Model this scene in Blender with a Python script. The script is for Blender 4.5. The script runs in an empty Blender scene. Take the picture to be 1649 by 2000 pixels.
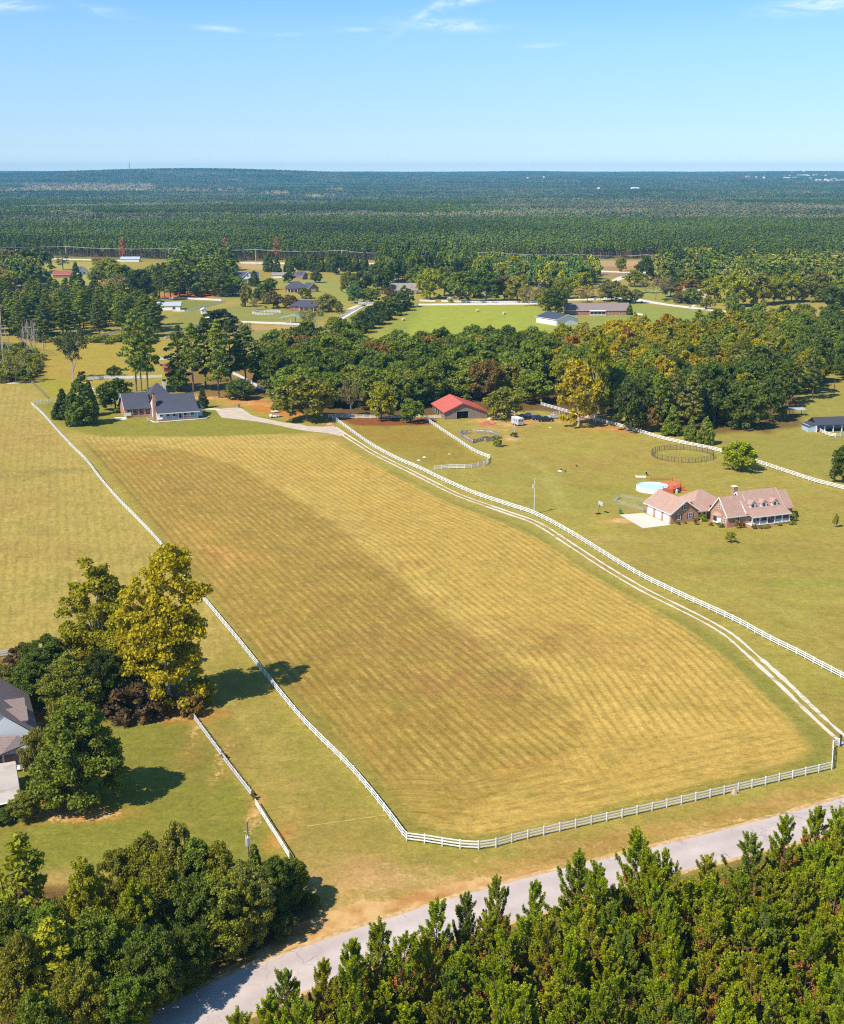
import bpy, math, random
import numpy as np
from mathutils import Vector, Matrix
random.seed(7); RNG = np.random.default_rng(11)
SC = bpy.context.scene; COL = SC.collection; R = math.radians

# ------------------------------------------------------------------ camera
H0, FPX, PITCH = 85.0, 2500.0, 14.83          # metres, pixels at 1649 wide, degrees down
CS, SN = math.cos(R(PITCH)), math.sin(R(PITCH))
cam = bpy.data.cameras.new('camera'); co = bpy.data.objects.new('camera', cam); COL.objects.link(co)
cam.sensor_fit = 'HORIZONTAL'; cam.sensor_width = 36; cam.lens = 36*FPX/1649.0
cam.clip_start = 1; cam.clip_end = 60000
co.location = (0, 0, H0); co.rotation_euler = (R(90-PITCH), 0, 0); SC.camera = co

# ------------------------------------------------------------------ light
DENOISE = False
SUN_EL, SUN_AZ_DIR = 48.0, 41.0                # shadows run 41 degrees from +x towards +y
SC.view_settings.view_transform = 'Standard'; SC.view_settings.look = 'None'
SC.view_settings.exposure = 0.45; SC.view_settings.gamma = 1.0; SC.view_settings.use_curve_mapping = False
SC.cycles.use_denoising = DENOISE; SC.cycles.filter_width = 1.15; SC.cycles.max_bounces = 6; SC.cycles.sample_clamp_indirect = 4
W = bpy.data.worlds.new('World'); SC.world = W; W.use_nodes = True
sun = bpy.data.lights.new('sun', 'SUN'); so = bpy.data.objects.new('sun', sun); COL.objects.link(so)
sun.energy = 4.6; sun.angle = R(0.5); sun.color = (1.0, 0.94, 0.84)
_d = Vector((math.cos(R(SUN_AZ_DIR))*math.cos(R(SUN_EL)), math.sin(R(SUN_AZ_DIR))*math.cos(R(SUN_EL)), -math.sin(R(SUN_EL))))
so.rotation_euler = _d.to_track_quat('-Z', 'Y').to_euler()
def world():
    nt = W.node_tree; N = nt.nodes; L = nt.links; N.clear()
    out = N.new('ShaderNodeOutputWorld'); bg = N.new('ShaderNodeBackground'); bg.inputs['Strength'].default_value = 0.105
    sky = N.new('ShaderNodeTexSky'); sky.sky_type = 'NISHITA'; sky.sun_disc = False
    sky.sun_elevation = R(SUN_EL)
    # direction to the sun, clockwise from +Y
    sky.sun_rotation = math.atan2(-_d.x, -_d.y)
    sky.altitude = 200; sky.air_density = 1.0; sky.dust_density = 0.35; sky.ozone_density = 3.0
    tc = N.new('ShaderNodeTexCoord'); sep = N.new('ShaderNodeSeparateXYZ'); L.new(tc.outputs['Generated'], sep.inputs[0])
    # the saturated blue of this sky: one tint for the whole dome, easing off to pale at the horizon
    rp = N.new('ShaderNodeValToRGB'); L.new(sep.outputs['Z'], rp.inputs[0])
    e = rp.color_ramp.elements; stops = ((0, (1.34, 1.52, 1.95)), (.005, (1.16, 1.36, 1.80)), (.012, (.95, 1.14, 1.60)), (.019, (.80, 1.01, 1.42)), (.035, (.71, .90, 1.32)), (.055, (.70, .88, 1.22)), (.095, (.71, .92, 1.15)), (.14, (.57, .89, 1.15)))
    while len(e) < len(stops): e.new(.5)
    for el, (p_, c_) in zip(e, stops): el.position = p_; el.color = (*c_, 1)
    mul = N.new('ShaderNodeMix'); mul.data_type = 'RGBA'; mul.blend_type = 'MULTIPLY'; mul.inputs[0].default_value = 1.0
    L.new(sky.outputs[0], mul.inputs[6]); L.new(rp.outputs[0], mul.inputs[7])
    # thin high cloud streaks, laid on a flat layer far above
    dv = N.new('ShaderNodeMath'); dv.operation = 'MAXIMUM'; dv.inputs[1].default_value = 0.01; L.new(sep.outputs['Z'], dv.inputs[0])
    vd = N.new('ShaderNodeVectorMath'); vd.operation = 'DIVIDE'; cb = N.new('ShaderNodeCombineXYZ')
    for i in range(3): L.new(dv.outputs[0], cb.inputs[i])
    L.new(tc.outputs['Generated'], vd.inputs[0]); L.new(cb.outputs[0], vd.inputs[1])
    mp = N.new('ShaderNodeMapping'); mp.inputs['Scale'].default_value = (0.9, 0.42, 1); mp.inputs['Rotation'].default_value = (0, 0, R(8)); mp.inputs['Location'].default_value = (CLOUD[0], CLOUD[1], 0)
    L.new(vd.outputs[0], mp.inputs[0])
    nz = N.new('ShaderNodeTexNoise'); nz.inputs['Scale'].default_value = 0.62; nz.inputs['Detail'].default_value = 8; nz.inputs['Roughness'].default_value = 0.58; nz.inputs['Distortion'].default_value = 0.6
    L.new(mp.outputs[0], nz.inputs[0])
    cr = N.new('ShaderNodeValToRGB'); cr.color_ramp.elements[0].position = 0.60; cr.color_ramp.elements[1].position = 0.80; L.new(nz.outputs[0], cr.inputs[0])
    # specific streaks seen high in the frame
    prev = None
    for (u, v, a, b, ang, amt) in ((868, 48, 78, 9, -2, .75), (835, 22, 62, 7, 32, .6), (905, 3, 60, 7, 10, .8), (1600, 9, 75, 12, 6, .85), (425, 56, 38, 5, -4, .55), (548, 66, 34, 3.5, 0, .4), (690, 58, 60, 4, 2, .35), (20, 8, 46, 10, 0, .7), (1055, 89, 32, 3.5, 3, .35), (1143, 63, 20, 3.5, 0, .3), (200, 20, 50, 8, -12, .3)):
        yd = (1000-v)/FPX; xd = (u-824.5)/FPX
        d = Vector((xd, CS+yd*SN, -SN+yd*CS)); d.normalize()
        right = Vector((1, 0, 0)); up = Vector((0, -d.z, d.y)).normalized(); ca, sa = math.cos(R(ang)), math.sin(R(ang))
        ax = right*ca+up*sa; ay = up*ca-right*sa
        sub = N.new('ShaderNodeVectorMath'); sub.operation = 'SUBTRACT'; sub.inputs[1].default_value = d; L.new(tc.outputs['Generated'], sub.inputs[0])
        ds = []
        for (vec, rad) in ((ax, a/FPX), (ay, b/FPX)):
            dt = N.new('ShaderNodeVectorMath'); dt.operation = 'DOT_PRODUCT'; dt.inputs[1].default_value = vec/rad; L.new(sub.outputs[0], dt.inputs[0])
            pw = N.new('ShaderNodeMath'); pw.operation = 'MULTIPLY'; L.new(dt.outputs['Value'], pw.inputs[0]); L.new(dt.outputs['Value'], pw.inputs[1]); ds.append(pw)
        ad = N.new('ShaderNodeMath'); ad.operation = 'ADD'; L.new(ds[0].outputs[0], ad.inputs[0]); L.new(ds[1].outputs[0], ad.inputs[1])
        ng = N.new('ShaderNodeMath'); ng.operation = 'MULTIPLY'; ng.inputs[1].default_value = -1.0; L.new(ad.outputs[0], ng.inputs[0])
        ex = N.new('ShaderNodeMath'); ex.operation = 'EXPONENT'; L.new(ng.outputs[0], ex.inputs[0])
        am = N.new('ShaderNodeMath'); am.operation = 'MULTIPLY'; am.inputs[1].default_value = amt; L.new(ex.outputs[0], am.inputs[0])
        if prev is None: prev = am
        else:
            mx = N.new('ShaderNodeMath'); mx.operation = 'MAXIMUM'; L.new(prev.outputs[0], mx.inputs[0]); L.new(am.outputs[0], mx.inputs[1]); prev = mx
    nz2 = N.new('ShaderNodeTexNoise'); nz2.inputs['Scale'].default_value = 45; nz2.inputs['Detail'].default_value = 6; nz2.inputs['Roughness'].default_value = 0.65; nz2.inputs['Distortion'].default_value = 0.8
    mp2 = N.new('ShaderNodeMapping'); mp2.inputs['Scale'].default_value = (1, 1, 4.5); L.new(tc.outputs['Generated'], mp2.inputs[0]); L.new(mp2.outputs[0], nz2.inputs[0])
    r2 = N.new('ShaderNodeMapRange'); r2.inputs[1].default_value = 0.38; r2.inputs[2].default_value = 0.66; r2.inputs[3].default_value = 0.1; r2.inputs[4].default_value = 1.0; L.new(nz2.outputs[0], r2.inputs[0])
    m3 = N.new('ShaderNodeMath'); m3.operation = 'MULTIPLY'; L.new(prev.outputs[0], m3.inputs[0]); L.new(r2.outputs[0], m3.inputs[1])
    cm = N.new('ShaderNodeMath'); cm.operation = 'MULTIPLY'; cm.inputs[1].default_value = 0.0; L.new(cr.outputs[0], cm.inputs[0])
    tot = N.new('ShaderNodeMath'); tot.operation = 'ADD'; tot.use_clamp = True; L.new(m3.outputs[0], tot.inputs[0]); L.new(cm.outputs[0], tot.inputs[1])
    mc = N.new('ShaderNodeMix'); mc.data_type = 'RGBA'; L.new(tot.outputs[0], mc.inputs[0]); L.new(mul.outputs[2], mc.inputs[6]); mc.inputs[7].default_value = (7.4, 8.0, 8.6, 1)
    L.new(mc.outputs[2], bg.inputs[0]); L.new(bg.outputs[0], out.inputs[0])
CLOUD = (3.1, 1.7)
world()

# ------------------------------------------------------------------ pixel <-> place
TP = math.tan(R(PITCH)); YH = 1000 - FPX*TP
def P(u, v, h=0.0):                            # where the sight line through a photo pixel meets height h
    q = v - YH; z = FPX*(H0-h)/(CS*q)
    return Vector(((u-824.5)*z/FPX, (z-(H0-h)*SN)/CS, h))
def G(u, v): p = P(u, v); return (p.x, p.y)
def K(v): return (v-YH)*CS/H0                  # pixels per metre at a ground row

# ------------------------------------------------------------------ numpy noise
_LAT = np.random.default_rng(5).random((512, 512))
def vnoise(x, y):
    xi = np.floor(x).astype(int); yi = np.floor(y).astype(int); fx = x-xi; fy = y-yi
    fx = fx*fx*(3-2*fx); fy = fy*fy*(3-2*fy); a = xi & 511; b = (xi+1) & 511; c = yi & 511; d = (yi+1) & 511
    return (_LAT[a, c]*(1-fx)+_LAT[b, c]*fx)*(1-fy)+(_LAT[a, d]*(1-fx)+_LAT[b, d]*fx)*fy
def fbm(x, y, o=4):
    s = 0; a = .5; t = 0
    for i in range(o): s = s+a*vnoise(x*2**i+17*i, y*2**i+31*i); t += a; a *= .5
    return s/t
def lin(*c):
    out = []
    for x in c:
        x /= 255.0; out.append(x/12.92 if x <= .04045 else ((x+.055)/1.055)**2.4)
    return np.array(out)
def smooth(a, b, x): t = np.clip((x-a)/(b-a), 0, 1); return t*t*(3-2*t)

def terrain(x, y):
    x = np.asarray(x, float); y = np.asarray(y, float)
    t = np.clip((y-3200)/9300, 0, 1)
    z = 80*t**1.05 + 16*t*(1-t)*(fbm(x/1500+3, y/1300+9, 3)-.5)*2
    z += 52*np.exp(-((x+1430)/1150)**2-((y-8300)/1100)**2) + 12*np.exp(-((x+3400)/1300)**2-((y-9000)/1200)**2)
    z += np.where(y > 10500, 9*(fbm(x/900+7, y/3000, 3)-.5)*2*np.clip((y-10500)/1500, 0, 1), 0)
    return np.where(y < 3200, 0, z)

# ------------------------------------------------------------------ mesh helpers
def raw_mesh(name, V, F4=None, F3=None, mats=(), mi=None):
    me = bpy.data.meshes.new(name); V = np.asarray(V, np.float32).reshape(-1, 3)
    n4 = 0 if F4 is None else len(F4); n3 = 0 if F3 is None else len(F3)
    me.vertices.add(len(V)); me.vertices.foreach_set('co', V.ravel())
    loops = []; 
    if n4: loops.append(np.asarray(F4, np.int32).ravel())
    if n3: loops.append(np.asarray(F3, np.int32).ravel())
    lp = np.concatenate(loops); me.loops.add(len(lp)); me.loops.foreach_set('vertex_index', lp)
    st = np.concatenate([np.arange(n4)*4, n4*4+np.arange(n3)*3]).astype(np.int32)
    me.polygons.add(n4+n3); me.polygons.foreach_set('loop_start', st)
    for m in mats: me.materials.append(m)
    if mi is not None: me.polygons.foreach_set('material_index', np.asarray(mi, np.int32))
    me.update(calc_edges=True); me.shade_flat()
    return me
class MB:
    def __init__(s): s.v = []; s.f = []
    def add(s, vs, fs):
        o = len(s.v); s.v += [tuple(p) for p in vs]; s.f += [tuple(i+o for i in f) for f in fs]; return s
    def box(s, x0, x1, y0, y1, z0, z1):
        return s.add([(x0,y0,z0),(x1,y0,z0),(x1,y1,z0),(x0,y1,z0),(x0,y0,z1),(x1,y0,z1),(x1,y1,z1),(x0,y1,z1)],
                     [(0,3,2,1),(4,5,6,7),(0,1,5,4),(1,2,6,5),(2,3,7,6),(3,0,4,7)])
    def cbox(s, c, d): return s.box(c[0]-d[0]/2, c[0]+d[0]/2, c[1]-d[1]/2, c[1]+d[1]/2, c[2]-d[2]/2, c[2]+d[2]/2)
    def tube(s, pts, rad, n=6, cap=True):
        pts = [Vector(p) for p in pts]; rings = []
        if not hasattr(rad, '__len__'): rad = [rad]*len(pts)
        for i, p in enumerate(pts):
            a = pts[max(0, i-1)]; b = pts[min(len(pts)-1, i+1)]; t = (b-a).normalized()
            ref = Vector((0, 0, 1)) if abs(t.z) < .9 else Vector((1, 0, 0)); u = t.cross(ref).normalized(); w = t.cross(u)
            rings.append([p+(u*math.cos(2*math.pi*k/n)+w*math.sin(2*math.pi*k/n))*rad[i] for k in range(n)])
        vs = [q for r in rings for q in r]; fs = []
        for i in range(len(pts)-1):
            for k in range(n): fs.append((i*n+k, i*n+(k+1) % n, (i+1)*n+(k+1) % n, (i+1)*n+k))
        if cap: fs.append(tuple(range(n))[::-1]); fs.append(tuple((len(pts)-1)*n+k for k in range(n)))
        return s.add(vs, fs)
    def prism(s, poly, z0, z1):
        n = len(poly); vs = [(p[0], p[1], z0) for p in poly]+[(p[0], p[1], z1) for p in poly]
        return s.add(vs, [tuple(range(n))[::-1], tuple(range(n, 2*n))]+[(i, (i+1) % n, (i+1) % n+n, i+n) for i in range(n)])
    def mesh(s, name, *mats):
        me = bpy.data.meshes.new(name); me.from_pydata(s.v, [], s.f); me.update(); me.shade_flat()
        for m in mats: me.materials.append(m)
        return me
def obj(name, me, parent=None, loc=None, rot=None, scl=None, color=None, kind=None):
    o = bpy.data.objects.new(name, me); COL.objects.link(o)
    if parent is not None: o.parent = parent
    if loc is not None: o.location = loc
    if rot is not None: o.rotation_euler = rot
    if scl is not None: o.scale = scl
    if color is not None: o.color = (*color, 1)
    if kind: o['kind'] = kind
    return o
def tag(o, label, cat, group=None):
    o['label'] = label; o['category'] = cat
    if group: o['group'] = group
    return o
def thing(name, label, cat, loc=(0, 0, 0), rz=0.0, group=None):
    return tag(obj(name, None, None, loc, (0, 0, rz)), label, cat, group)

# ------------------------------------------------------------------ materials
def nodes(name):
    m = bpy.data.materials.new(name); m.use_nodes = True; nt = m.node_tree; b = nt.nodes['Principled BSDF']; return m, nt.nodes, nt.links, b
def mathn(N, L, op, a, b=None, clamp=False):
    n = N.new('ShaderNodeMath'); n.operation = op; n.use_clamp = clamp
    for i, x in enumerate((a, b)):
        if x is None: continue
        if isinstance(x, (int, float)): n.inputs[i].default_value = x
        else: L.new(x, n.inputs[i])
    return n.outputs[0]
def mixc(N, L, f, a, b, bt='MIX'):
    n = N.new('ShaderNodeMix'); n.data_type = 'RGBA'; n.blend_type = bt
    for i, x in ((0, f), (6, a), (7, b)):
        if isinstance(x, (int, float)): n.inputs[i].default_value = x
        elif isinstance(x, (tuple, list, np.ndarray)): n.inputs[i].default_value = (*[float(k) for k in x[:3]], 1)
        else: L.new(x, n.inputs[i])
    return n.outputs[2]
def noise(N, L, vec, scale, detail=4, rough=.6, dist=0.0):
    n = N.new('ShaderNodeTexNoise'); n.inputs['Scale'].default_value = scale; n.inputs['Detail'].default_value = detail
    n.inputs['Roughness'].default_value = rough; n.inputs['Distortion'].default_value = dist; L.new(vec, n.inputs['Vector']); return n.outputs[0]
def rng_(N, L, v, a, b, c, d):
    n = N.new('ShaderNodeMapRange'); L.new(v, n.inputs[0])
    for i, x in enumerate((a, b, c, d)): n.inputs[i+1].default_value = x
    return n.outputs[0]
def mat(name, color, rough=.75, var=.18, scale=1.5, metal=0, spec=.3, color2=None, stretch=(1, 1, 1), bump=0.0):
    m, N, L, b = nodes(name); tc = N.new('ShaderNodeTexCoord'); mp = N.new('ShaderNodeMapping'); mp.inputs['Scale'].default_value = stretch
    L.new(tc.outputs['Object'], mp.inputs[0]); n = noise(N, L, mp.outputs[0], scale)
    c = np.array(color[:3]); c2 = np.array(color2[:3]) if color2 is not None else c*(1-var)
    f = rng_(N, L, n, .3, .7, 0, 1); L.new(mixc(N, L, f, np.minimum(c*(1+var*.5), 1), c2), b.inputs['Base Color'])
    b.inputs['Roughness'].default_value = rough; b.inputs['Metallic'].default_value = metal; b.inputs['Specular IOR Level'].default_value = spec
    if bump:
        bn = N.new('ShaderNodeBump'); bn.inputs['Strength'].default_value = bump; L.new(n, bn.inputs['Height']); L.new(bn.outputs[0], b.inputs['Normal'])
    return m
def bricks(name, c1, c2, mortar):
    m, N, L, b = nodes(name); tc = N.new('ShaderNodeTexCoord'); sp = N.new('ShaderNodeSeparateXYZ'); L.new(tc.outputs['Object'], sp.inputs[0])
    s = mathn(N, L, 'ADD', sp.outputs[0], sp.outputs[1]); cb = N.new('ShaderNodeCombineXYZ'); L.new(s, cb.inputs[0]); L.new(sp.outputs[2], cb.inputs[1])
    bt = N.new('ShaderNodeTexBrick'); L.new(cb.outputs[0], bt.inputs[0]); bt.inputs['Scale'].default_value = 1; bt.inputs['Brick Width'].default_value = .23; bt.inputs['Row Height'].default_value = .085; bt.inputs['Mortar Size'].default_value = .008
    for i, c in enumerate((c1, c2, mortar)): bt.inputs[1+i].default_value = (*c, 1)
    n = noise(N, L, tc.outputs['Object'], 1.3); L.new(mixc(N, L, rng_(N, L, n, .3, .7, 0, .5), bt.outputs[0], tuple(np.array(c1)*.6)), b.inputs['Base Color']); b.inputs['Roughness'].default_value = .85
    return m
def shingles(name, c1, c2):
    m, N, L, b = nodes(name); tc = N.new('ShaderNodeTexCoord'); mp = N.new('ShaderNodeMapping'); mp.inputs['Scale'].default_value = (1, 1, 1.6); L.new(tc.outputs['Object'], mp.inputs[0])
    v = N.new('ShaderNodeTexVoronoi'); v.inputs['Scale'].default_value = 3.2; L.new(mp.outputs[0], v.inputs[0])
    n = noise(N, L, tc.outputs['Object'], .7, 5); w = N.new('ShaderNodeTexWave'); w.bands_direction = 'Z'; w.inputs['Scale'].default_value = 2.2; w.inputs['Distortion'].default_value = .3; L.new(tc.outputs['Object'], w.inputs[0])
    f = mathn(N, L, 'ADD', mathn(N, L, 'MULTIPLY', v.outputs['Color'], .5), mathn(N, L, 'MULTIPLY', n, .5))
    c = mixc(N, L, rng_(N, L, f, .2, .8, 0, 1), c1, c2); c = mixc(N, L, mathn(N, L, 'MULTIPLY', w.outputs['Fac'], .18), c, (.02, .02, .02))
    L.new(c, b.inputs['Base Color']); b.inputs['Roughness'].default_value = .9; return m
def leafmat(name, trans=.3, hue=None, needle=False, obj_color=True, base=(.06, .09, .02), var=.55):
    m, N, L, b = nodes(name); geo = N.new('ShaderNodeNewGeometry'); oi = N.new('ShaderNodeObjectInfo')
    if obj_color: c = oi.outputs['Color']
    else:
        rg = N.new('ShaderNodeRGB'); rg.outputs[0].default_value = (*base, 1); c = rg.outputs[0]
    n = noise(N, L, geo.outputs['Position'], .55 if not needle else .8, 3)
    if hue is not None:
        k = rng_(N, L, n, .48, .78, 0, .6); c = mixc(N, L, k, c, hue)
    v = mathn(N, L, 'ADD', mathn(N, L, 'MULTIPLY', geo.outputs['Random Per Island'], var), 1-var*.5)
    v = mathn(N, L, 'MULTIPLY', v, rng_(N, L, n, .3, .7, .8, 1.22))
    c = mixc(N, L, 1.0, c, v, 'MULTIPLY')
    L.new(c, b.inputs['Base Color']); b.inputs['Roughness'].default_value = .62; b.inputs['Specular IOR Level'].default_value = .16
    tr = N.new('ShaderNodeBsdfTranslucent'); L.new(mixc(N, L, 1.0, c, (1.25, 1.2, .45), 'MULTIPLY'), tr.inputs[0])
    ms = N.new('ShaderNodeMixShader'); ms.inputs[0].default_value = trans; L.new(b.outputs[0], ms.inputs[1]); L.new(tr.outputs[0], ms.inputs[2])
    L.new(ms.outputs[0], N['Material Output'].inputs[0]); return m

M = {}
M['white'] = mat('white_paint', (.80, .80, .80), .45, .04)
def vinyl():
    m, N, L, b = nodes('white_vinyl'); geo = N.new('ShaderNodeNewGeometry'); oi = N.new('ShaderNodeObjectInfo'); sp = N.new('ShaderNodeSeparateXYZ'); L.new(geo.outputs['Position'], sp.inputs[0]); n = noise(N, L, geo.outputs['Position'], 1.2, 4)
    c = mixc(N, L, oi.outputs['Random'], (.86, .86, .86), (.78, .78, .76)); c = mixc(N, L, rng_(N, L, n, .5, .8, 0, .3), c, (.55, .56, .50)); c = mixc(N, L, mathn(N, L, 'MULTIPLY', rng_(N, L, sp.outputs[2], .05, .42, .75, 0), n), c, (.34, .33, .20))
    L.new(c, b.inputs['Base Color']); b.inputs['Roughness'].default_value = .4; return m
M['vinyl'] = vinyl()
M['old_white'] = mat('weathered_white_boards', (.55, .53, .55), .8, .35, .8, color2=(.30, .27, .26)); M['trim'] = mat('cream_trim', (.74, .72, .66), .6, .06); M['brick'] = bricks('red_brick', (.42, .17, .09), (.52, .25, .14), (.48, .40, .32))
M['brick_far'] = mat('far_red_brick', (.38, .16, .10), .85, .2, .8); M['glass'] = mat('window_glass', (.03, .045, .06), .12, .3, .5, spec=.6)
M['shingle_brown'] = shingles('brown_shingles', (.40, .23, .165), (.52, .33, .25)); M['shingle_grey'] = shingles('slate_shingles', (.055, .055, .075), (.09, .09, .115))
M['shingle_tan'] = shingles('tan_shingles', (.27, .22, .18), (.36, .30, .26)); M['roof_mauve'] = shingles('weathered_brown_shingles', (.24, .17, .14), (.30, .225, .20))
M['red_metal'] = mat('red_metal_roof', (.60, .13, .09), .5, .28, .35, spec=.4, color2=(.50, .15, .11)); M['dark_metal'] = mat('charcoal_metal', (.07, .07, .09), .45, .15)
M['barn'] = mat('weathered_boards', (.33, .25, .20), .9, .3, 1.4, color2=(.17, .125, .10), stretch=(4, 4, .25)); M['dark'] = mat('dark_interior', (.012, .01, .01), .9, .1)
M['concrete'] = mat('concrete', (.68, .59, .46), .9, .12, .6); M['drive'] = mat('worn_concrete', (.58, .46, .34), .92, .2, .35, bump=.1)
M['black'] = mat('black_rubber', (.02, .02, .02), .7, .1); M['steel'] = mat('galvanised_steel', (.38, .39, .40), .45, .2, 3, metal=.4)
M['wood'] = mat('grey_old_wood', (.30, .26, .25), .9, .3, 3, color2=(.18, .15, .14)); M['deck'] = mat('red_stained_deck', (.66, .17, .07), .7, .2, 2)
M['pole'] = mat('weathered_pole', (.28, .22, .17), .9, .25, 3); M['pale_pole'] = mat('pale_pole', (.55, .52, .50), .7, .15, 2)
M['water'] = mat('pool_water', (.62, .84, .88), .08, .1, 1, spec=.6); M['bin'] = mat('green_plastic', (.02, .22, .10), .5, .1)
M['bark'] = mat('grey_brown_bark', (.15, .11, .085), .95, .4, 4, stretch=(1, 1, .3)); M['pale_bark'] = mat('pale_bark', (.50, .46, .40), .9, .35, 2.5); M['pine_bark'] = mat('pine_bark', (.20, .125, .085), .95, .35, 3)
M['dead'] = mat('dead_wood', (.36, .30, .25), .9, .25, 3); M['redshed'] = mat('rusty_red_paint', (.35, .10, .07), .8, .25, 1)
M['greenroof'] = mat('pale_green_metal', (.25, .46, .30), .45, .12, .8); M['blue_grey'] = mat('blue_grey_siding', (.42, .50, .58), .7, .12, 1)
M['hay'] = mat('hay_bale', (.62, .50, .26), .95, .3, 6, bump=.3); M['stone'] = mat('buff_stone', (.50, .36, .25), .9, .3, 4, bump=.4); M['mulch'] = mat('red_mulch', (.32, .095, .04), .95, .4, 3, bump=.3)
M['mesh'] = mat('galvanised_mesh', (.45, .48, .45), .6, .1); M['orange'] = mat('orange_clay', (.55, .24, .10), .95, .25, .5, bump=.3); M['silver'] = mat('aluminium_panel', (.62, .64, .66), .35, .1, 1, metal=.3)
M['red_brick_mound'] = mat('red_brick_rubble', (.45, .13, .07), .95, .3, 3, bump=.5); M['sand'] = mat('pale_sand', (.62, .50, .36), .95, .2, 1, bump=.2)
M['carpaint'] = {k: mat(k+'_car_paint', c, .25, .04, 1, spec=.6) for k, c in dict(white=(.78, .78, .78), black=(.015, .016, .02), silver=(.45, .46, .48), blue=(.03, .05, .12), red=(.4, .03, .02)).items()}
def grovemat():
    m, N, L, b = nodes('grove_leaves'); at = N.new('ShaderNodeAttribute'); at.attribute_name = 'tint'; geo = N.new('ShaderNodeNewGeometry'); n = noise(N, L, geo.outputs['Position'], .5, 3)
    v = mathn(N, L, 'MULTIPLY', rng_(N, L, geo.outputs['Random Per Island'], 0, 1, .72, 1.3), rng_(N, L, n, .3, .7, .8, 1.22)); L.new(mixc(N, L, 1.0, at.outputs['Color'], v, 'MULTIPLY'), b.inputs['Base Color']); b.inputs['Roughness'].default_value = .7; b.inputs['Specular IOR Level'].default_value = .1
    return m
M['grove_leaf'] = grovemat()
M['leaf'] = leafmat('broad_leaves', .3); M['needle'] = leafmat('pine_needles', .22, needle=True); M['autumn'] = leafmat('turning_leaves', .34, hue=(.46, .33, .03)); M['old_needle'] = leafmat('dying_needles', .2, obj_color=False, base=(.42, .20, .05)); M['twig'] = leafmat('bare_twigs', .05, var=.3)

# ------------------------------------------------------------------ ground
LF = [(62,792),(85,813),(116,848),(145,879),(171,905),(196,938),(233,981),(269,1018),(313,1065),(360,1127),(418,1198),(469,1260),(511,1313),(590,1410),(686,1507),(751,1586),(793,1643)]
DRIVE = [(651,834.5),(672.7,849),(700,866),(721.9,880),(741.9,891),(763.7,902),(802,920.6),(858.3,949),(894.7,966.5),(936.4,981.8),(972.8,994.6),(1009,1007),(1036.4,1016.4),(1060,1028),(1082,1042),(1109,1060),(1136.5,1078),(1163.8,1096),(1204.6,1121.5),(1259,1152.8),(1313.7,1180),(1368,1207),(1402,1226),(1430,1244.5),(1460,1271),(1498,1305),(1536,1340),(1573.6,1377),(1611.4,1412.5),(1635.5,1434),(1664,1458),(1700,1486)]
FB = [(794.6,1643),(829.7,1647.3),(937.2,1660.4),(1034.3,1638.2),(1305.3,1577.4),(1624.9,1503.3)]
ROADU = [(150,2060),(272,1992),(360,1944),(480,1888),(660,1824),(820,1772),(1000,1720),(1244,1661),(1457,1608),(1649,1556),(1800,1514),(2000,1460)]
ROADL = [(350,2065),(464,2000),(512,1974),(612,1932),(780,1871),(1000,1802),(1342,1701),(1398,1687),(1516,1657),(1649,1622),(1800,1580),(2000,1524)]
def W2(pts): return np.array([G(*p) for p in pts])
def spline(P_, step=2.5):
    P_ = np.asarray(P_, float); out = []
    Q = np.vstack([2*P_[0]-P_[1], P_, 2*P_[-1]-P_[-2]])
    for i in range(1, len(Q)-2):
        p0, p1, p2, p3 = Q[i-1:i+3]; n = max(2, int(np.linalg.norm(p2-p1)/step))
        for t in np.linspace(0, 1, n, endpoint=False):
            out.append(.5*((2*p1)+(-p0+p2)*t+(2*p0-5*p1+4*p2-p3)*t*t+(-p0+3*p1-3*p2+p3)*t**3))
    out.append(Q[-2]); return np.array(out)
def resample(pts, n):
    pts = np.asarray(pts); d = np.concatenate([[0], np.cumsum(np.hypot(*np.diff(pts, axis=0).T))]); t = np.linspace(0, d[-1], n)
    return np.stack([np.interp(t, d, pts[:, 0]), np.interp(t, d, pts[:, 1])], 1)
def dist_line(x, y, pts, signed=False):
    best = np.full(x.shape, 1e9); along = np.zeros(x.shape); acc = 0; sg = np.ones(x.shape)
    for a, b in zip(pts[:-1], pts[1:]):
        d = b-a; L_ = np.hypot(*d)
        if L_ < 1e-6: continue
        t = np.clip(((x-a[0])*d[0]+(y-a[1])*d[1])/L_**2, 0, 1)
        dx = x-a[0]-t*d[0]; dy = y-a[1]-t*d[1]; dd = np.hypot(dx, dy); m = dd < best
        best = np.where(m, dd, best); along = np.where(m, acc+t*L_, along); sg = np.where(m, np.sign(d[0]*dy-d[1]*dx), sg); acc += L_
    return (best*sg if signed else best), along
def inpoly(x, y, poly):
    c = np.zeros(x.shape, bool); n = len(poly)
    for i in range(n):
        x0, y0 = poly[i]; x1, y1 = poly[i-1]
        m = ((y0 > y) != (y1 > y)); xx = (x1-x0)*(y-y0)/((y1-y0) if y1 != y0 else 1e-9)+x0
        c ^= m & (x < xx)
    return c
def sdf(x, y, poly):
    d, _ = dist_line(x, y, np.vstack([poly, poly[:1]])); return np.where(inpoly(x, y, poly), d, -d)
ALB = .775
BARE = {}
def C(*c): return lin(*c)*ALB*np.array([1.05, .97, .79])
GREEN, LAWN, HAYF, PASTURE, BROWN = C(140,140,66), C(168,157,76), C(186,160,86), C(170,152,82), C(168,138,76)
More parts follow.
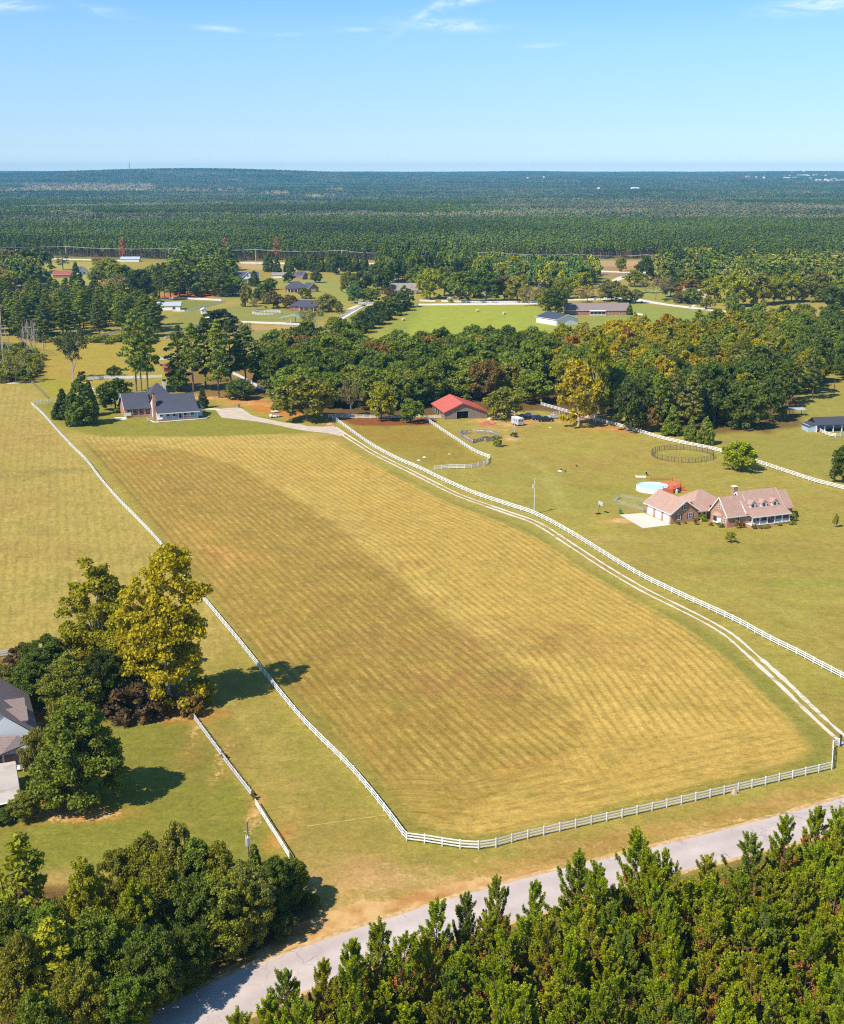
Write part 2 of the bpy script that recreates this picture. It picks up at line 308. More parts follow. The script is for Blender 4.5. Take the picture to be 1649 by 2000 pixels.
def paint(col, x, y, poly_px, c, soft=3, warp=3, amt=1.0, wscale=12):
    poly = W2(poly_px); bx = (x > poly[:, 0].min()-20) & (x < poly[:, 0].max()+20) & (y > poly[:, 1].min()-25) & (y < poly[:, 1].max()+25)
    idx = np.nonzero(bx)[0]
    if not len(idx): return
    X, Y = x[idx], y[idx]; d = sdf(X, Y, poly)+(fbm(X/wscale, Y/wscale, 3)-.5)*2*warp
    w = smooth(-soft, soft, d)*amt; col[idx] = col[idx]*(1-w[:, None])+np.asarray(c)*w[:, None]
def bare(x, y, poly_px, soft=1.5, warp=2, amt=1.0):
    BARE.setdefault('m', np.zeros(len(x))); poly = W2(poly_px); idx = np.nonzero((x > poly[:, 0].min()-10) & (x < poly[:, 0].max()+10) & (y > poly[:, 1].min()-10) & (y < poly[:, 1].max()+10))[0]; X, Y = x[idx], y[idx]
    w = smooth(-soft, soft, sdf(X, Y, poly)+(fbm(X/7, Y/7, 3)-.5)*2*warp)*amt; BARE['m'][idx] = np.maximum(BARE['m'][idx], w)
def barespot(x, y, u, v, rx, ry, amt=1.0):
    cx, cy = G(u, v); d = np.hypot((x-cx)/rx, (y-cy)/ry); BARE['m'] = np.maximum(BARE['m'], (1-smooth(.2, 1.4, d))*amt)
def blob(col, x, y, u, v, rx, ry, c, amt=.8, soft=.6):
    cx, cy = G(u, v); idx = np.nonzero((abs(x-cx) < rx*2) & (abs(y-cy) < ry*2))[0]
    if not len(idx): return
    X, Y = x[idx], y[idx]; d = np.hypot((X-cx)/rx, (Y-cy)/ry)+(fbm(X/6+3, Y/6, 3)-.5)*1.1
    w = (1-smooth(1-soft, 1+soft*.5, d))*amt*.62*(.35+.75*smooth(.36, .62, fbm(X/2.3+11, Y/3.4, 3))); w = np.clip(w, 0, 1); col[idx] = col[idx]*(1-w[:, None])+np.asarray(c)*w[:, None]
def lpaint(col, x, y, pts_px, wid, c, amt=.7, soft=1.0):
    pts = W2(pts_px); idx = np.nonzero((x > pts[:, 0].min()-10) & (x < pts[:, 0].max()+10) & (y > pts[:, 1].min()-10) & (y < pts[:, 1].max()+10))[0]
    if not len(idx): return
    d, _ = dist_line(x[idx], y[idx], pts); w = (1-smooth(wid/2, wid/2+soft, d+(fbm(x[idx]/4, y[idx]/4, 2)-.5)*wid*.6))*amt
    col[idx] = col[idx]*(1-w[:, None])+np.asarray(c)*w[:, None]
def ground():
    tiers = []
    def grid(xs, ys, skip=None):
        X, Y = np.meshgrid(xs, ys); nx, ny = len(xs), len(ys); i = np.arange(nx*ny).reshape(ny, nx)
        F = np.stack([i[:-1, :-1], i[:-1, 1:], i[1:, 1:], i[1:, :-1]], -1).reshape(-1, 4)
        if skip:
            cx = ((X[:-1, :-1]+X[1:, 1:])/2).ravel(); cy = ((Y[:-1, :-1]+Y[1:, 1:])/2).ravel()
            F = F[~((cx > skip[0]) & (cx < skip[1]) & (cy > skip[2]) & (cy < skip[3]))]
        tiers.append((X.ravel(), Y.ravel(), F))
    s1 = 1.2; nx0, nx1, ny0, ny1 = -204, 240, 84, 624; ls = np.linspace
    grid(ls(nx0, nx1, 371), ls(ny0, ny1, 451))
    grid(ls(-1104, 1140, 188), ls(-36, 84, 11)); grid(ls(-1104, nx0, 151), ls(ny0, ny1, 91)); grid(ls(nx1, 1140, 151), ls(ny0, ny1, 91))
    grid(ls(-1104, 1140, 401), ls(ny1, 1704, 241))
    grid(np.unique(np.concatenate([ls(-9000, -1104, 84), ls(-1104, 1140, 24), ls(1140, 9000, 84)])), np.unique(np.concatenate([ls(-996, -36, 10), ls(-36, 1704, 18), ls(1704, 14004, 206)])), skip=(-1104, 1140, -36, 1704))
    V = []; F = []; o = 0
    for X, Y, f in tiers: V.append(np.stack([X, Y, terrain(X, Y)], 1)); F.append(f+o); o += len(X)
    V = np.vstack(V); F = np.vstack(F); x, y = V[:, 0], V[:, 1]
    n1 = fbm(x/38, y/38, 4); n2 = fbm(x/9+40, y/9, 3)
    col = LAWN[None]*(1-.0)+np.zeros((len(x), 3))
    col = col*(0.86+.28*n1[:, None]); k = smooth(.45, .7, n2)[:, None]*.35; col = col*(1-k)+BROWN*k
    farw = smooth(1250, 1500, y)[:, None]; col = col*(1-farw)+np.array([.05, .06, .025])*farw
    p = lambda *a, **k: paint(col, x, y, *a, **k)
    # pasture left of the long fence
    lfp = [(62,792),(116,848),(196,938),(269,1018),(360,1127),(469,1260),(430,1290),(300,1300),(0,1305),(-400,1400),(-700,900),(-200,752),(0,752),(40,755),(70,775)]
    p(lfp, C(176,158,86), soft=1.5, warp=1); 
    for u, v, rx, ry, c, a in ((30,925,12,10,C(120,112,58),.55),(125,920,9,5,C(125,118,62),.5),(80,1035,5,4,C(118,110,56),.5),(30,980,16,14,C(168,138,82),.6),(25,860,20,22,C(176,140,86),.6),(40,1080,14,9,C(166,134,80),.6),(75,1150,7,8,C(140,146,66),.6),(180,1085,16,5,C(158,136,76),.5),(100,1220,20,5,C(160,148,76),.5)): blob(col, x, y, u, v, rx, ry, c, a)
    # main field
    fld = [(152,850),(300,857),(450,850),(600,852),(660,866),(790,935),(900,990),(1000,1025),(1060,1052),(1150,1115),(1240,1170),(1350,1230),(1440,1305),(1520,1380),(1570,1435),(1580,1465),(1545,1500),(1400,1540),(1200,1585),(1000,1630),(930,1638),(830,1628),(770,1560),(690,1470),(600,1385),(520,1295),(430,1185),(330,1060),(240,955)]
    p(fld, C(192,163,86), soft=1.6, warp=1.0)
    seam = [(150,852),(330,870),(480,915),(560,965),(615,995),(698,1056),(785,1133),(862,1195),(924,1242),(996,1289),(1060,1340),(1150,1400),(1120,1470),(1060,1500),(960,1560),(860,1610),(770,1560),(690,1470),(600,1385),(520,1295),(430,1185),(330,1060),(240,955)]
    p(seam, C(168,142,70), soft=.7, warp=.5, amt=1)
    lpaint(col, x, y, [(u+14, v-7) for u, v in seam[2:11]], 6, C(206,182,104), .30, 2.5)
    for u, v, rx, ry, c, a in ((1000,1235,14,9,C(152,118,68),.3),(900,1255,22,12,C(150,118,68),.45),(800,1260,20,11,C(160,124,74),.7),(760,1180,15,8,C(148,116,62),.7),(700,1110,16,12,C(150,118,64),.7),(660,1030,14,12,C(158,128,70),.6),(840,1330,15,8,C(176,134,82),.7),(940,1340,14,7,C(160,120,72),.7),(1010,1320,8,5,C(130,112,58),.6),(690,1350,12,10,C(138,120,54),.6),(620,1290,14,12,C(146,126,58),.5),(560,1200,14,14,C(164,132,66),.5),(440,1080,7,9,C(206,150,84),.75),(475,1095,6,7,C(206,152,84),.6),(400,1030,9,12,C(202,160,84),.6),(290,900,8,5,C(190,128,64),.7),(560,900,30,12,C(196,168,90),.6),(620,930,20,8,C(200,172,92),.5),(450,930,30,22,C(170,140,72),.6),(480,1000,24,18,C(160,132,68),.6),(420,960,16,12,C(176,140,76),.5),(350,960,10,8,C(150,124,64),.6),(1120,1260,14,10,C(168,128,74),.6),(1000,1100,10,8,C(160,138,70),.4),(1250,1300,18,8,C(202,168,92),.7),(1200,1400,14,6,C(206,176,98),.8),(1330,1420,12,5,C(208,176,98),.7),(1080,1440,14,4,C(204,170,92),.7),(960,1500,12,4,C(190,156,82),.6),(1450,1440,8,4,C(204,172,92),.7),(900,1560,10,4,C(170,148,70),.5),(820,1080,18,12,C(186,154,82),.5),(900,1400,14,7,C(172,134,72),.6),(820,1420,12,8,C(150,128,58),.5),(1000,1540,12,3,C(176,140,76),.6),(1150,1500,14,4,C(196,158,84),.6)): blob(col, x, y, u, v, rx, ry, c, a)
    # the light headland in front of the lawn and the strip along the foot of the field
    p([(140,848),(300,852),(460,842),(640,846),(680,872),(560,880),(430,872),(300,880),(180,880)], C(196,172,98), soft=3, warp=3, amt=.6)
    # verges round the field (greener)
    p([(650,856),(760,915),(880,975),(980,1012),(1050,1042),(1140,1102),(1260,1170),(1370,1228),(1430,1262),(1500,1330),(1560,1390),(1625,1450),(1625,1500),(1545,1515),(1590,1462),(1560,1425),(1500,1362),(1430,1295),(1340,1226),(1235,1168),(1140,1112),(1050,1050),(990,1022),(880,983),(760,922)], C(132,136,62), soft=1.2, warp=1.0, amt=.8)
    p([(1625,1500),(1400,1548),(1200,1593),(1040,1632),(937,1655),(800,1640),(830,1618),(930,1632),(1040,1612),(1200,1572),(1400,1522),(1560,1485)], C(140,134,58), soft=1.2, warp=1.2, amt=.8)
    p([(160,860),(260,975),(360,1100),(470,1245),(600,1400),(700,1505),(800,1640),(830,1625),(780,1555),(690,1462),(600,1375),(520,1285),(430,1175),(330,1050),(250,955),(180,870)], C(140,130,60), soft=1.0, warp=1.2, amt=.75)
    # house lawns
    p([(78,792),(130,838),(200,852),(400,852),(560,848),(640,842),(590,828),(430,800),(420,780),(250,760),(120,780)], C(146,144,58), soft=2, warp=1.5)
    blob(col, x, y, 300, 835, 12, 4, C(158,130,66), .5); blob(col, x, y, 285, 850, 30, 3, C(160,138,70), .4)
    p([(430,776),(520,780),(600,812),(560,815),(520,808),(470,790)], C(206,132,62), soft=2, warp=2.5, amt=.85); blob(col, x, y, 405, 776, 14, 4, C(200,120,60), .9); blob(col, x, y, 470, 786, 14, 6, C(196,142,70), .7); blob(col, x, y, 545, 792, 9, 7, C(218,128,56), .85)
    p([(0,640),(0,664),(150,664),(345,668),(345,700),(200,760),(160,740),(70,756),(60,735),(85,690),(0,664)], C(176,156,66), soft=2, warp=2); p([(60,745),(150,742),(120,775),(92,775)], C(166,158,56), soft=2, warp=1)
    blob(col, x, y, 30, 665, 20, 8, C(196,140,62), .8); blob(col, x, y, 250, 668, 40, 4, C(190,140,72), .6); blob(col, x, y, 120, 720, 14, 14, C(186,150,74), .6)
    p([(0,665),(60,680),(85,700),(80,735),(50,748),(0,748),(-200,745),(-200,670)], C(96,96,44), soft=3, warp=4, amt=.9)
    # paddock beside the drive
    p([(668,833),(850,832),(950,900),(940,908),(845,912),(800,898),(740,868)], C(160,142,62), soft=2, warp=1); blob(col, x, y, 760, 850, 26, 12, C(164,128,58), .8); blob(col, x, y, 850, 865, 16, 8, C(150,124,56), .7)
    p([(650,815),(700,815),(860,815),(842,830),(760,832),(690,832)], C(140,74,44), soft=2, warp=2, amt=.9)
    # barn yard
    for u, v, rx, ry, c, a in ((945,822,7,4,C(226,196,150),.95),(990,826,14,5,C(200,160,112),.9),(975,836,9,5,C(196,158,98),.8),(1000,812,10,6,C(206,170,132),.8),(1050,820,16,5,C(196,150,104),.85),(1110,824,16,3,C(214,158,112),.9),(1180,838,14,4,C(212,144,92),.85),(975,852,10,7,C(186,160,88),.7),(986,856,6,5,C(214,184,130),.7),(940,838,7,3,C(210,178,120),.7),(1140,822,8,5,C(190,120,80),.7),(1240,845,8,3,C(206,140,88),.6)): blob(col, x, y, u, v, rx, ry, c, a)
    # right lawns
    for u, v, rx, ry, c, a in ((1150,860,30,14,C(172,146,76),.5),(1130,895,18,6,C(186,156,84),.5),(1200,905,20,8,C(178,150,78),.5),(1300,900,12,5,C(172,142,66),.6),(1270,925,22,6,C(172,150,74),.5),(1060,985,10,12,C(152,152,68),.5),(1000,930,20,10,C(150,150,66),.5),(1220,955,14,8,C(142,148,60),.6),(1120,970,18,14,C(150,152,64),.6),(1210,1017,5,2.2,C(232,200,140),.95),(1192,1018,5,1.6,C(226,190,120),.8),(1230,1018,5,1.8,C(226,196,140),.9),(1165,1052,10,6,C(190,172,112),.6),(1190,1090,14,7,C(180,160,92),.5),(1330,1050,12,3,C(168,140,78),.6),(1560,1060,14,5,C(174,146,84),.5),(1480,1075,18,5,C(140,138,58),.6),(1600,1140,14,3,C(124,144,58),.6),(1300,1110,16,6,C(138,132,62),.5),(1380,1080,30,8,C(156,148,70),.5),(1520,1200,24,10,C(142,142,60),.5),(1480,1270,14,8,C(160,148,76),.5),(1600,1350,10,8,C(138,140,58),.5),(1560,900,30,8,C(166,146,70),.5),(1590,880,8,5,C(186,152,86),.6),(1540,868,14,4,C(140,142,60),.5),(1600,925,12,8,C(170,150,78),.4)): blob(col, x, y, u, v, rx, ry, c, a)
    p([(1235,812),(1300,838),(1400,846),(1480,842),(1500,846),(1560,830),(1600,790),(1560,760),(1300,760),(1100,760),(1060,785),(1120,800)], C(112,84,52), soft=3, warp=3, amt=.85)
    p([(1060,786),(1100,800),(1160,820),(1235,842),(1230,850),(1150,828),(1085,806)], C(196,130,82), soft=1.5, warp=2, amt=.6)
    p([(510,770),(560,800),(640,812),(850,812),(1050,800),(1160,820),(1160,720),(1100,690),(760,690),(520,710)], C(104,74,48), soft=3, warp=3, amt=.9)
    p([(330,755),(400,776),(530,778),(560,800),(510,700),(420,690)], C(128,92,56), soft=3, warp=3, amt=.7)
    # strip between the two left fences and road verges
    p([(430,1240),(560,1400),(790,1650),(700,1760),(620,1780),(560,1680),(470,1520),(370,1385),(400,1300)], C(160,146,72), soft=2, warp=2)
    for u, v, rx, ry, c, a in ((480,1480,6,12,C(176,146,84),.6),(455,1430,8,8,C(136,140,58),.6),(600,1560,10,10,C(160,148,70),.6),(420,1340,8,10,C(110,120,48),.4),(560,1470,6,8,C(150,152,60),.6),(650,1650,10,8,C(172,140,90),.6),(700,1700,12,5,C(196,162,112),.8),(760,1720,10,4,C(196,158,110),.7),(620,1720,8,5,C(176,146,92),.6),(560,1600,6,6,C(172,148,80),.5),(660,1760,8,5,C(206,172,112),.8),(540,1540,5,4,C(186,156,100),.5)): blob(col, x, y, u, v, rx, ry, c, a)
    p([(700,1800),(1000,1712),(1244,1652),(1457,1599),(1649,1545),(1649,1520),(1500,1560),(1300,1605),(1100,1655),(900,1705),(740,1755),(600,1800),(560,1840)], C(176,142,78), soft=1.5, warp=2, amt=.85)
    p([(560,1858),(700,1806),(900,1746),(1100,1694),(1100,1686),(900,1728),(700,1776),(600,1795),(480,1868),(400,1910)], C(214,174,116), soft=1.0, warp=1.4, amt=.85)
    for u, v, rx, ry, c, a in ((800,1720,12,3,C(210,172,120),.7),(900,1680,12,3,C(150,128,64),.6),(1000,1690,14,2,C(206,164,104),.7),(1130,1650,12,2,C(180,142,88),.7),(1250,1620,12,2,C(196,158,96),.6),(1350,1590,12,2,C(150,138,64),.6),(1500,1570,6,1,C(216,176,120),.7),(1560,1552,5,1,C(206,160,104),.7),(860,1690,8,3,C(134,136,60),.5)): blob(col, x, y, u, v, rx, ry, c, a)
    # garden at left (dark green lawn) with bare orange patches
    p([(-300,1420),(0,1400),(100,1400),(240,1390),(365,1390),(470,1520),(560,1680),(560,1720),(330,1700),(0,1720),(-300,1750)], C(136,136,56), soft=1.5, warp=1.5)
    for u, v, rx, ry, c, a in ((330,1395,10,3,C(196,128,66),.9),(250,1400,10,3,C(176,112,60),.8),(130,1590,9,2.5,C(196,132,66),.9),(40,1600,10,2.5,C(190,130,68),.8),(90,1575,6,3,C(190,120,60),.8),(380,1450,3,10,C(180,136,80),.6),(440,1480,2,8,C(196,146,80),.6),(500,1570,2,7,C(206,152,84),.7),(540,1640,2,6,C(206,140,80),.8),(400,1470,10,10,C(136,120,64),.5),(130,1720,4,4,C(200,160,110),.8),(80,1400,6,7,C(160,86,46),.9),(370,1600,8,10,C(150,138,66),.4),(220,1560,16,4,C(128,128,52),.5)): blob(col, x, y, u, v, rx, ry, c, a)
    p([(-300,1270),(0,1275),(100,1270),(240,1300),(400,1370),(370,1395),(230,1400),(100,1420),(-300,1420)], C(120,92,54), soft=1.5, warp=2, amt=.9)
    # woods floor in front
    p([(-400,1730),(0,1730),(120,1730),(330,1690),(560,1700),(620,1790),(540,1850),(420,1900),(300,1960),(100,2080),(-400,2300)], C(104,76,48), soft=1.5, warp=2, amt=.9)
    p([(464,2006),(612,1937),(780,1876),(1000,1807),(1342,1706),(1649,1628),(1900,1560),(1900,2400),(300,2400)], C(120,110,52), soft=.8, warp=.5); p([(480,2060),(640,1975),(820,1900),(1060,1830),(1380,1740),(1700,1660),(1900,1620),(1900,2400),(300,2400)], C(96,62,38), soft=2, warp=2, amt=.9)
    # far side: bright hay field, paddocks, clay
    p([(818,596),(1056,596),(1075,612),(1090,640),(1000,690),(745,690),(740,655),(790,615)], C(166,176,66), soft=3, warp=1); p([(735,690),(750,650),(790,610),(818,592),(830,600),(760,690)], C(150,160,62), soft=3, warp=1)
    p([(648,634),(718,592),(812,592),(700,636)], C(140,148,72), soft=2, warp=1); p([(316,586),(432,588),(400,604),(340,606)], C(136,140,66), soft=2, warp=1); p([(330,655),(345,612),(480,596),(640,600),(640,625),(470,628),(420,635),(405,632)], C(150,150,78), soft=2, warp=1)
    p([(420,635),(640,636),(640,645),(430,645)], C(196,160,110), soft=2, warp=1, amt=.8); p([(430,645),(640,645),(620,670),(480,665)], C(150,148,80), soft=2, warp=1)
    p([(318,568),(420,572),(420,582),(318,580)], C(206,112,66), soft=2, warp=2, amt=.95); p([(0,506),(110,508),(110,560),(60,560),(0,550)], C(150,146,80), soft=5, warp=3); p([(88,512),(240,512),(230,545),(170,552),(90,560)], C(176,168,88), soft=4, warp=3)
    p([(480,545),(690,545),(700,585),(640,600),(600,560),(500,560)], C(158,160,78), soft=4, warp=3); p([(1160,520),(1310,500),(1310,540),(1240,545),(1170,540)], C(168,140,90), soft=5, warp=4); p([(1210,512),(1260,506),(1260,530),(1210,530)], C(188,148,92), soft=4, warp=3)
    p([(1200,590),(1300,600),(1420,612),(1400,640),(1300,650),(1160,650),(1100,640),(1150,620),(1215,615)], C(150,160,76), soft=3, warp=2); p([(1220,560),(1380,565),(1400,600),(1300,595),(1230,585)], C(158,160,78), soft=3, warp=2)
    p([(1380,590),(1580,590),(1649,600),(1649,620),(1580,620),(1400,620)], C(172,158,82), soft=3, warp=2); p([(1560,765),(1649,762),(1760,770),(1760,850),(1649,850),(1580,830),(1550,800)], C(160,154,74), soft=3, warp=2)
    p([(1500,850),(1400,850),(1420,880),(1500,905),(1649,945),(1800,980),(1800,850)], C(158,150,72), soft=2, warp=2)
    p([(470,515),(720,512),(1300,508),(1300,518),(1100,522),(720,524),(470,526)], C(196,166,128), soft=4, warp=3, amt=.8)
    # tyre marks
    for pts, w_, c, a in (([(1060,905),(1068,940),(1080,965),(1095,1000)], .7, C(178,170,96), .7), ([(1075,925),(1090,955),(1110,998)], .7, C(178,170,96), .6), ([(985,845),(1010,880),(1040,905),(1100,940)], 1.2, C(180,166,92), .5), ([(1160,1000),(1200,1030),(1300,1070),(1420,1090),(1649,1110)], 1.0, C(174,156,88), .4), ([(1100,1055),(1250,1100),(1450,1160),(1649,1230)], .8, C(170,160,84), .45), ([(1160,1060),(1300,1110),(1500,1180),(1649,1260)], .7, C(172,162,86), .4), ([(1480,920),(1600,958),(1649,975)], 1, C(182,166,92), .5), ([(470,1390),(560,1560),(620,1660)], .9, C(178,156,84), .5), ([(500,1380),(600,1540),(680,1650)], .9, C(172,152,80), .4), ([(385,1285),(470,1400),(560,1520)], .8, C(176,158,84), .5)): lpaint(col, x, y, pts, w_, c, a)
    col *= (0.9+.2*fbm(x/3.1, y/3.1+9, 2))[:, None]; col = np.clip(col, .005, .9)
    bare(x, y, [(540,1866),(700,1812),(900,1752),(1100,1700),(1244,1662),(1244,1650),(1100,1682),(900,1722),(700,1770),(640,1780),(560,1812),(480,1868),(400,1912)], 1.2, 1.6, .95)
    bare(x, y, [(1244,1662),(1457,1608),(1649,1556),(1649,1538),(1457,1590),(1244,1642)], 1.0, 1.5, .62); bare(x, y, [(700,1770),(900,1722),(1100,1682),(1244,1648),(1460,1590),(1100,1645),(900,1668),(800,1680),(690,1660),(620,1700),(640,1780)], 2.5, 3, .50)
    bare(x, y, [(464,2006),(612,1937),(780,1876),(1000,1807),(1342,1706),(1649,1628),(1649,1634),(1342,1713),(1000,1815),(780,1884),(612,1946),(464,2016)], .5, .3, .7)
    for a in ((945,822,7,5,1),(990,830,16,6,.7),(975,840,8,6,.6),(1005,812,10,8,.9),(1060,822,16,6,.6),(985,858,8,6,.75),(1180,838,14,4,.6),(1212,1017,6,3,.95),(1192,1019,6,2,.7),(330,1396,12,4,.7),(130,1592,12,3,.8),(380,1430,2,14,.6),(430,1490,2,14,.6),(500,1590,2,10,.7),(300,835,10,4,.4),(405,777,16,5,.9),(480,788,16,8,.7),(545,790,10,9,.9),(1165,1055,10,7,.5),(1110,824,18,4,.7),(560,1500,8,10,.35),(480,1470,6,14,.4),(290,900,8,6,.4),(450,1085,9,10,.45),(100,1410,14,6,.6)): barespot(x, y, *a)
    # mowing coordinates
    dr = W2(DRIVE); lf = W2(LF); fb = W2(FB)
    near = (x > nx0-1) & (x < nx1+1) & (y > ny0-1) & (y < ny1+1); ii = np.nonzero(near)[0]; X, Y = x[ii], y[ii]
    sm = resample(spline(dr, 6), 120); kk = np.exp(-np.linspace(-2, 2, 25)**2); kk /= kk.sum(); sm = np.stack([np.convolve(np.pad(sm[:, j], 12, 'reflect', reflect_type='odd'), kk, 'valid') for j in (0, 1)], 1); dA, sA = dist_line(X, Y, sm); dB, sB = dist_line(X, Y, lf); dC, sC = dist_line(X, Y, fb)
    ext = spline(W2(fld), 20)
    inF = smooth(-1.2, 1.5, sdf(X, Y, W2(fld))); inS = smooth(-.8, .8, sdf(X, Y, W2(seam)))
    head = 1-smooth(12, 20, dC+(fbm(X/9, Y/9, 3)-.5)*14)
    inL = smooth(-1, 2, sdf(X, Y, W2(lfp)))
    A = inF*(1-inS)*(1-head); Bw = inF*inS*(1-head); Cw = inF*head
    Dw = np.maximum(inL*.7, 0); 
    fa = np.zeros((len(x), 3)); fb_ = np.zeros((len(x), 3)); fc = np.zeros((len(x), 3)); w = np.zeros((len(x), 3))
    fa[ii] = np.stack([dA, sA, 0*dA], 1); fb_[ii] = np.stack([X*.917+Y*.398, Y*.917-X*.398, 0*dB], 1)
    lf_c = X*.963+Y*.267; fc[ii] = np.stack([np.where(inL > .01, lf_c, dC), np.where(inL > .01, Y, sC), 0*dC], 1)
    w[ii] = np.stack([A, Bw, np.maximum(Cw, Dw)], 1)
    # other grass: broad mower passes, faint
    m, N, L, b = nodes('field_and_grass')
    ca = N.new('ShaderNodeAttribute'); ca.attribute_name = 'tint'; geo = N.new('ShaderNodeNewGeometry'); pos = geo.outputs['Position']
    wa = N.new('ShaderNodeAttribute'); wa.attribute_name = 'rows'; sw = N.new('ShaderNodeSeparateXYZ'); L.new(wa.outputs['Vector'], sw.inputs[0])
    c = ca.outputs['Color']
    dn = noise(N, L, pos, .35, 3)
    for i, (nm, spc, amp, wis) in enumerate((('mow_a', 1.72, .36, .42), ('mow_b', 1.8, .32, .50), ('mow_c', 2.3, .22, .5))):
        at = N.new('ShaderNodeAttribute'); at.attribute_name = nm; sp = N.new('ShaderNodeSeparateXYZ'); L.new(at.outputs['Vector'], sp.inputs[0])
        u = mathn(N, L, 'ADD', mathn(N, L, 'DIVIDE', sp.outputs[0], spc), mathn(N, L, 'MULTIPLY', dn, .16))
        s = mathn(N, L, 'SINE', mathn(N, L, 'MULTIPLY', u, 2*math.pi)); s = mathn(N, L, 'SUBTRACT', 1.0, mathn(N, L, 'MULTIPLY', mathn(N, L, 'POWER', mathn(N, L, 'MULTIPLY', mathn(N, L, 'SUBTRACT', 1.0, s), .5), 2.0), 2.0)); wt = sw.outputs[i]
        mp = N.new('ShaderNodeMapping'); mp.inputs['Scale'].default_value = (1.0, .16, 1); L.new(at.outputs['Vector'], mp.inputs[0])
        wn = noise(N, L, mp.outputs[0], 1.3, 5, .7, .4); mp2 = N.new('ShaderNodeMapping'); mp2.inputs['Scale'].default_value = (.06, .035, 1); L.new(at.outputs['Vector'], mp2.inputs[0]); pat = noise(N, L, mp2.outputs[0], 1.0, 3)
        a_ = mathn(N, L, 'MULTIPLY', rng_(N, L, pat, .3, .62, .35, 1.15), wt)
        st = mathn(N, L, 'MULTIPLY', mathn(N, L, 'MULTIPLY', s, a_), amp*.42)
        k = mathn(N, L, 'ADD', 1.0, st); c = mixc(N, L, 1.0, c, k, 'MULTIPLY')
        top = rng_(N, L, s, -.1, .9, 0, 1); wsp = rng_(N, L, wn, .50, .66, 0, wis)
        if nm == 'mow_c': top = 1.0
        c = mixc(N, L, mathn(N, L, 'MULTIPLY', mathn(N, L, 'MULTIPLY', wsp, top), wt, True), c, tuple(C(222,190,112)))
        dk = rng_(N, L, wn, .46, .32, 0, .55); c = mixc(N, L, mathn(N, L, 'MULTIPLY', dk, mathn(N, L, 'MULTIPLY', wt, .8)), c, tuple(C(112,98,44)))
    f1 = noise(N, L, pos, 2.2, 5, .7); f2 = noise(N, L, pos, .16, 4, .6, .5); f3 = noise(N, L, pos, 9.0, 3, .7)
    mps = N.new('ShaderNodeMapping'); mps.inputs['Scale'].default_value = (.28, 1.0, 1); mps.inputs['Rotation'].default_value = (0, 0, R(-22)); L.new(pos, mps.inputs[0]); f4 = noise(N, L, mps.outputs[0], .9, 5, .72, .6)
    c = mixc(N, L, 1.0, c, rng_(N, L, f1, .25, .75, .70, 1.32), 'MULTIPLY'); c = mixc(N, L, 1.0, c, rng_(N, L, f3, .2, .8, .76, 1.24), 'MULTIPLY')
    c = mixc(N, L, rng_(N, L, f2, .5, .72, 0, .30), c, tuple(C(118,126,50))); c = mixc(N, L, rng_(N, L, f4, .56, .70, 0, .42), c, tuple(C(186,154,92)))
    c = mixc(N, L, rng_(N, L, f4, .44, .30, 0, .30), c, tuple(C(104,106,42)))
    f5 = noise(N, L, pos, .7, 8, .68, .3); c = mixc(N, L, 1.0, c, rng_(N, L, f5, .3, .7, .80, 1.22), 'MULTIPLY')
    tuft = noise(N, L, pos, 1.15, 6, .75, .8); c = mixc(N, L, rng_(N, L, tuft, .60, .68, 0, .38), c, tuple(C(206,176,106))); c = mixc(N, L, rng_(N, L, tuft, .40, .33, 0, .40), c, tuple(C(98,96,40)))
    mt_ = noise(N, L, pos, .12, 8, .72, .6); rowm = mathn(N, L, 'ADD', sw.outputs[1], mathn(N, L, 'MULTIPLY', sw.outputs[2], .5), True); c = mixc(N, L, mathn(N, L, 'MULTIPLY', rng_(N, L, mt_, .52, .60, 0, .30), rowm), c, tuple(C(146,112,60)))
    ba = N.new('ShaderNodeAttribute'); ba.attribute_name = 'bare'; bn_ = noise(N, L, pos, .9, 7, .74, .9); bm_ = rng_(N, L, mathn(N, L, 'ADD', ba.outputs['Fac'], mathn(N, L, 'MULTIPLY', mathn(N, L, 'SUBTRACT', bn_, .5), 1.9)), .52, .74, 0, .85)
    bc = mixc(N, L, rng_(N, L, noise(N, L, pos, .25, 5, .6), .4, .6, 0, 1), tuple(C(226,190,138)), tuple(C(190,136,82))); c = mixc(N, L, mathn(N, L, 'MULTIPLY', bm_, rng_(N, L, ba.outputs['Fac'], .02, .2, 0, 1)), c, bc)
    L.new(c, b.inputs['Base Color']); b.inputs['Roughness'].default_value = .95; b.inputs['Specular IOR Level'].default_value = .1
    bp = N.new('ShaderNodeBump'); bp.inputs['Strength'].default_value = .5; bp.inputs['Distance'].default_value = .12; L.new(f1, bp.inputs['Height']); L.new(bp.outputs[0], b.inputs['Normal'])
    me = raw_mesh('ground', V, F, mats=[m])
    a = me.attributes.new('bare', 'FLOAT', 'POINT'); a.data.foreach_set('value', BARE['m'].astype(np.float32))
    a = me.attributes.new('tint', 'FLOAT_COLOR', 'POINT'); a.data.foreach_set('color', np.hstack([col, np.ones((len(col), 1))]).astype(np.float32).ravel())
    for nm, arr in (('mow_a', fa), ('mow_b', fb_), ('mow_c', fc), ('rows', w)):
        a = me.attributes.new(nm, 'FLOAT_VECTOR', 'POINT'); a.data.foreach_set('vector', arr.astype(np.float32).ravel())
    o = obj('ground', me, kind='structure'); o['label'] = 'wide grassy farmland with mown hay rows and bare sandy patches'
ground()

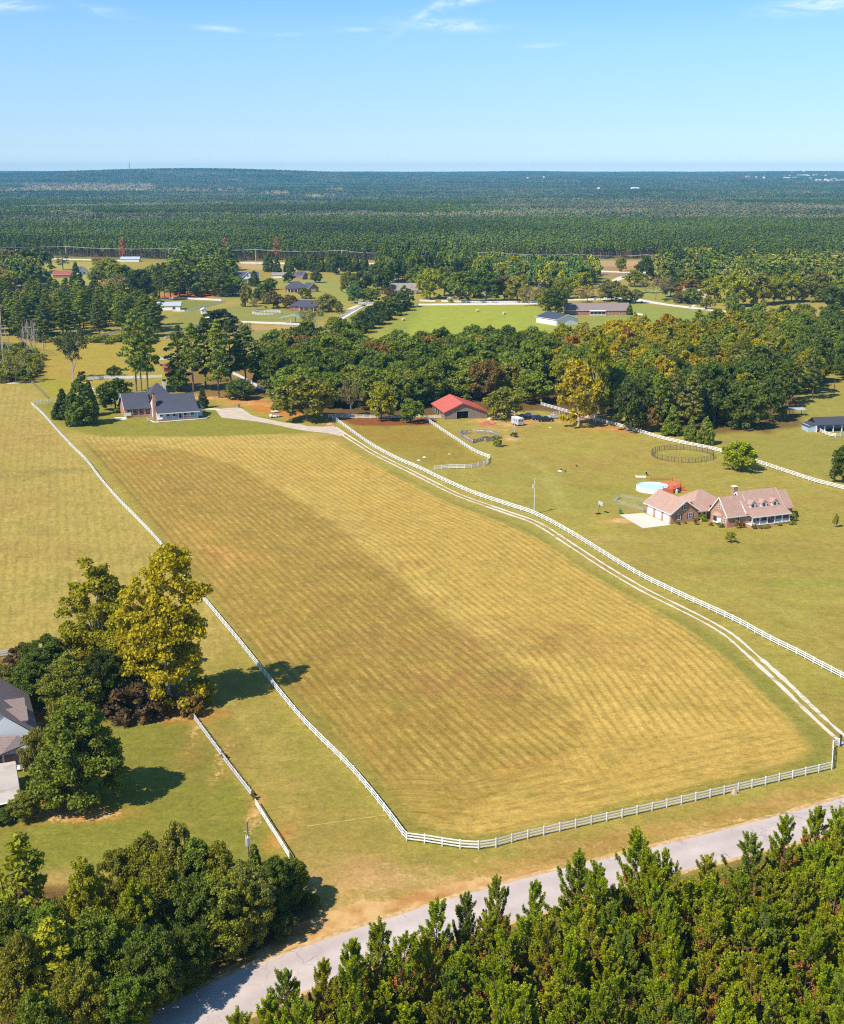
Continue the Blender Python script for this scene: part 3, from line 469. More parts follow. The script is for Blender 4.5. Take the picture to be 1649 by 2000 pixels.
# ------------------------------------------------------------------ road, drives, worn lines
def ribbon(left, right, z):
    n = min(len(left), len(right)); V = [(*left[i], z) for i in range(n)]+[(*right[i], z) for i in range(n)]
    return V, [(i, i+n, i+n+1, i+1) for i in range(n-1)]
def offs(pts, d):
    t = np.gradient(pts, axis=0); t /= np.hypot(t[:, 0], t[:, 1])[:, None]; n = np.stack([-t[:, 1], t[:, 0]], 1); return pts+n*np.asarray(d).reshape(-1, 1)
def surface(name, c, c2, scale=.5, dirt=None):
    m, N, L, b = nodes(name); geo = N.new('ShaderNodeNewGeometry'); p = geo.outputs['Position']
    n = noise(N, L, p, scale, 6, .65); f = noise(N, L, p, 14, 3, .7); col = mixc(N, L, rng_(N, L, n, .35, .65, 0, 1), c, c2)
    if dirt is not None: col = mixc(N, L, rng_(N, L, noise(N, L, p, .22, 5, .7, 1.0), .52, .68, 0, .7), col, dirt)
    L.new(mixc(N, L, 1.0, col, rng_(N, L, f, .2, .8, .86, 1.14), 'MULTIPLY'), b.inputs['Base Color']); b.inputs['Roughness'].default_value = .93; b.inputs['Specular IOR Level'].default_value = .15
    return m
road_m = surface('pale_asphalt', (.47, .395, .36), (.53, .45, .41), .12, (.40, .34, .31)); edge_m = surface('crumbled_road_edge', tuple(C(236,204,160)), tuple(C(190,154,106)), 1.2, tuple(C(150,132,70)))
gravel_m = surface('white_gravel', (.78, .70, .60), (.66, .57, .46), .9, tuple(C(196,158,110)))
track_m = surface('sandy_gravel_track', (.72, .63, .51), (.60, .50, .38), .9, tuple(C(150,138,72)))
def road_mat():
    m, N, L, b = nodes('worn_asphalt'); at = N.new('ShaderNodeAttribute'); at.attribute_name = 'cross'; geo = N.new('ShaderNodeNewGeometry'); p = geo.outputs['Position']
    n = noise(N, L, p, .16, 6, .65); c = mixc(N, L, rng_(N, L, n, .35, .65, 0, 1), (.47, .385, .34), (.56, .465, .405))
    wp = mathn(N, L, 'COSINE', mathn(N, L, 'MULTIPLY', at.outputs['Fac'], 4*math.pi)); c = mixc(N, L, 1.0, c, rng_(N, L, wp, -1, 1, .95, 1.05), 'MULTIPLY')
    g = noise(N, L, p, 11, 3, .7); c = mixc(N, L, 1.0, c, rng_(N, L, g, .25, .75, .86, 1.14), 'MULTIPLY'); blot = noise(N, L, p, .6, 6, .7, .8); c = mixc(N, L, rng_(N, L, blot, .58, .70, 0, .35), c, (.30, .26, .24))
    v = N.new('ShaderNodeTexVoronoi'); v.feature = 'DISTANCE_TO_EDGE'; v.inputs['Scale'].default_value = .32; dn = N.new('ShaderNodeVectorMath'); dn.operation = 'ADD'; nn = N.new('ShaderNodeTexNoise'); nn.inputs['Scale'].default_value = .8; L.new(p, nn.inputs[0]); L.new(p, dn.inputs[0]); L.new(nn.outputs['Color'], dn.inputs[1]); L.new(dn.outputs[0], v.inputs['Vector'])
    cr = mathn(N, L, 'MULTIPLY', rng_(N, L, v.outputs['Distance'], .004, .022, .75, 0), rng_(N, L, noise(N, L, p, .09, 3), .45, .6, 0, 1)); c = mixc(N, L, cr, c, (.16, .14, .13))
    ed = mathn(N, L, 'ABSOLUTE', mathn(N, L, 'SUBTRACT', at.outputs['Fac'], .5)); sa = rng_(N, L, mathn(N, L, 'ADD', ed, mathn(N, L, 'MULTIPLY', blot, .12)), .50, .56, 0, .8); c = mixc(N, L, sa, c, tuple(C(220,186,140)))
    L.new(c, b.inputs['Base Color']); b.inputs['Roughness'].default_value = .93; b.inputs['Specular IOR Level'].default_value = .15; return m
def road():
    u = resample(spline(W2(ROADU), 5), 90); l = resample(spline(W2(ROADL), 5), 90)
    V, F = ribbon(l, u, .012); me = raw_mesh('road', V, F, mats=[road_mat()]); at = me.attributes.new('cross', 'FLOAT', 'POINT'); at.data.foreach_set('value', np.concatenate([np.zeros(90), np.ones(90)]).astype(np.float32)); o = obj('road', me, kind='structure'); o['label'] = 'pale grey country road crossing below the field'
    rr = np.random.default_rng(3); 
    for e, sg in ((u, 1), (l, -1)):
        e = resample(e, 420); wob = fbm(e[:, 0]/2.2, e[:, 1]/2.2+sg*7, 3)
        a = offs(e, -sg*(.05+.30*wob)); bb = offs(e, sg*(.25+.9*np.clip(wob-.3, 0, 1)))
        V, F = ribbon(a, bb, .018); obj('road_edge', raw_mesh('road_edge', V, F, mats=[edge_m]), kind='structure')
road()
def drive():
    c = resample(spline(W2(DRIVE), 3), 700); c0 = c.copy(); ln = np.concatenate([[0], np.cumsum(np.hypot(*np.diff(c, axis=0).T))])
    for sg in (-1, 1):
        wob = fbm(ln/2.1+sg*13, ln*0+3, 3)-.5; wob2 = fbm(ln/1.3+sg*5, ln*0+8, 3)-.5; merge = .5*(smooth(.62, .8, fbm(ln/16+4, ln*0+1, 2)))
        near = 1-smooth(0, 30, ln); w_ = .27+.26*wob+.25*near+merge*.45
        a = offs(c, sg*.86-w_-.15*wob2); b_ = offs(c, sg*.86+w_+.15*wob2)
        V, F = ribbon(a, b_, .014 if sg > 0 else .018); o = obj('gravel_track', raw_mesh('gravel_track', V, F, mats=[track_m]), kind='structure')
    # joined concrete drive up to the house
    poly = [(420,799),(468,795.5),(480,803),(492,811),(510,816),(530,820),(560,826),(590,829),(600,832),(630,833.5),(644,832),(652,832),(662,838),(674,850),(664,851.5),(640,846),(600,842),(575,838),(540,830),(500,823),(460,818.5),(433,815.5),(425,806)]
    me = bpy.data.meshes.new('house_drive'); me.from_pydata([(*G(u, v), .022) for u, v in poly], [], [tuple(range(len(poly)))[::-1]]); me.materials.append(M['drive']); obj('driveway', me, kind='structure')
    for name, pts, m_ in (('driveway', [(1210.4,1005.5),(1258,1002),(1262,1004),(1310.5,1024.8),(1309,1025.5),(1256.4,1032)], M['concrete']),
                          ('driveway', [(818,593),(1056,591),(1056,594.5),(900,596),(818,596.5)], gravel_m),
                          ('driveway', [(1050,586),(1110,583),(1230,580),(1268,587),(1309,594),(1352,599),(1418,607),(1418,610),(1352,603),(1309,597.5),(1260,591),(1227,585),(1110,587),(1050,589)], gravel_m),
                          ('farm_road', [(1170,528),(1241,531),(1300,531),(1300,533),(1241,533.5),(1170,531)], gravel_m), ('driveway', [(1190,549),(1207,541),(1241,533),(1241,538),(1217,545),(1196,553)], M['concrete']), ('driveway', [(1227,608),(1240,610),(1256,613),(1256,616),(1236,613.5),(1227,611)], gravel_m),
                          ('farm_road', [(-200,501),(110,504.5),(250,508.5),(250,510.5),(110,506.5),(-200,503)], gravel_m), ('farm_road', [(470,512),(720,514),(760,512),(760,514),(720,516),(470,514.5)], gravel_m),
                          ('driveway', [(646,631),(718,590),(722,592),(655,632.5)], gravel_m), ('driveway', [(676,604),(696,596),(730,594),(730,595.5),(700,599),(690,604)], M['concrete']), ('driveway', [(1377,588),(1352,600),(1345,600),(1370,588)], gravel_m),
                          ('driveway', [(383,796),(428,798),(430,801),(383,799)], M['concrete'])):
        me = bpy.data.meshes.new(name); me.from_pydata([(*G(u, v), .024) for u, v in pts], [], [tuple(range(len(pts)))[::-1]]); me.materials.append(m_); obj(name, me, kind='structure')
    wm = surface('worn_grass_line', tuple(C(206,182,112)), tuple(C(184,162,90)), 1.5)
    for pts in ([(1219,878),(1245,885),(1285,898),(1322,912),(1313,915),(1255,920)], [(1030,900),(1060,895)], [(908,916),(942,940),(955,945)], [(958,951),(972,952)], [(1000,947),(1032,943)], [(1097,892),(1120,890)], [(1186,928),(1230,925)], [(1050,938),(1083,936)], [(600,1614),(700,1600),(770,1590)], [(560,1640),(580,1636)]):
        c = resample(spline(W2(pts), 2), max(6, len(pts)*6)); k = .14+.06*np.sin(np.arange(len(c))*1.7); V, F = ribbon(offs(c, -k), offs(c, k), .026); obj('path', raw_mesh('worn_line', V, F, mats=[wm]), kind='structure')
drive()

# ------------------------------------------------------------------ fences
def post_mesh():
    b = MB(); b.box(-.07, .07, -.07, .07, 0, 1.34); b.add([(-.085,-.085,1.34),(.085,-.085,1.34),(.085,.085,1.34),(-.085,.085,1.34),(0,0,1.42)], [(0,1,4),(1,2,4),(2,3,4),(3,0,4),(3,2,1,0)]); return b.mesh('post', M['vinyl'])
POST = post_mesh(); RAIL = MB().box(0, 1, -.02, .02, -.088, .088).mesh('rail', M['vinyl'])
RZ = (.38, .79, 1.20)
def fence(label, pts, group=None, near=True, step=2.44, cat='fence', h=1.34, mt='vinyl', rz=RZ, world_pts=False, gaps=(), maxr=100):
    w = np.asarray(pts, float) if world_pts else W2(pts); sp = w if len(w) < 3 else spline(w, 1.5)
    L_ = np.sum(np.hypot(*np.diff(sp, axis=0).T)); n = max(2, int(round(L_/step))+1); p = resample(sp, n)
    if p[0, 1] > p[-1, 1]: p = p[::-1]
    t = thing('fence', label, cat, (p[0, 0], p[0, 1], 0), 0, group); o = Vector((p[0, 0], p[0, 1], 0)); s = h/1.34
    if near:
        rest = MB(); rest_p = MB(); k = 0
        for i in range(n):
            if i < 300: obj('post', POST, t, Vector((*p[i], 0))-o, (R(random.gauss(0, .8)), R(random.gauss(0, .8)), math.atan2(*(p[min(i+1, n-1)]-p[max(i-1, 0)])[::-1])), (1, 1, s*random.uniform(.985, 1.015)))
            else: rest_p.cbox((p[i, 0]-o.x, p[i, 1]-o.y, .67), (.14, .14, 1.34))
            if i < n-1 and i not in gaps:
                d = p[i+1]-p[i]; a = math.atan2(d[1], d[0]); ln = np.hypot(*d)-.10; e = d/np.hypot(*d)*.05
                for z in rz:
                    z0 = z*s+random.uniform(-.012, .012)
                    if i < maxr: obj('rail', RAIL, t, (p[i, 0]-o.x+e[0], p[i, 1]-o.y+e[1], z0), (0, random.uniform(-.005, .005), a), (ln, 1, 1))
                    else:
                        nx, ny = -math.sin(a)*.02, math.cos(a)*.02; x0, y0 = p[i, 0]-o.x+e[0], p[i, 1]-o.y+e[1]; x1, y1 = x0+math.cos(a)*ln, y0+math.sin(a)*ln
                        rest.add([(x0-nx,y0-ny,z0-.075),(x1-nx,y1-ny,z0-.075),(x1+nx,y1+ny,z0-.075),(x0+nx,y0+ny,z0-.075),(x0-nx,y0-ny,z0+.075),(x1-nx,y1-ny,z0+.075),(x1+nx,y1+ny,z0+.075),(x0+nx,y0+ny,z0+.075)], [(0,3,2,1),(4,5,6,7),(0,1,5,4),(1,2,6,5),(2,3,7,6),(3,0,4,7)])
        if rest.v: obj('rails', rest.mesh('rails', M[mt]), t, kind='stuff')
        if rest_p.v: obj('posts', rest_p.mesh('posts', M[mt]), t, kind='stuff')
    else:
        a_ = MB(); b_ = MB(); bh = .14 if mt == 'vinyl' else .05
        for i in range(n):
            a_.cbox((p[i, 0]-o.x, p[i, 1]-o.y, h/2), (.15, .15, h))
            if i < n-1:
                for z in rz:
                    q0 = p[i]-(o.x, o.y); q1 = p[i+1]-(o.x, o.y); d = (q1-q0)/np.hypot(*(q1-q0)); nx, ny = -d[1]*.025, d[0]*.025
                    b_.add([(q0[0]-nx,q0[1]-ny,z-bh),(q1[0]-nx,q1[1]-ny,z-bh),(q1[0]+nx,q1[1]+ny,z-bh),(q0[0]+nx,q0[1]+ny,z-bh),(q0[0]-nx,q0[1]-ny,z+bh),(q1[0]-nx,q1[1]-ny,z+bh),(q1[0]+nx,q1[1]+ny,z+bh),(q0[0]+nx,q0[1]+ny,z+bh)], [(0,3,2,1),(4,5,6,7),(0,1,5,4),(1,2,6,5),(2,3,7,6),(3,0,4,7)])
        obj('posts', a_.mesh('posts', M[mt]), t, kind='stuff'); obj('rails', b_.mesh('rails', M[mt]), t, kind='stuff')
    return t
FG = 'white three rail fences of the near fields'
fence('long white rail fence along the left side of the hay field', LF+[(794.6,1643)], FG)
fence('white rail fence between the hay field and the grey road', FB[:3]+FB[3:], FG, gaps=())
fence('short white fence turning inward to the dark gate at the end of the gravel drive', [(1624.9,1503.3),(1627.6,1462)], FG)
fence('single white fence bay joining the dark gate post beside the gravel drive', [(1627.6,1462),(1639,1458.5)], FG)
fence('long curving white fence along the right side of the gravel drive', [(650,819),(658,823.6),(681.8,841),(718,867),(749,885.5),(785.5,903.7),(822,919),(858,937),(894.7,953.7),(931,969),(974.6,983.7),(1002,992.8),(1031,1001.8),(1060,1014.6),(1091,1031),(1136.5,1058),(1182.7,1087),(1219,1109.5),(1259,1132.3),(1299,1152),(1342.8,1172.8),(1389,1193.7),(1437.4,1216.5),(1487.6,1244),(1523.8,1263),(1560,1280.4),(1598.5,1301.5),(1637.8,1322),(1700,1355),(1800,1408)], FG)
fence('curved white fence closing the near end of the small paddock beside the gravel drive', [(848.5,918),(877,915.5),(908.5,915.5),(934.7,912),(950,908.5),(954,903),(953,897)], FG)
fence('white fence from the red roofed barn down to the small paddock corner', [(829,819),(842,828),(864,843),(892,861.5),(923,882),(945,892),(957,896)], FG)
fence('white fence from the wood edge past the round pen towards the right', [(1057,792),(1106,806),(1151,819),(1195,830),(1247,845),(1298,860),(1354,872),(1409,884),(1487,908),(1538,925),(1594,943),(1649,957),(1720,976),(1800,998)], FG)
fence('short white fence spur beside the parked cars at the wood edge', [(1082,811),(1104,808)], FG)
fence('white fence under the trees along the top of the small paddock', [(642,816),(700,817),(760,817),(820,816)], FG)
fence('white fence bay against the left side of the red roofed barn', [(838,818),(862,817)], FG)
fence('white fence glimpsed between the trunks behind the red roofed barn', [(886,771),(944,771)], FG, near=False)
fence('short white fence at the top corner of the long field fence, by the dark cedars', [(66,789),(108,785)], FG)
fence('white fence slanting behind the dark cedars left of the grey roofed house', [(167,752),(181,763),(197,776)], FG, near=False)
fence('white fence crossing behind the three tall pines and the grey roofed house', [(171,742),(222,740),(262,740),(316,738)], FG, near=False)
fence('white fence slanting between the pines right of the grey roofed house', [(455,732),(475,741),(512,762),(535,773)], FG, near=False)
FF = 'white fences of the far paddocks'
for lb, pts in (('far white fence in front of the orange clay bank', [(314,583),(370,585),(432,588)]), ('far white fence slanting past the small white shed to the grey roofed stable', [(338,609),(370,608),(405,598),(440,590)]), ('far white fence slanting down from the white box shed towards the pines', [(322,662),(345,652),(375,641),(406,630)]),
                ('far white fence above the sandy strip by the green roofed shelter', [(470,631),(520,633),(600,636)]), ('far white fence along the slanting drive left of the dark hedge row', [(643,632),(680,612),(717,593)]), ('far white fence at the near end of the slanting drive', [(642,636),(686,638)]),
                ('far white fence at the top of the small paddock by the dark hedge row', [(700,594),(742,593)]), ('far white fence left of the entrance behind the bright hay field', [(820,589),(850,590)]), ('long far white fence behind the bright hay field', [(862,590),(930,591.5),(1000,591.5),(1056,591)]),
                ('far white fence seen through the trunks of the left pine wood', [(150,672),(190,660),(235,648),(262,640)]), ('white fence in front of the open horse shelter', [(1602,844),(1612,849),(1630,854),(1660,850),(1700,848)]), ('white fence at the far left behind the rusty leafed shrub', [(-30,1288),(0,1284),(20,1281),(45,1275)]), ('white fence piece behind the wood edge near the bright hay field', [(748,694),(765,694)])):
    fence(lb, pts, FF, near=(pts[0][1] > 800), maxr=60)
# privacy fence of the garden at left: close white boards with gaps
def board_fence():
    for lb, a, b_ in (('weathered white board garden fence, upper section below the rusty leafed bush', (366,1388), (432,1478)), ('weathered white board garden fence, middle section between two gaps', (434,1482), (491,1556)), ('white garden fence, lowest section ending at the bushes by the road', (499,1574), (566,1680))):
        p0, p1 = np.array(G(*a)), np.array(G(*b_)); d = p1-p0; L_ = np.hypot(*d); ang = math.atan2(d[1], d[0])
        t = thing('fence', lb, 'fence', (*p0, 0), ang, 'white garden fence sections'); n = int(L_/2.44)
        bm = MB().box(-.05, .05, -.05, .05, 0, 1.15).mesh('fence_post', M['old_white']); low = a[1] > 1500
        for i in range(n+1): obj('post', bm, t, (i*L_/n, 0, 0), (R(random.uniform(-1.5, 1.5)), 0, 0))
        if not low:
            bd = MB().box(-.14, .14, -.012, .012, .06, 1.42).mesh('fence_board', M['old_white']); k = int(L_/.30)
            for i in range(k): obj('board', bd, t, ((i+.5)*L_/k, .06, 0), (R(random.uniform(-2, 2)), R(random.uniform(-1.2, 1.2)), 0), (.62, 1, random.uniform(.66, .76)))
        else:
            for i in range(n):
                for z in (.3, .65, 1.0): obj('rail', RAIL, t, (i*L_/n+.05, 0, z), (0, R(random.uniform(-.6, .6)), 0), (L_/n-.1, 1, 1.1))
        if not low:
            for z in (.3, .85):
                for i in range(n): obj('rail', RAIL, t, (i*L_/n+.05, 0, z), None, (L_/n-.1, .9, .5))
board_fence()

# ------------------------------------------------------------------ tree shapes
def leaves(rng, cen, rad, n_per, size, flat=1.0, jit=.7, asp=.62, shell=.55):
    cen = np.asarray(cen, float); rad = np.asarray(rad, float)
    if rad.ndim == 0: rad = np.full(len(cen), float(rad))
    cnt = np.maximum(6, (n_per*(rad/rad.mean())**2)).astype(int); ci = np.repeat(np.arange(len(cen)), cnt); n = len(ci)
    d = rng.normal(size=(n, 3)); d /= np.linalg.norm(d, axis=1)[:, None]; d[:, 2] = np.where(d[:, 2] < -.62, -d[:, 2]*.6, d[:, 2])
    r = shell+(1.08-shell)*rng.random(n)**.6; p = cen[ci]+d*(rad[ci]*r)[:, None]*np.array([1, 1, flat])
    nr = d+rng.normal(size=(n, 3))*jit; nr /= np.linalg.norm(nr, axis=1)[:, None]
    ref = rng.normal(size=(n, 3)); u = np.cross(nr, ref); u /= np.linalg.norm(u, axis=1)[:, None]; w = np.cross(nr, u)
    s = size*(.65+.7*rng.random(n))[:, None]; V = np.stack([p-u*s, p-w*s*asp, p+u*s, p+w*s*asp], 1).reshape(-1, 3)
    return V, np.arange(n*4).reshape(-1, 4)
def limb_mesh(name, H, segs, m, n=6):
    b = MB()
    for pts, rad in segs: b.tube(pts, rad, n, cap=False)
    return b.mesh(name, m)
def broad(seed, H=12, Rr=5.5, base=.22, npuf=52, n_per=75, size=.55, top=1.0, open_=0.0, mt=None, pr=(.19, .30), trunk_m=None, lean=0, loose=1.0, skirt=0):
    rng = np.random.default_rng(seed); cen = []; rad = []; zc = H*(base+1)/2; hz = H*(1-base)/2
    lob = rng.random((7, 3))*2-1; lob[:, 2] *= .6; lob /= np.linalg.norm(lob, axis=1)[:, None]
    for i in range(npuf):
        d = rng.normal(size=3); d /= np.linalg.norm(d)
        if d[2] < -.75: d[2] *= -1
        k = .52+.40*max(0, float((lob@d).max()))**3+rng.uniform(-.10, .10); 
        if rng.random() < .22: k *= .6
        prof = 1.0 if d[2] > 0 else 1.0
        c = np.array([d[0]*Rr*k*prof, d[1]*Rr*k*prof, zc+d[2]*hz*k*1.02]); 
        c[:2] *= 1-.28*top*max(0, (c[2]-zc)/hz)
        cen.append(c); rad.append(Rr*rng.uniform(*pr)*(1-.25*max(0, d[2])))
    for i in range(skirt):
        a, rr_ = rng.uniform(0, 6.28), Rr*rng.uniform(.25, .8); cen.append(np.array([math.cos(a)*rr_, math.sin(a)*rr_, H*rng.uniform(.06, .34)])); rad.append(Rr*rng.uniform(*pr))
    npuf += skirt
    cen = np.array(cen); cen[:, 0] += lean*(cen[:, 2]/H); rad = np.array(rad)
    if open_: keep = rng.random(npuf) > open_; cen, rad = cen[keep], rad[keep]
    V, F = leaves(rng, cen, rad*loose, n_per, size, .85, 1.0, .62, .15 if loose > 1 else .45); crown = raw_mesh('crown', V, F, mats=[mt or M['leaf']])
    segs = []; tr = H*.012+.06; zt = H*(base+.3); segs.append(([(0,0,-.2),(rng.uniform(-.2,.2),rng.uniform(-.2,.2),zt*.5),(lean*.3,0,zt),(lean*.7,0,H*.82)], [tr*1.35, tr, tr*.75, tr*.2]))
    for i in rng.choice(len(cen), min(11, len(cen)), replace=False):
        z0 = rng.uniform(H*base*.9, zt*1.2); c = cen[i]; mid = np.array([c[0]*.45, c[1]*.45, z0+(c[2]-z0)*.62])
        segs.append(([(lean*z0/H*.5, 0, z0), tuple(mid), tuple(c)], [tr*.5, tr*.3, tr*.08]))
    return crown, limb_mesh('trunk', H, segs, trunk_m or M['bark'])
def pine(seed, H=20, Rr=3.8, base=.45, n_per=46, size=.42, npuf=40):
    rng = np.random.default_rng(seed); cen = []; rad = []; segs = [([(0,0,-.2),(rng.uniform(-.3,.3),rng.uniform(-.3,.3),H*.5),(0,0,H*.97)], [.28, .2, .05])]
    for i in range(npuf):
        t = (i+.5)/npuf; z = H*(base+(1-base)*t); a = i*2.4+rng.uniform(-.4, .4); pr = math.sin(math.pi*min(1, .22+.80*t))**.7
        r = Rr*pr*rng.uniform(.35, 1.0); c = np.array([math.cos(a)*r, math.sin(a)*r, z+rng.uniform(-.3, .3)]); cen.append(c); rad.append(rng.uniform(.85, 1.45)*(1-.3*t))
        segs.append(([(0, 0, z-r*.25), tuple(c)], [.07, .03]))
    V, F = leaves(rng, cen, rad, n_per, size, .5, .6, .45, .25); return raw_mesh('crown', V, F, mats=[M['needle']]), limb_mesh('trunk', H, segs, M['pine_bark'], 5)
def cone(seed, H=7, Rr=2.2, n=150, n_per=34, size=.26, pw=1.2, mt=None, bulge=.8):
    rng = np.random.default_rng(seed); t = rng.random(n)**1.25; a = rng.random(n)*2*math.pi; lob = 1+.12*np.sin(a*3+seed)+.1*np.sin(a*5+t*9)
    r = Rr*np.maximum(.02, 1-t**pw)**bulge*lob*rng.uniform(.72, 1, n); r = np.where(t < .08, r*.85, r)
    cen = np.stack([np.cos(a)*r*.86, np.sin(a)*r*.86, H*(.05+.92*t)], 1); rad = Rr*rng.uniform(.13, .24, n)*(1-.5*t)+.05
    V, F = leaves(rng, cen, rad, n_per, size, 1.2, .55, .5, .5); b = MB().tube([(0,0,-.1),(0,0,H*.8)], [.14, .04], 5, cap=False)
    return raw_mesh('crown', V, F, mats=[mt or M['leaf']]), b.mesh('trunk', M['bark'])
def bare(seed, H=10, spread=.9, depth=5, r0=.22, m=None, leafy=0, start=.25, size=.3, up=.35):
    rng = np.random.default_rng(seed); segs = []; tips = []
    def grow(p, d, L_, r, k):
        q = p+d*L_; mid = (p+q)/2+rng.normal(size=3)*L_*.05; segs.append(([tuple(p), tuple(mid), tuple(q)], [r, r*.8, r*.62]))
        if k == 0: tips.append(q); return
        for i in range(3 if k > 1 else 4):
            nd = d+rng.normal(size=3)*spread*.62; nd[2] += up*.5; nd /= np.linalg.norm(nd); grow(q if i < 2 else mid, nd, L_*rng.uniform(.62, .82), r*.58, k-1)
    grow(np.array([0., 0, -.1]), np.array([0, 0, 1.]), H*start, r0, depth); mx = max(s[0][-1][2] for s in segs); 
    b = MB()
    for pts, rad in segs: b.tube([Vector(p)*(H/mx) for p in pts], [max(.022, x) for x in rad], 3, cap=False)
    tr = b.mesh('trunk', m or M['dead'])
    if not leafy: return None, tr
    V, F = leaves(rng, np.array(tips)*(H/mx), .5, leafy, size, 1, 1, .5, .1); return raw_mesh('crown', V, F, mats=[M['twig']]), tr
def young_pine(seed, H=14.0, dens=1.0):
    # plantation pine: whorls of upswept branches ending in bottle-brush shoots
    rng = np.random.default_rng(seed); segs = [([(0,0,-.2),(rng.uniform(-.1,.1),rng.uniform(-.1,.1),H*.5),(0,0,H*.985)], [.13, .09, .02])]; ax = []; pt = []; sz = []
    z = H*.24; 
    while z < H*.97:
        t = z/H; Lb = (2.9*(1-t**2.6)+.30)*rng.uniform(.7, 1.2); nb = rng.integers(3, 6) if t > .7 else rng.integers(4, 7); a0 = rng.random()*6.28
        for i in range(nb):
            if rng.random() > dens: continue
            a = a0+i*2*math.pi/nb+rng.uniform(-.3, .3); el = R(12+38*t+rng.uniform(-8, 10)); L_ = Lb*rng.uniform(.55, 1.2); out = np.array([math.cos(a), math.sin(a), 0])
            p0 = np.array([0, 0, z]); p1 = p0+out*L_*.6*math.cos(el)+np.array([0, 0, L_*.6*math.sin(el)]); p2 = p1+out*L_*.42*math.cos(el+.4)+np.array([0, 0, L_*.48*math.sin(el+.5)])
            segs.append(([tuple(p0), tuple(p1), tuple(p2)], [.032, .022, .012])); side = np.array([-out[1], out[0], 0]); nsh = 1+int(L_*2.7)
            for j in range(nsh):
                s = .28+.72*(j+rng.random()*.6)/nsh; b = p0+(p1-p0)*min(1, s/.6) if s < .6 else p1+(p2-p1)*(s-.6)/.4
                sd = side*rng.choice([-1, 1])*rng.uniform(.15, .5)*L_*.42*(1.1-s); pb = b+sd+np.array([0, 0, rng.uniform(0, .15)])
                d = out*.30+side*sd.dot(side)*.4+np.array([0, 0, rng.uniform(.8, 1.4)])+rng.normal(size=3)*.16; pt.append(pb); ax.append(d/np.linalg.norm(d)); sz.append(rng.uniform(1.25, 1.8))
            d = out*.35+np.array([0, 0, 1.])+rng.normal(size=3)*.1; pt.append(p2); ax.append(d/np.linalg.norm(d)); sz.append(rng.uniform(1.5, 2.0))
        z += rng.uniform(.62, .95)*(1+.45*(t > .6))
    for k in range(4): pt.append(np.array([0, 0, H*(.90+.035*k)])); ax.append(np.array([rng.normal()*.05, rng.normal()*.05, 1.])); sz.append(1.9-.1*k)
    pt = np.array(pt); ax = np.array(ax); ax /= np.linalg.norm(ax, axis=1)[:, None]; sz = np.array(sz); NN = 40
    ref = np.where(np.abs(ax[:, 2:3]) < .9, np.array([[0, 0, 1.]]), np.array([[1., 0, 0]])); u = np.cross(ax, ref); u /= np.linalg.norm(u, axis=1)[:, None]; w = np.cross(ax, u)
    n = len(pt); k = np.tile(np.arange(NN), n); i = np.repeat(np.arange(n), NN); ang = k*2.4+rng.random(n*NN)*.8; t = (k+rng.random(n*NN))/NN
    rad = np.cos(ang)[:, None]*u[i]+np.sin(ang)[:, None]*w[i]; s = sz[i][:, None]; q = pt[i]+ax[i]*(t*.52)[:, None]*s; dirn = rad*.95+ax[i]*(.55+.5*t)[:, None]; dirn /= np.linalg.norm(dirn, axis=1)[:, None]
    tip = q+dirn*(.165*(1-.3*t))[:, None]*s; sd = np.cross(dirn, rng.normal(size=(n*NN, 3))); sd /= np.linalg.norm(sd, axis=1)[:, None]; sd *= .030*s
    V = np.stack([q-sd*.5, q+sd*.5, tip+sd, tip-sd], 1).reshape(-1, 3)
    old = (np.hypot(pt[:, 0], pt[:, 1]) < 1.3) & (pt[:, 2] < H*.72) & (rng.random(n) < .30); return raw_mesh('crown', V, np.arange(n*NN*4).reshape(-1, 4), mats=[M['needle'], M['old_needle']], mi=np.repeat(old.astype(int), NN)), limb_mesh('trunk', H, segs, M['pine_bark'], 4)

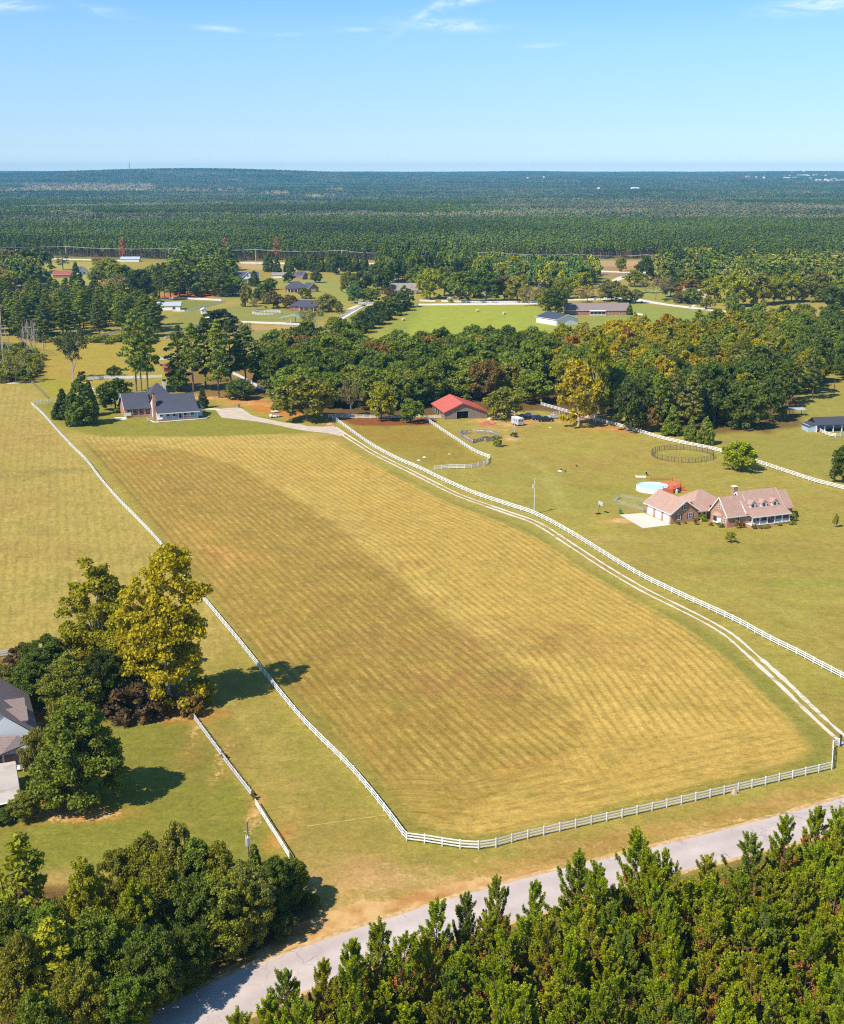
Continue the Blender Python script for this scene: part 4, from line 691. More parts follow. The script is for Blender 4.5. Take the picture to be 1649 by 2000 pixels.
SHAPES = {}
def shapes(kind):
    if kind in SHAPES: return SHAPES[kind]
    f = {'oak': lambda: [(broad(s, 12, 5.6, b, 100, 50, .38, tp, 0, pr=(.10, .22), loose=1.2, skirt=10), 12, 5.6) for s, b, tp in ((1, .0, .8), (2, .05, 1.0), (3, .0, .5), (4, .08, 1.2), (5, .02, 1.4))],
         'oak_far': lambda: [(broad(s, 12, 5.6, 0, 40, 30, .72, 1, pr=(.16, .28)), 12, 5.6) for s in (11, 12, 13)],
         'big': lambda: [(broad(s, 20, 7.5, b, 230, 120, .27, tp, op, pr=(.08, .17), loose=1.3, skirt=8), 20, 7.5) for s, b, tp, op in ((21, -.05, .7, .08), (22, -.08, .4, .05), (23, -.03, .9, .12), (24, -.06, .6, .15))],
         'sycamore': lambda: [(broad(s, 24, 6.8, .0, 230, 120, .27, 1.0, .18, M['autumn'], (.08, .16), M['pale_bark'], loose=1.35, skirt=60), 24, 6.8) for s in (31, 32, 33)],
         'autumn': lambda: [(broad(s, 15, 5, .03, 100, 50, .36, tp, .08, M['autumn'], (.10, .20), M['pale_bark'], loose=1.25, skirt=14), 15, 5) for s, tp in ((41, 1.4), (42, 1.0), (43, 1.8), (44, 1.2))],
         'pine': lambda: [(pine(s, 20, rr, b, 52, .42, 62), 20, rr) for s, rr, b in ((51, 3.8, .22), (52, 4.3, .3), (53, 3.3, .2), (54, 4.6, .26), (55, 3.9, .36))],
         'pine_far': lambda: [(pine(s, 20, 3.6, .3, 14, .85, 22), 20, 3.6) for s in (61, 62)],
         'cedar': lambda: [(cone(s, 7, 2.2, 150, 36, .24, p_, None, bu), 7, 2.2) for s, p_, bu in ((71, 1.3, .8), (72, 1.7, .8), (73, 1.15, .9))],
         'big_cedar': lambda: [(cone(s, 14, 5.2, 300, 60, .32, 1.6, None, .8), 14, 5.2) for s in (76, 77)],
         'bare': lambda: [(bare(s, 10, .95, 5, .2, None, 9, .22, .2), 10, 4.5) for s in (81, 82, 83)],
         'dead': lambda: [(bare(s, 11, .35, 2, .15, None, 0, .55, up=.9), 11, 1.0) for s in (86, 87, 88, 89)],
         'hedge': lambda: [(broad(s, 12, 5.6, -.5, 100, 60, .42, tp, 0, pr=(.12, .22), loose=1.1), 12, 5.6) for s, tp in ((94, .6), (95, .9), (96, .5))],
         'shrub': lambda: [(broad(s, 2.2, 1.4, .0, 26, 60, .12, .4), 2.2, 1.4) for s in (91, 92, 93)],
         'plantation': lambda: [(young_pine(s, 14, d), 14, 3.1) for s, d in ((101, 1), (102, .95), (103, .9), (104, 1), (105, .8), (106, 1), (107, .62))]}[kind]()
    SHAPES[kind] = f; return f
# albedo tones with plain words
TN = {'dark green': (.040, .062, .020), 'mid green': (.062, .092, .024), 'olive green': (.085, .098, .028), 'yellow green': (.100, .118, .014), 'golden yellow': (.150, .138, .010), 'orange brown': (.12, .072, .022),
      'greyish green': (.080, .092, .045), 'blackish green': (.024, .038, .017), 'grey brown': (.085, .075, .060), 'rusty red': (.15, .055, .035), 'bluish green': (.045, .085, .052), 'bright green': (.088, .120, .008), 'brown': (.085, .060, .034), 'dull brown': (.050, .037, .040), 'pale brown': (.14, .11, .085)}
TN = {k: tuple(min(.5, x*g) for x, g in zip(v, (3.1, 2.6, .90))) for k, v in TN.items()}
NAMES = {'hedge': ('hedge_tree', 'tree'), 'oak': ('oak_tree', 'tree'), 'oak_far': ('broadleaf_tree', 'tree'), 'big': ('broadleaf_tree', 'tree'), 'sycamore': ('sycamore_tree', 'tree'), 'autumn': ('autumn_tree', 'tree'), 'pine': ('pine_tree', 'tree'), 'pine_far': ('pine_tree', 'tree'), 'cedar': ('cedar_tree', 'tree'),
         'big_cedar': ('cedar_tree', 'tree'), 'bare': ('bare_tree', 'tree'), 'dead': ('dead_tree', 'tree'), 'shrub': ('shrub', 'shrub'), 'plantation': ('young_pine', 'tree')}
ONE = {}
def tree(x, y, h, w, kind, tone, label, group=None, single=False, si=None, cat=None):
    sh = shapes(kind); i = random.randrange(len(sh)) if si is None else si % len(sh); (crown, trunk), H, Rr = sh[i]
    sx = w/(2*Rr)*random.uniform(.96, 1.04); sz = h/H; a = random.uniform(0, 6.28); nm, ct = NAMES[kind]; ct = cat or ct
    c = np.array(TN[tone])*random.uniform(.86, 1.16); c = c*np.array([random.uniform(.93, 1.07), 1, 1])
    if single:
        if (kind, i) not in ONE:
            b = [m for m in (crown, trunk) if m is not None]; V = []; F4 = []; F3 = []; mi = []; o = 0
            for k, me in enumerate(b):
                v = np.empty(len(me.vertices)*3, np.float32); me.vertices.foreach_get('co', v); V.append(v.reshape(-1, 3))
                lp = np.empty(len(me.loops), np.int32); me.loops.foreach_get('vertex_index', lp); F4.append(lp.reshape(-1, 4)+o); mi += [k]*(len(lp)//4); o += len(V[-1])
            ONE[kind, i] = raw_mesh(nm, np.vstack(V), np.vstack(F4), mats=[me.materials[0] for me in b], mi=mi)
        o = obj(nm, ONE[kind, i], None, (x, y, 0), (0, 0, a), (sx, sx, sz), c); return tag(o, label, ct, group)
    t = thing(nm, label, ct, (x, y, 0), a, group); t.scale = (sx, sx, sz)
    if crown is not None: obj('crown', crown, t, color=c)
    obj('trunk', trunk, t); return t
def tpx(u, v, hp, wp, kind, tone, label, group=None, single=None, si=None, cat=None):
    k = K(v); x, y = G(u, v); z = FPX/k; hm = hp/(k*y/z)
    return tree(x, y, hm, wp/k, kind, tone, label, group, (v < 660) if single is None else single, si, cat)

# ------------------------------------------------------------------ labels that single a tree out by look and nearest landmark
LANDMARKS = [((313,790),'the grey roofed house'),((900,800),'the red roofed barn'),((1335,890),'the round pen'),((1110,625),'the white metal shop'),((1160,600),'the long brick ranch house'),((790,565),'the house with three dormers'),((585,560),'the navy hipped roof house'),((488,540),'the white gabled house with brick walls'),((325,600),'the grey roofed stable'),((570,625),'the green roofed shelter'),
             ((520,613),'the white round pen'),((900,640),'the bright hay field'),((1350,575),'the brick chimney house'),((1300,530),'the white gable by the wood'),((1450,590),'the pale mown strip'),((1620,835),'the open horse shelter'),((60,720),'the cluster of dead trunks'),((125,535),'the brown roofed ranch house'),((760,625),'the dark hedge row'),((1020,822),'the horse trailer'),((600,815),'the white buggy'),
             ((1625,597),'the parked white car'),((1447,915),'the bright green lawn tree'),((240,560),'the old grey oak'),((1015,590),'the far white fence'),((1200,540),'the pale concrete drive'),((170,600),'the left pine wood edge'),((1130,830),'the yellow tree at the wood corner'),((1313,848),'the cone shaped cedars'),((440,640),'the white box shed'),((1649,700),'the right hand pasture'),((1250,700),'the orange tinted crowns'),((1450,700),'the grey pines')]
_LW = None
def auto_label(x, y, tone, what, h, used={}, w=None):
    global _LW
    if _LW is None: _LW = [(np.array(G(*p)), n) for p, n in LANDMARKS]
    ds = sorted((np.hypot(x-p[0], (y-p[1])*.8), i) for i, (p, n) in enumerate(_LW)); (d, i), (d2, j) = ds[:2]; p, n = _LW[i]
    side = ('left of' if x < p[0] else 'right of') if abs(x-p[0]) > abs(y-p[1])*.6 else ('behind' if y > p[1] else 'in front of')
    size = ('tall' if h > 17 else ('low' if h < 9 else 'medium'))+('' if w is None else ' slim' if w/h < .66 else ' broad' if w/h > .86 else ' rounded')
    lb = f'{size} {tone} {what} {side} {n}'
    if lb in used and d2 < 220: lb = f'{lb}, towards {_LW[j][1]}'
    if len(lb.split()) > 16: lb = f'{size} {tone} {what} {side} {n}'
    used[lb] = used.get(lb, 0)+1; return lb
def fill(poly_px, spacing, pick, group, single=False, jitter=.38, avoid=(), seed=1):
    poly = W2(poly_px); rng = np.random.default_rng(seed); x0, y0 = poly.min(0); x1, y1 = poly.max(0); out = []
    ys = np.arange(y0, y1, spacing*.87)
    for r, yy in enumerate(ys):
        for xx in np.arange(x0+(r % 2)*spacing/2, x1, spacing):
            q = np.array([xx, yy])+rng.uniform(-jitter, jitter, 2)*spacing
            if not inpoly(q[:1], q[1:], poly)[0]: continue
            if any(np.hypot(q[0]-a[0], q[1]-a[1]) < a[2] for a in avoid): continue
            out.append(q)
    print(group, len(out))
    for q in out:
        kind, tone, h, w = pick(rng, q[0], q[1]); wd = {'pine': 'pine', 'pine_far': 'pine', 'autumn': 'turning tree', 'oak': 'tree', 'oak_far': 'broadleaf tree', 'bare': 'thin crowned tree', 'shrub': 'bush'}.get(kind, 'tree')
        tree(q[0], q[1], h, w, kind, tone, auto_label(q[0], q[1], tone, wd, h, w=w), group, single)
    return out
def grove(poly_px, spacing, kinds, tones, hr, name, label, seed, avoid=()):
    """a far grove that reads as one mass"""
    poly = W2(poly_px); rng = np.random.default_rng(seed); x0, y0 = poly.min(0); x1, y1 = poly.max(0); V = []; F = []; T = []; MI = []; o = 0
    src = []
    for k in kinds:
        for (cr, tr), H, Rr in shapes(k):
            v = np.empty(len(cr.vertices)*3, np.float32); cr.vertices.foreach_get('co', v); lp = np.empty(len(cr.loops), np.int32); cr.loops.foreach_get('vertex_index', lp)
            v2 = np.empty(len(tr.vertices)*3, np.float32); tr.vertices.foreach_get('co', v2); lp2 = np.empty(len(tr.loops), np.int32); tr.loops.foreach_get('vertex_index', lp2)
            src.append((v.reshape(-1, 3), lp.reshape(-1, 4), v2.reshape(-1, 3), lp2.reshape(-1, 4), H, Rr))
    cols = []; r = 0
    for yy in np.arange(y0, y1, spacing*.87):
        r += 1
        for xx in np.arange(x0+(r % 2)*spacing/2, x1, spacing):
            q = np.array([xx, yy])+rng.uniform(-.38, .38, 2)*spacing
            if not inpoly(q[:1], q[1:], poly)[0] or any(np.hypot(q[0]-a[0], q[1]-a[1]) < a[2] for a in avoid): continue
            v, f, v2, f2, H, Rr = src[rng.integers(len(src))]; h = rng.uniform(*hr); sx = spacing*rng.uniform(.5, .62)/Rr; a = rng.uniform(0, 6.28); ca, sa = math.cos(a), math.sin(a)
            M3 = np.array([[ca*sx, -sa*sx, 0], [sa*sx, ca*sx, 0], [0, 0, h/H]]); c = np.array(TN[tones[rng.integers(len(tones))]])*rng.uniform(.85, 1.18)
            for vv, ff, mi in ((v, f, 0), (v2, f2, 1)):
                V.append(vv@M3.T+np.array([q[0], q[1], 0])); F.append(ff+o); o += len(vv); MI.append(np.full(len(ff), mi)); cols.append(np.tile([*c, 1.0], (len(vv), 1)))
    me = raw_mesh(name, np.vstack(V), np.vstack(F), mats=[M['grove_leaf'], M['pine_bark']], mi=np.concatenate(MI)); at = me.attributes.new('tint', 'FLOAT_COLOR', 'POINT'); at.data.foreach_set('color', np.vstack(cols).astype(np.float32).ravel())
    ob = obj(name, me, kind='stuff'); ob['label'] = label
def px_of(x, y):                                # photo pixel of a ground point (only to choose tones by area)
    z = y*CS+H0*SN; return 824.5+x*FPX/z, 1000+FPX*(H0*CS-y*SN)/z

# ------------------------------------------------------------------ woods around the farm
def pick_c(rng, x, y):
    u, v = px_of(x, y); r = rng.random(); h = rng.uniform(15, 20)*(1 if v < 770 else .85); w = rng.uniform(13.5, 18)
    if u < 700: tone = 'mid green' if r < .45 else 'dark green' if r < .8 else 'olive green'
    else: tone = 'dark green' if r < .35 else 'mid green' if r < .75 else 'olive green'
    if r > .96: tone = 'brown'
    return ('oak', tone, h, w)
fill([(515,712),(600,700),(700,690),(745,712),(800,712),(900,705),(1000,700),(1075,692),(1085,740),(1062,782),(1040,800),(985,800),(940,792),(880,790),(830,802),(780,806),(700,802),(640,808),(560,800),(520,768)], 12.6, pick_c, 'trees of the wood behind the red roofed barn', seed=3,
     avoid=[(*G(905,800), 15), (*G(875,803), 15), (*G(930,806), 13)])
def pick_r(rng, x, y):
    u, v = px_of(x, y); r = rng.random(); h = rng.uniform(15, 20); w = rng.uniform(11, 15.5)
    warm = .85*math.exp(-((u-1190)/170)**2)+(.72 if v < 750 and 1080 < u < 1560 else 0); warm *= (.9 if v < 790 else .5)
    if r < warm*.95:
        q = rng.random(); return ('autumn', 'golden yellow' if q < .45 else 'orange brown' if q < .55 else 'yellow green', h*.98, w*.95)
    if u > 1290 and v > 740 and r > .72: return ('pine', 'greyish green' if r < .85 else 'dark green', rng.uniform(17, 21), rng.uniform(7, 9))
    if r > .9: return ('pine', 'mid green', rng.uniform(17, 20), 7.5)
    return ('oak', 'dark green' if r < .6 else 'olive green' if r < .75 else 'mid green', h, w)
fill([(1085,700),(1160,690),(1230,672),(1330,668),(1430,655),(1520,652),(1600,662),(1700,668),(1760,720),(1720,752),(1640,752),(1600,770),(1570,800),(1500,838),(1420,842),(1330,846),(1262,834),(1190,816),(1115,795),(1075,782)], 11.6, pick_r, 'trees of the large wood right of the barn', seed=5, avoid=[(*G(1350,862), 9), (*G(1560,820), 9)])
def pick_l(rng, x, y):
    r = rng.random(); return ('pine', 'dark green' if r < .5 else 'mid green' if r < .8 else 'olive green', rng.uniform(17, 22), rng.uniform(9, 12.5))
fill([(-60,608),(60,600),(170,603),(250,612),(300,622),(322,640),(310,660),(255,662),(150,660),(90,668),(0,662),(-90,660)], 14.5, pick_l, 'pines of the left pine wood', seed=8, single=True, avoid=[(*G(120,540), 40)], jitter=.45)
grove([(-60,515),(30,512),(50,530),(90,556),(60,566),(-60,572)], 14, ['oak_far'], ['dark green','mid green','olive green','brown'], (13,18), 'far_left_grove', 'trees massed at the far left above the pine wood', 12)
grove([(330,560),(345,540),(380,525),(450,522),(455,560),(430,578),(345,583)], 10.5, ['pine_far'], ['dark green','blackish green','mid green'], (20,26), 'far_pine_grove', 'tall dark pines massed left of the white gabled house', 14)
grove([(742,575),(745,530),(800,518),(900,520),(930,545),(880,550),(820,556),(770,552),(760,575)], 11.5, ['oak_far'], ['dark green','blackish green','mid green','dark green'], (17,25), 'dark_grove', 'dark trees massed behind the house with three dormers', 15)
grove([(920,530),(1160,535),(1165,560),(1110,572),(1000,560),(930,552)], 12, ['oak_far'], ['bluish green','dark green','bluish green','mid green','yellow green'], (15,19), 'bluish_grove', 'bluish trees massed beyond the far white fence', 16)
grove([(1265,545),(1290,520),(1370,520),(1420,535),(1520,530),(1700,520),(1750,590),(1649,595),(1600,578),(1500,572),(1430,575),(1350,562),(1300,560)], 14, ['oak_far','pine_far'], ['dark green','mid green','olive green','greyish green','dark green'], (15,21), 'far_right_grove', 'trees massed between the brick chimney house and the forest', 17, avoid=[(*G(1300,532),22)])
grove([(0,650),(90,672),(200,672),(300,672),(300,664),(100,660)], 6.0, ['shrub'], ['dark green','olive green'], (2,4), 'undergrowth', 'dark undergrowth along the foot of the left pine wood', 19)
grove([(-40,690),(40,682),(84,700),(82,728),(50,745),(0,748),(-40,748)], 4.6, ['shrub'], ['olive green','mid green','dark green','olive green'], (2,5), 'thicket', 'bushy thicket around the pale dead trunks at the left pasture', 20)

# trees that stand alone or that can be picked out one by one
for u, v, hp, wp, kind, tone, lb in (
 (600,822,95,118,'oak','olive green','wide dark oak beside the junction of the two drives, behind the white buggy'), (745,822,82,64,'oak','yellow green','yellow green tree with a bare trunk at the top of the small paddock'), (804,826,50,52,'oak','mid green','small round tree with a thick trunk at the top of the small paddock'),
 (685,815,72,52,'bare','grey brown','thin half bare tree beside the start of the gravel drive fence'), (770,800,85,60,'oak','mid green','tree just left of the red roofed barn, behind the yellow green paddock tree'), (985,818,70,78,'oak','olive green','round olive green tree between the red barn and the horse trailer'),
 (1130,832,142,88,'autumn','golden yellow','big golden yellow tree at the corner of the wood by the white fence'), (1162,816,178,64,'autumn','yellow green','tall yellow green tree with a pale forked trunk behind the golden tree'), (1230,842,108,78,'oak','blackish green','rounded blackish green tree right behind the white fence at the wood edge'), (1272,843,52,36,'oak','brown','small brown bush between the black green tree and the first cone cedar'),
 (1313,850,57,46,'cedar','mid green','left and widest of the three cone shaped cedars behind the white fence'), (1350,862,50,34,'cedar','mid green','middle and slimmest of the three cone shaped cedars behind the white fence'), (1378,868,54,40,'cedar','mid green','right hand cone shaped cedar of the three behind the white fence'),
 (1447,918,62,82,'oak','bright green','bright green spreading tree standing alone at the white fence by the round pen'), (1650,944,82,74,'oak','dark green','tall dark evergreen beyond the white fence right of the brick house'),
 (124,818,58,46,'cedar','blackish green','smaller left cedar of the dark cedar clump by the long fence corner'), (160,829,92,72,'cedar','dark green','big bushy cedar, tallest of the dark clump left of the grey roofed house'), (176,812,70,40,'cedar','dark green','cedar tucked behind the big bushy one in the dark clump'), (225,802,64,78,'oak','dark green','dark broad tree close to the left end of the grey roofed house'), (160,745,22,18,'shrub','blackish green','small dark bush at the end of the slanting white fence'), (224,738,26,34,'oak','dark green','low round tree on the white fence behind the grey roofed house'),
 (267,764,158,56,'pine','mid green','left one of the three tall pines behind the grey roofed house'), (277,764,140,44,'pine','olive green','middle one of the three tall pines behind the grey roofed house'), (289,768,150,58,'pine','mid green','right one of the three tall pines behind the grey roofed house'),
 (352,762,125,56,'pine','dark green','pine just right of the grey roofed house peak'), (378,765,130,52,'pine','mid green','second pine to the right of the grey roofed house'), (402,758,135,56,'pine','dark green','pine with a pale trunk above the concrete turning area'), (428,777,150,58,'pine','mid green','tall pine nearest to the orange clay edge of the drive'), (452,768,140,60,'pine','blackish green','dark pine left of the slanting white fence'), (482,768,128,56,'pine','dark green','pine standing beside the slanting white fence at the wood'), (468,780,46,58,'oak','dark green','low dark tree under the pines by the orange clay'),
 (350,764,48,52,'oak','dark green','low tree behind the right roof end of the grey roofed house'), (396,797,40,26,'cedar','blackish green','small dark tree at the right end of the grey roofed house'),
 (143,743,108,72,'bare','blackish green','scraggly dark old tree with drooping limbs left of the cedars'), (30,747,62,64,'bare','olive green','gnarled low tree with a forked trunk on a stone heap'), (535,806,16,18,'shrub','yellow green','yellow green bush behind the white buggy'),
 (1005,853,9,18,'shrub','brown','brown bush at the foot of the yard light pole'), (971,872,22,24,'shrub','bright green','small bright green tree beside the old wooden corral'),
 (1428,1061,25,24,'shrub','bright green','bright green bush alone on the lawn in front of the brick house'), (1634,1030,26,14,'shrub','olive green','slim young tree on the lawn right of the brick house'),
 (430,640,46,72,'hedge','blackish green','broad black green oak beside the white box shed'), (1085,616,58,56,'oak','dark green','dark tree left of the long brick ranch house'), (1066,606,44,40,'oak','olive green','olive tree at the end of the far white fence'), (1230,615,22,14,'cedar','dark green','little dark evergreen at the right end of the long brick ranch house')):
    tpx(u, v, hp, wp, kind, tone, lb, single=False if v > 700 else True)
HG = 'dark evergreens of the slanting hedge row'
for i, (u, v, hp, wp) in enumerate(((700,650,42,46),(714,642,42,44),(729,634,44,46),(745,625,46,46),(760,616,48,46),(776,607,46,46),(790,600,42,40))):
    tpx(u, v, hp, wp*1.12, 'hedge', 'dark green', ['nearest evergreen of the slanting hedge row', 'second evergreen of the slanting hedge row from its near end', 'third evergreen of the slanting hedge row from its near end', 'middle evergreen of the slanting hedge row', 'third evergreen of the slanting hedge row from its far end', 'second evergreen of the slanting hedge row from its far end', 'farthest evergreen of the slanting hedge row'][i], HG)
FT = 'single trees among the far houses'
for u, v, hp, wp, kind, tone in (
 (55,536,48,60,'oak_far','dark green'),(80,532,52,50,'oak_far','dark green'),(123,527,38,28,'pine_far','dark green'),(150,560,48,34,'cedar','dark green'),(98,528,12,20,'shrub','dark green'),(188,541,38,44,'bare','brown'),(214,545,42,66,'oak','yellow green'),(190,556,34,40,'oak','mid green'),(240,568,52,64,'oak','mid green'),(222,590,52,84,'bare','grey brown'),(272,592,72,66,'oak','blackish green'),(300,566,56,50,'oak','mid green'),
 (312,584,68,26,'pine','dark green'),(322,586,72,26,'pine','dark green'),(334,586,70,28,'pine','mid green'),(352,580,30,36,'oak','dark green'),(388,578,30,36,'oak','mid green'),(436,579,48,62,'oak','dark green'),(462,577,44,42,'oak','mid green'),(480,599,44,28,'oak','olive green'),(514,593,46,46,'oak','dark green'),(497,559,31,24,'cedar','dark green'),(528,566,26,30,'oak','dark green'),
 (503,606,24,24,'bare','grey brown'),(534,602,36,40,'oak','grey brown'),(569,602,29,36,'oak','brown'),(610,605,21,30,'oak','brown'),(639,609,40,44,'oak','greyish green'),(662,612,28,18,'oak','olive green'),(597,583,22,32,'oak','mid green'),(606,630,16,8,'cedar','dark green'),
 (525,531,40,24,'cedar','dark green'),(541,534,36,20,'cedar','dark green'),(562,533,30,18,'cedar','dark green'),(574,536,36,36,'oak','dark green'),(592,528,38,26,'cedar','dark green'),(612,530,38,26,'cedar','dark green'),(628,531,40,24,'cedar','dark green'),(643,531,40,24,'cedar','dark green'),(660,536,46,40,'oak','dark green'),(680,531,42,24,'cedar','dark green'),(696,529,36,22,'cedar','dark green'),(712,529,38,26,'cedar','dark green'),
 (564,552,22,26,'oak','blackish green'),(618,552,26,26,'oak','dark green'),(678,572,44,34,'oak','olive green'),(706,574,52,50,'oak','dark green'),(738,566,60,56,'oak','dark green'),(694,592,46,34,'oak','bluish green'),(724,591,32,46,'oak','mid green'),(759,582,22,22,'oak','brown'),
 (840,584,62,56,'oak','yellow green'),(818,566,54,44,'oak','mid green'),(868,578,60,54,'oak','mid green'),(898,590,62,62,'oak','mid green'),(925,582,58,48,'oak','dark green'),(950,590,70,72,'oak','dark green'),(985,587,54,58,'oak','grey brown'),(1010,590,60,62,'oak','olive green'),(1034,598,38,44,'bare','grey brown'),(1056,594,36,40,'oak','olive green'),(1003,556,58,54,'oak','yellow green'),
 (1096,584,46,36,'oak','olive green'),(1132,582,52,58,'oak','yellow green'),(1113,576,40,36,'oak','dark green'),(1146,592,34,56,'bare','pale brown'),(1196,588,46,60,'oak','greyish green'),(1218,592,36,40,'oak','olive green'),(1242,592,28,34,'oak','greyish green'),(1214,530,32,26,'oak','olive green'),(1240,560,34,44,'oak','olive green'),(1262,548,50,44,'oak','dark green'),(1332,546,62,64,'oak','blackish green'),(1358,550,50,40,'oak','blackish green'),
 (1280,586,44,46,'bare','grey brown'),(1310,580,46,42,'oak','dark green'),(1262,572,28,40,'bare','olive green'),(1342,582,38,58,'oak','brown'),(1330,592,26,36,'oak','grey brown'),(1352,594,34,44,'oak','mid green'),(1302,589,6,10,'shrub','dark green'),
 (1396,590,54,54,'oak','yellow green'),(1438,598,74,66,'oak','yellow green'),(1478,596,72,62,'oak','olive green'),(1512,593,58,54,'oak','yellow green'),(1546,590,66,58,'oak','yellow green'),(1572,590,54,46,'oak','olive green'),(1600,590,66,52,'oak','olive green'),(1622,604,46,60,'oak','dark green'),(1652,600,58,50,'oak','mid green'),(1432,612,42,32,'cedar','mid green'),(1380,604,24,34,'shrub','olive green'),
 (620,645,40,60,'bare','greyish green'),(655,650,34,40,'oak','olive green'),(480,668,40,34,'bare','grey brown')):
    x, y = G(u, v); h = hp/(K(v)*.98); tpx(u, v, hp, wp, kind, tone, auto_label(x, y, tone, {'cedar': 'cone shaped tree', 'bare': 'thin crowned tree', 'pine': 'pine', 'pine_far': 'pine', 'shrub': 'bush'}.get(kind, 'tree'), h), FT, single=True)
for u, v, hp in ((5,690,95),(9,725,140),(16,700,70),(40,684,24),(44,682,40),(47,686,58),(54,700,75),(56,688,60),(62,690,68),(63,697,50),(68,694,72),(71,697,66),(86,690,34),(2,705,120)):
    tpx(u, v, hp, 7+hp*.08, 'dead', 'pale brown', 'pale bare dead trunk standing in the thicket at the left pasture', 'dead trunks in the thicket')
for u, v, hp, wp, tone, lb in ((240,510,46,16,'rusty red','rust red dead pine at the forest edge, left of the far houses'), (440,511,46,14,'rusty red','rust red dead pine above the tall far pines'), (541,512,50,16,'rusty red','tallest rust red dead pine behind the far power line')):
    tpx(u, v, hp, wp, 'pine_far', tone, lb, single=True)

# big trees near the left garden
for u, v, hp, wp, kind, tone, lb, si in (
 (330,1378,318,180,'sycamore','golden yellow','huge golden yellow tree with white limbs overlapping the long fence',0), (200,1322,240,170,'sycamore','yellow green','tall yellow green tree with white limbs left of the golden one',1), (245,1352,180,110,'sycamore','yellow green','lower yellow green crown between the two tall trees',2),
 (95,1345,106,120,'big','dark green','dark green tree behind the grey roof at the left edge',0), (60,1375,96,100,'big','dark green','low dark green tree just above the grey roofed dormers',1), (146,1402,124,128,'big','olive green','dark olive tree between the grey roof and the brown shrub',2), (208,1385,130,90,'big','blackish green','blackish tree behind the dark olive one',3), (16,1362,70,80,'big','greyish green','dull green tree at the far left edge above the roof',2),
 (158,1568,205,196,'big','mid green','big dark round tree in front of the house at the left edge',1), (75,1530,120,70,'big','greyish green','narrow greyish tree between the big round tree and the house',3), (52,1602,60,70,'big','olive green','bushy small tree beside the pale carport roof',0), (5,1606,34,60,'big','dark green','low dark bush under the carport eave',2), (110,1560,80,60,'big','dark green','small dark tree at the left foot of the big round tree',0),
 (262,1402,80,100,'hedge','dull brown','wide brown leafless shrub under the golden tree',0), (225,1396,60,60,'hedge','dull brown','rusty leafless shrub beside the wide brown one',1), (305,1398,62,70,'hedge','dull brown','grey leafless shrub under the golden tree near the fence',2), (376,1398,50,44,'hedge','brown','small rusty leafed bush at the top of the garden fence',0), (48,1300,52,72,'hedge','dull brown','rusty brown shrub in front of the far left white fence',1), (405,1375,60,40,'sycamore','yellow green','low yellow green branch clump right of the golden tree',1),
 (437,1482,10,16,'shrub','brown','small rusty bush in the gap of the garden fence',0), (494,1562,16,16,'shrub','olive green','small green bush in the lower gap of the garden fence',1)):
    tpx(u, v, hp, wp, kind, tone, lb, single=False, si=si)
# wood at the lower left, between garden and road
for i, (u, v, hp, wp, kind, tone, lb) in enumerate((
 (58,1862,222,100,'pine','yellow green','slender light green pine rising above the lower left wood'), (30,1900,150,100,'big','dark green','dark tree below the slender light green pine'), (95,1905,150,100,'big','mid green','green tree right below the slender light green pine'), (180,1865,190,100,'big','yellow green','yellow green tree in the lower left wood, left of the rusty crown'), (238,1800,160,90,'big','olive green','rusty tinted crown at the back of the lower left wood'), (285,1800,170,120,'big','olive green','tall olive crown at the back of the lower left wood'),
 (345,1795,190,110,'big','greyish green','greyish crown at the back of the lower left wood'), (395,1795,170,110,'big','mid green','mid green crown at the back of the lower left wood'), (440,1810,160,100,'big','olive green','olive crown near the transformer pole'), (320,1862,190,120,'big','olive green','dull olive tree in the middle of the lower left wood'), (270,1905,190,120,'big','yellow green','yellow green tree low in the middle of the lower left wood'), (385,1875,180,120,'big','dark green','dark tree in the middle of the lower left wood'),
 (440,1868,170,120,'big','olive green','olive tree near the road in the lower left wood'), (490,1845,170,110,'big','greyish green','greyish tree at the right side of the lower left wood'), (530,1808,140,90,'big','dark green','dark tree at the right end of the lower left wood'), (568,1775,110,80,'big','dark green','low dark tree at the right tip of the lower left wood'), (585,1735,55,50,'big','mid green','green bush at the lower end of the garden fence'), (500,1760,110,56,'cedar','mid green','small cone shaped tree near the transformer pole'),
 (200,1960,200,130,'big','mid green','mid green tree at the bottom of the lower left wood'), (110,1990,190,120,'pine','yellow green','light green pine at the bottom left of the lower left wood'), (300,1985,190,120,'big','dark green','dark tree at the bottom of the lower left wood'), (370,1940,140,110,'big','dark green','dark tree overhanging the road in the lower left wood'), (40,2010,200,120,'big','olive green','olive tree at the bottom left corner'), (160,2050,190,110,'big','olive green','olive tree at the bottom edge'), (250,2040,150,100,'big','mid green','mid green tree at the bottom edge by the road'), (0,1975,150,90,'big','dark green','dark tree cut by the left edge of the wood'), (-20,1850,150,110,'big','olive green','olive tree cut by the left edge behind the pine'),
 (80,2120,200,130,'big','mid green','green tree just below the bottom left corner'), (130,1800,50,50,'shrub','olive green','low olive bush behind the yellow green tree'), (610,1775,26,50,'shrub','dark green','low dark bush at the road end of the lower left wood'), (550,1830,50,70,'shrub','dark green','low dark bush under the right end of the lower left wood'))):
    tpx(u, v, hp, wp, kind, tone, lb, 'trees of the lower left wood', single=False)
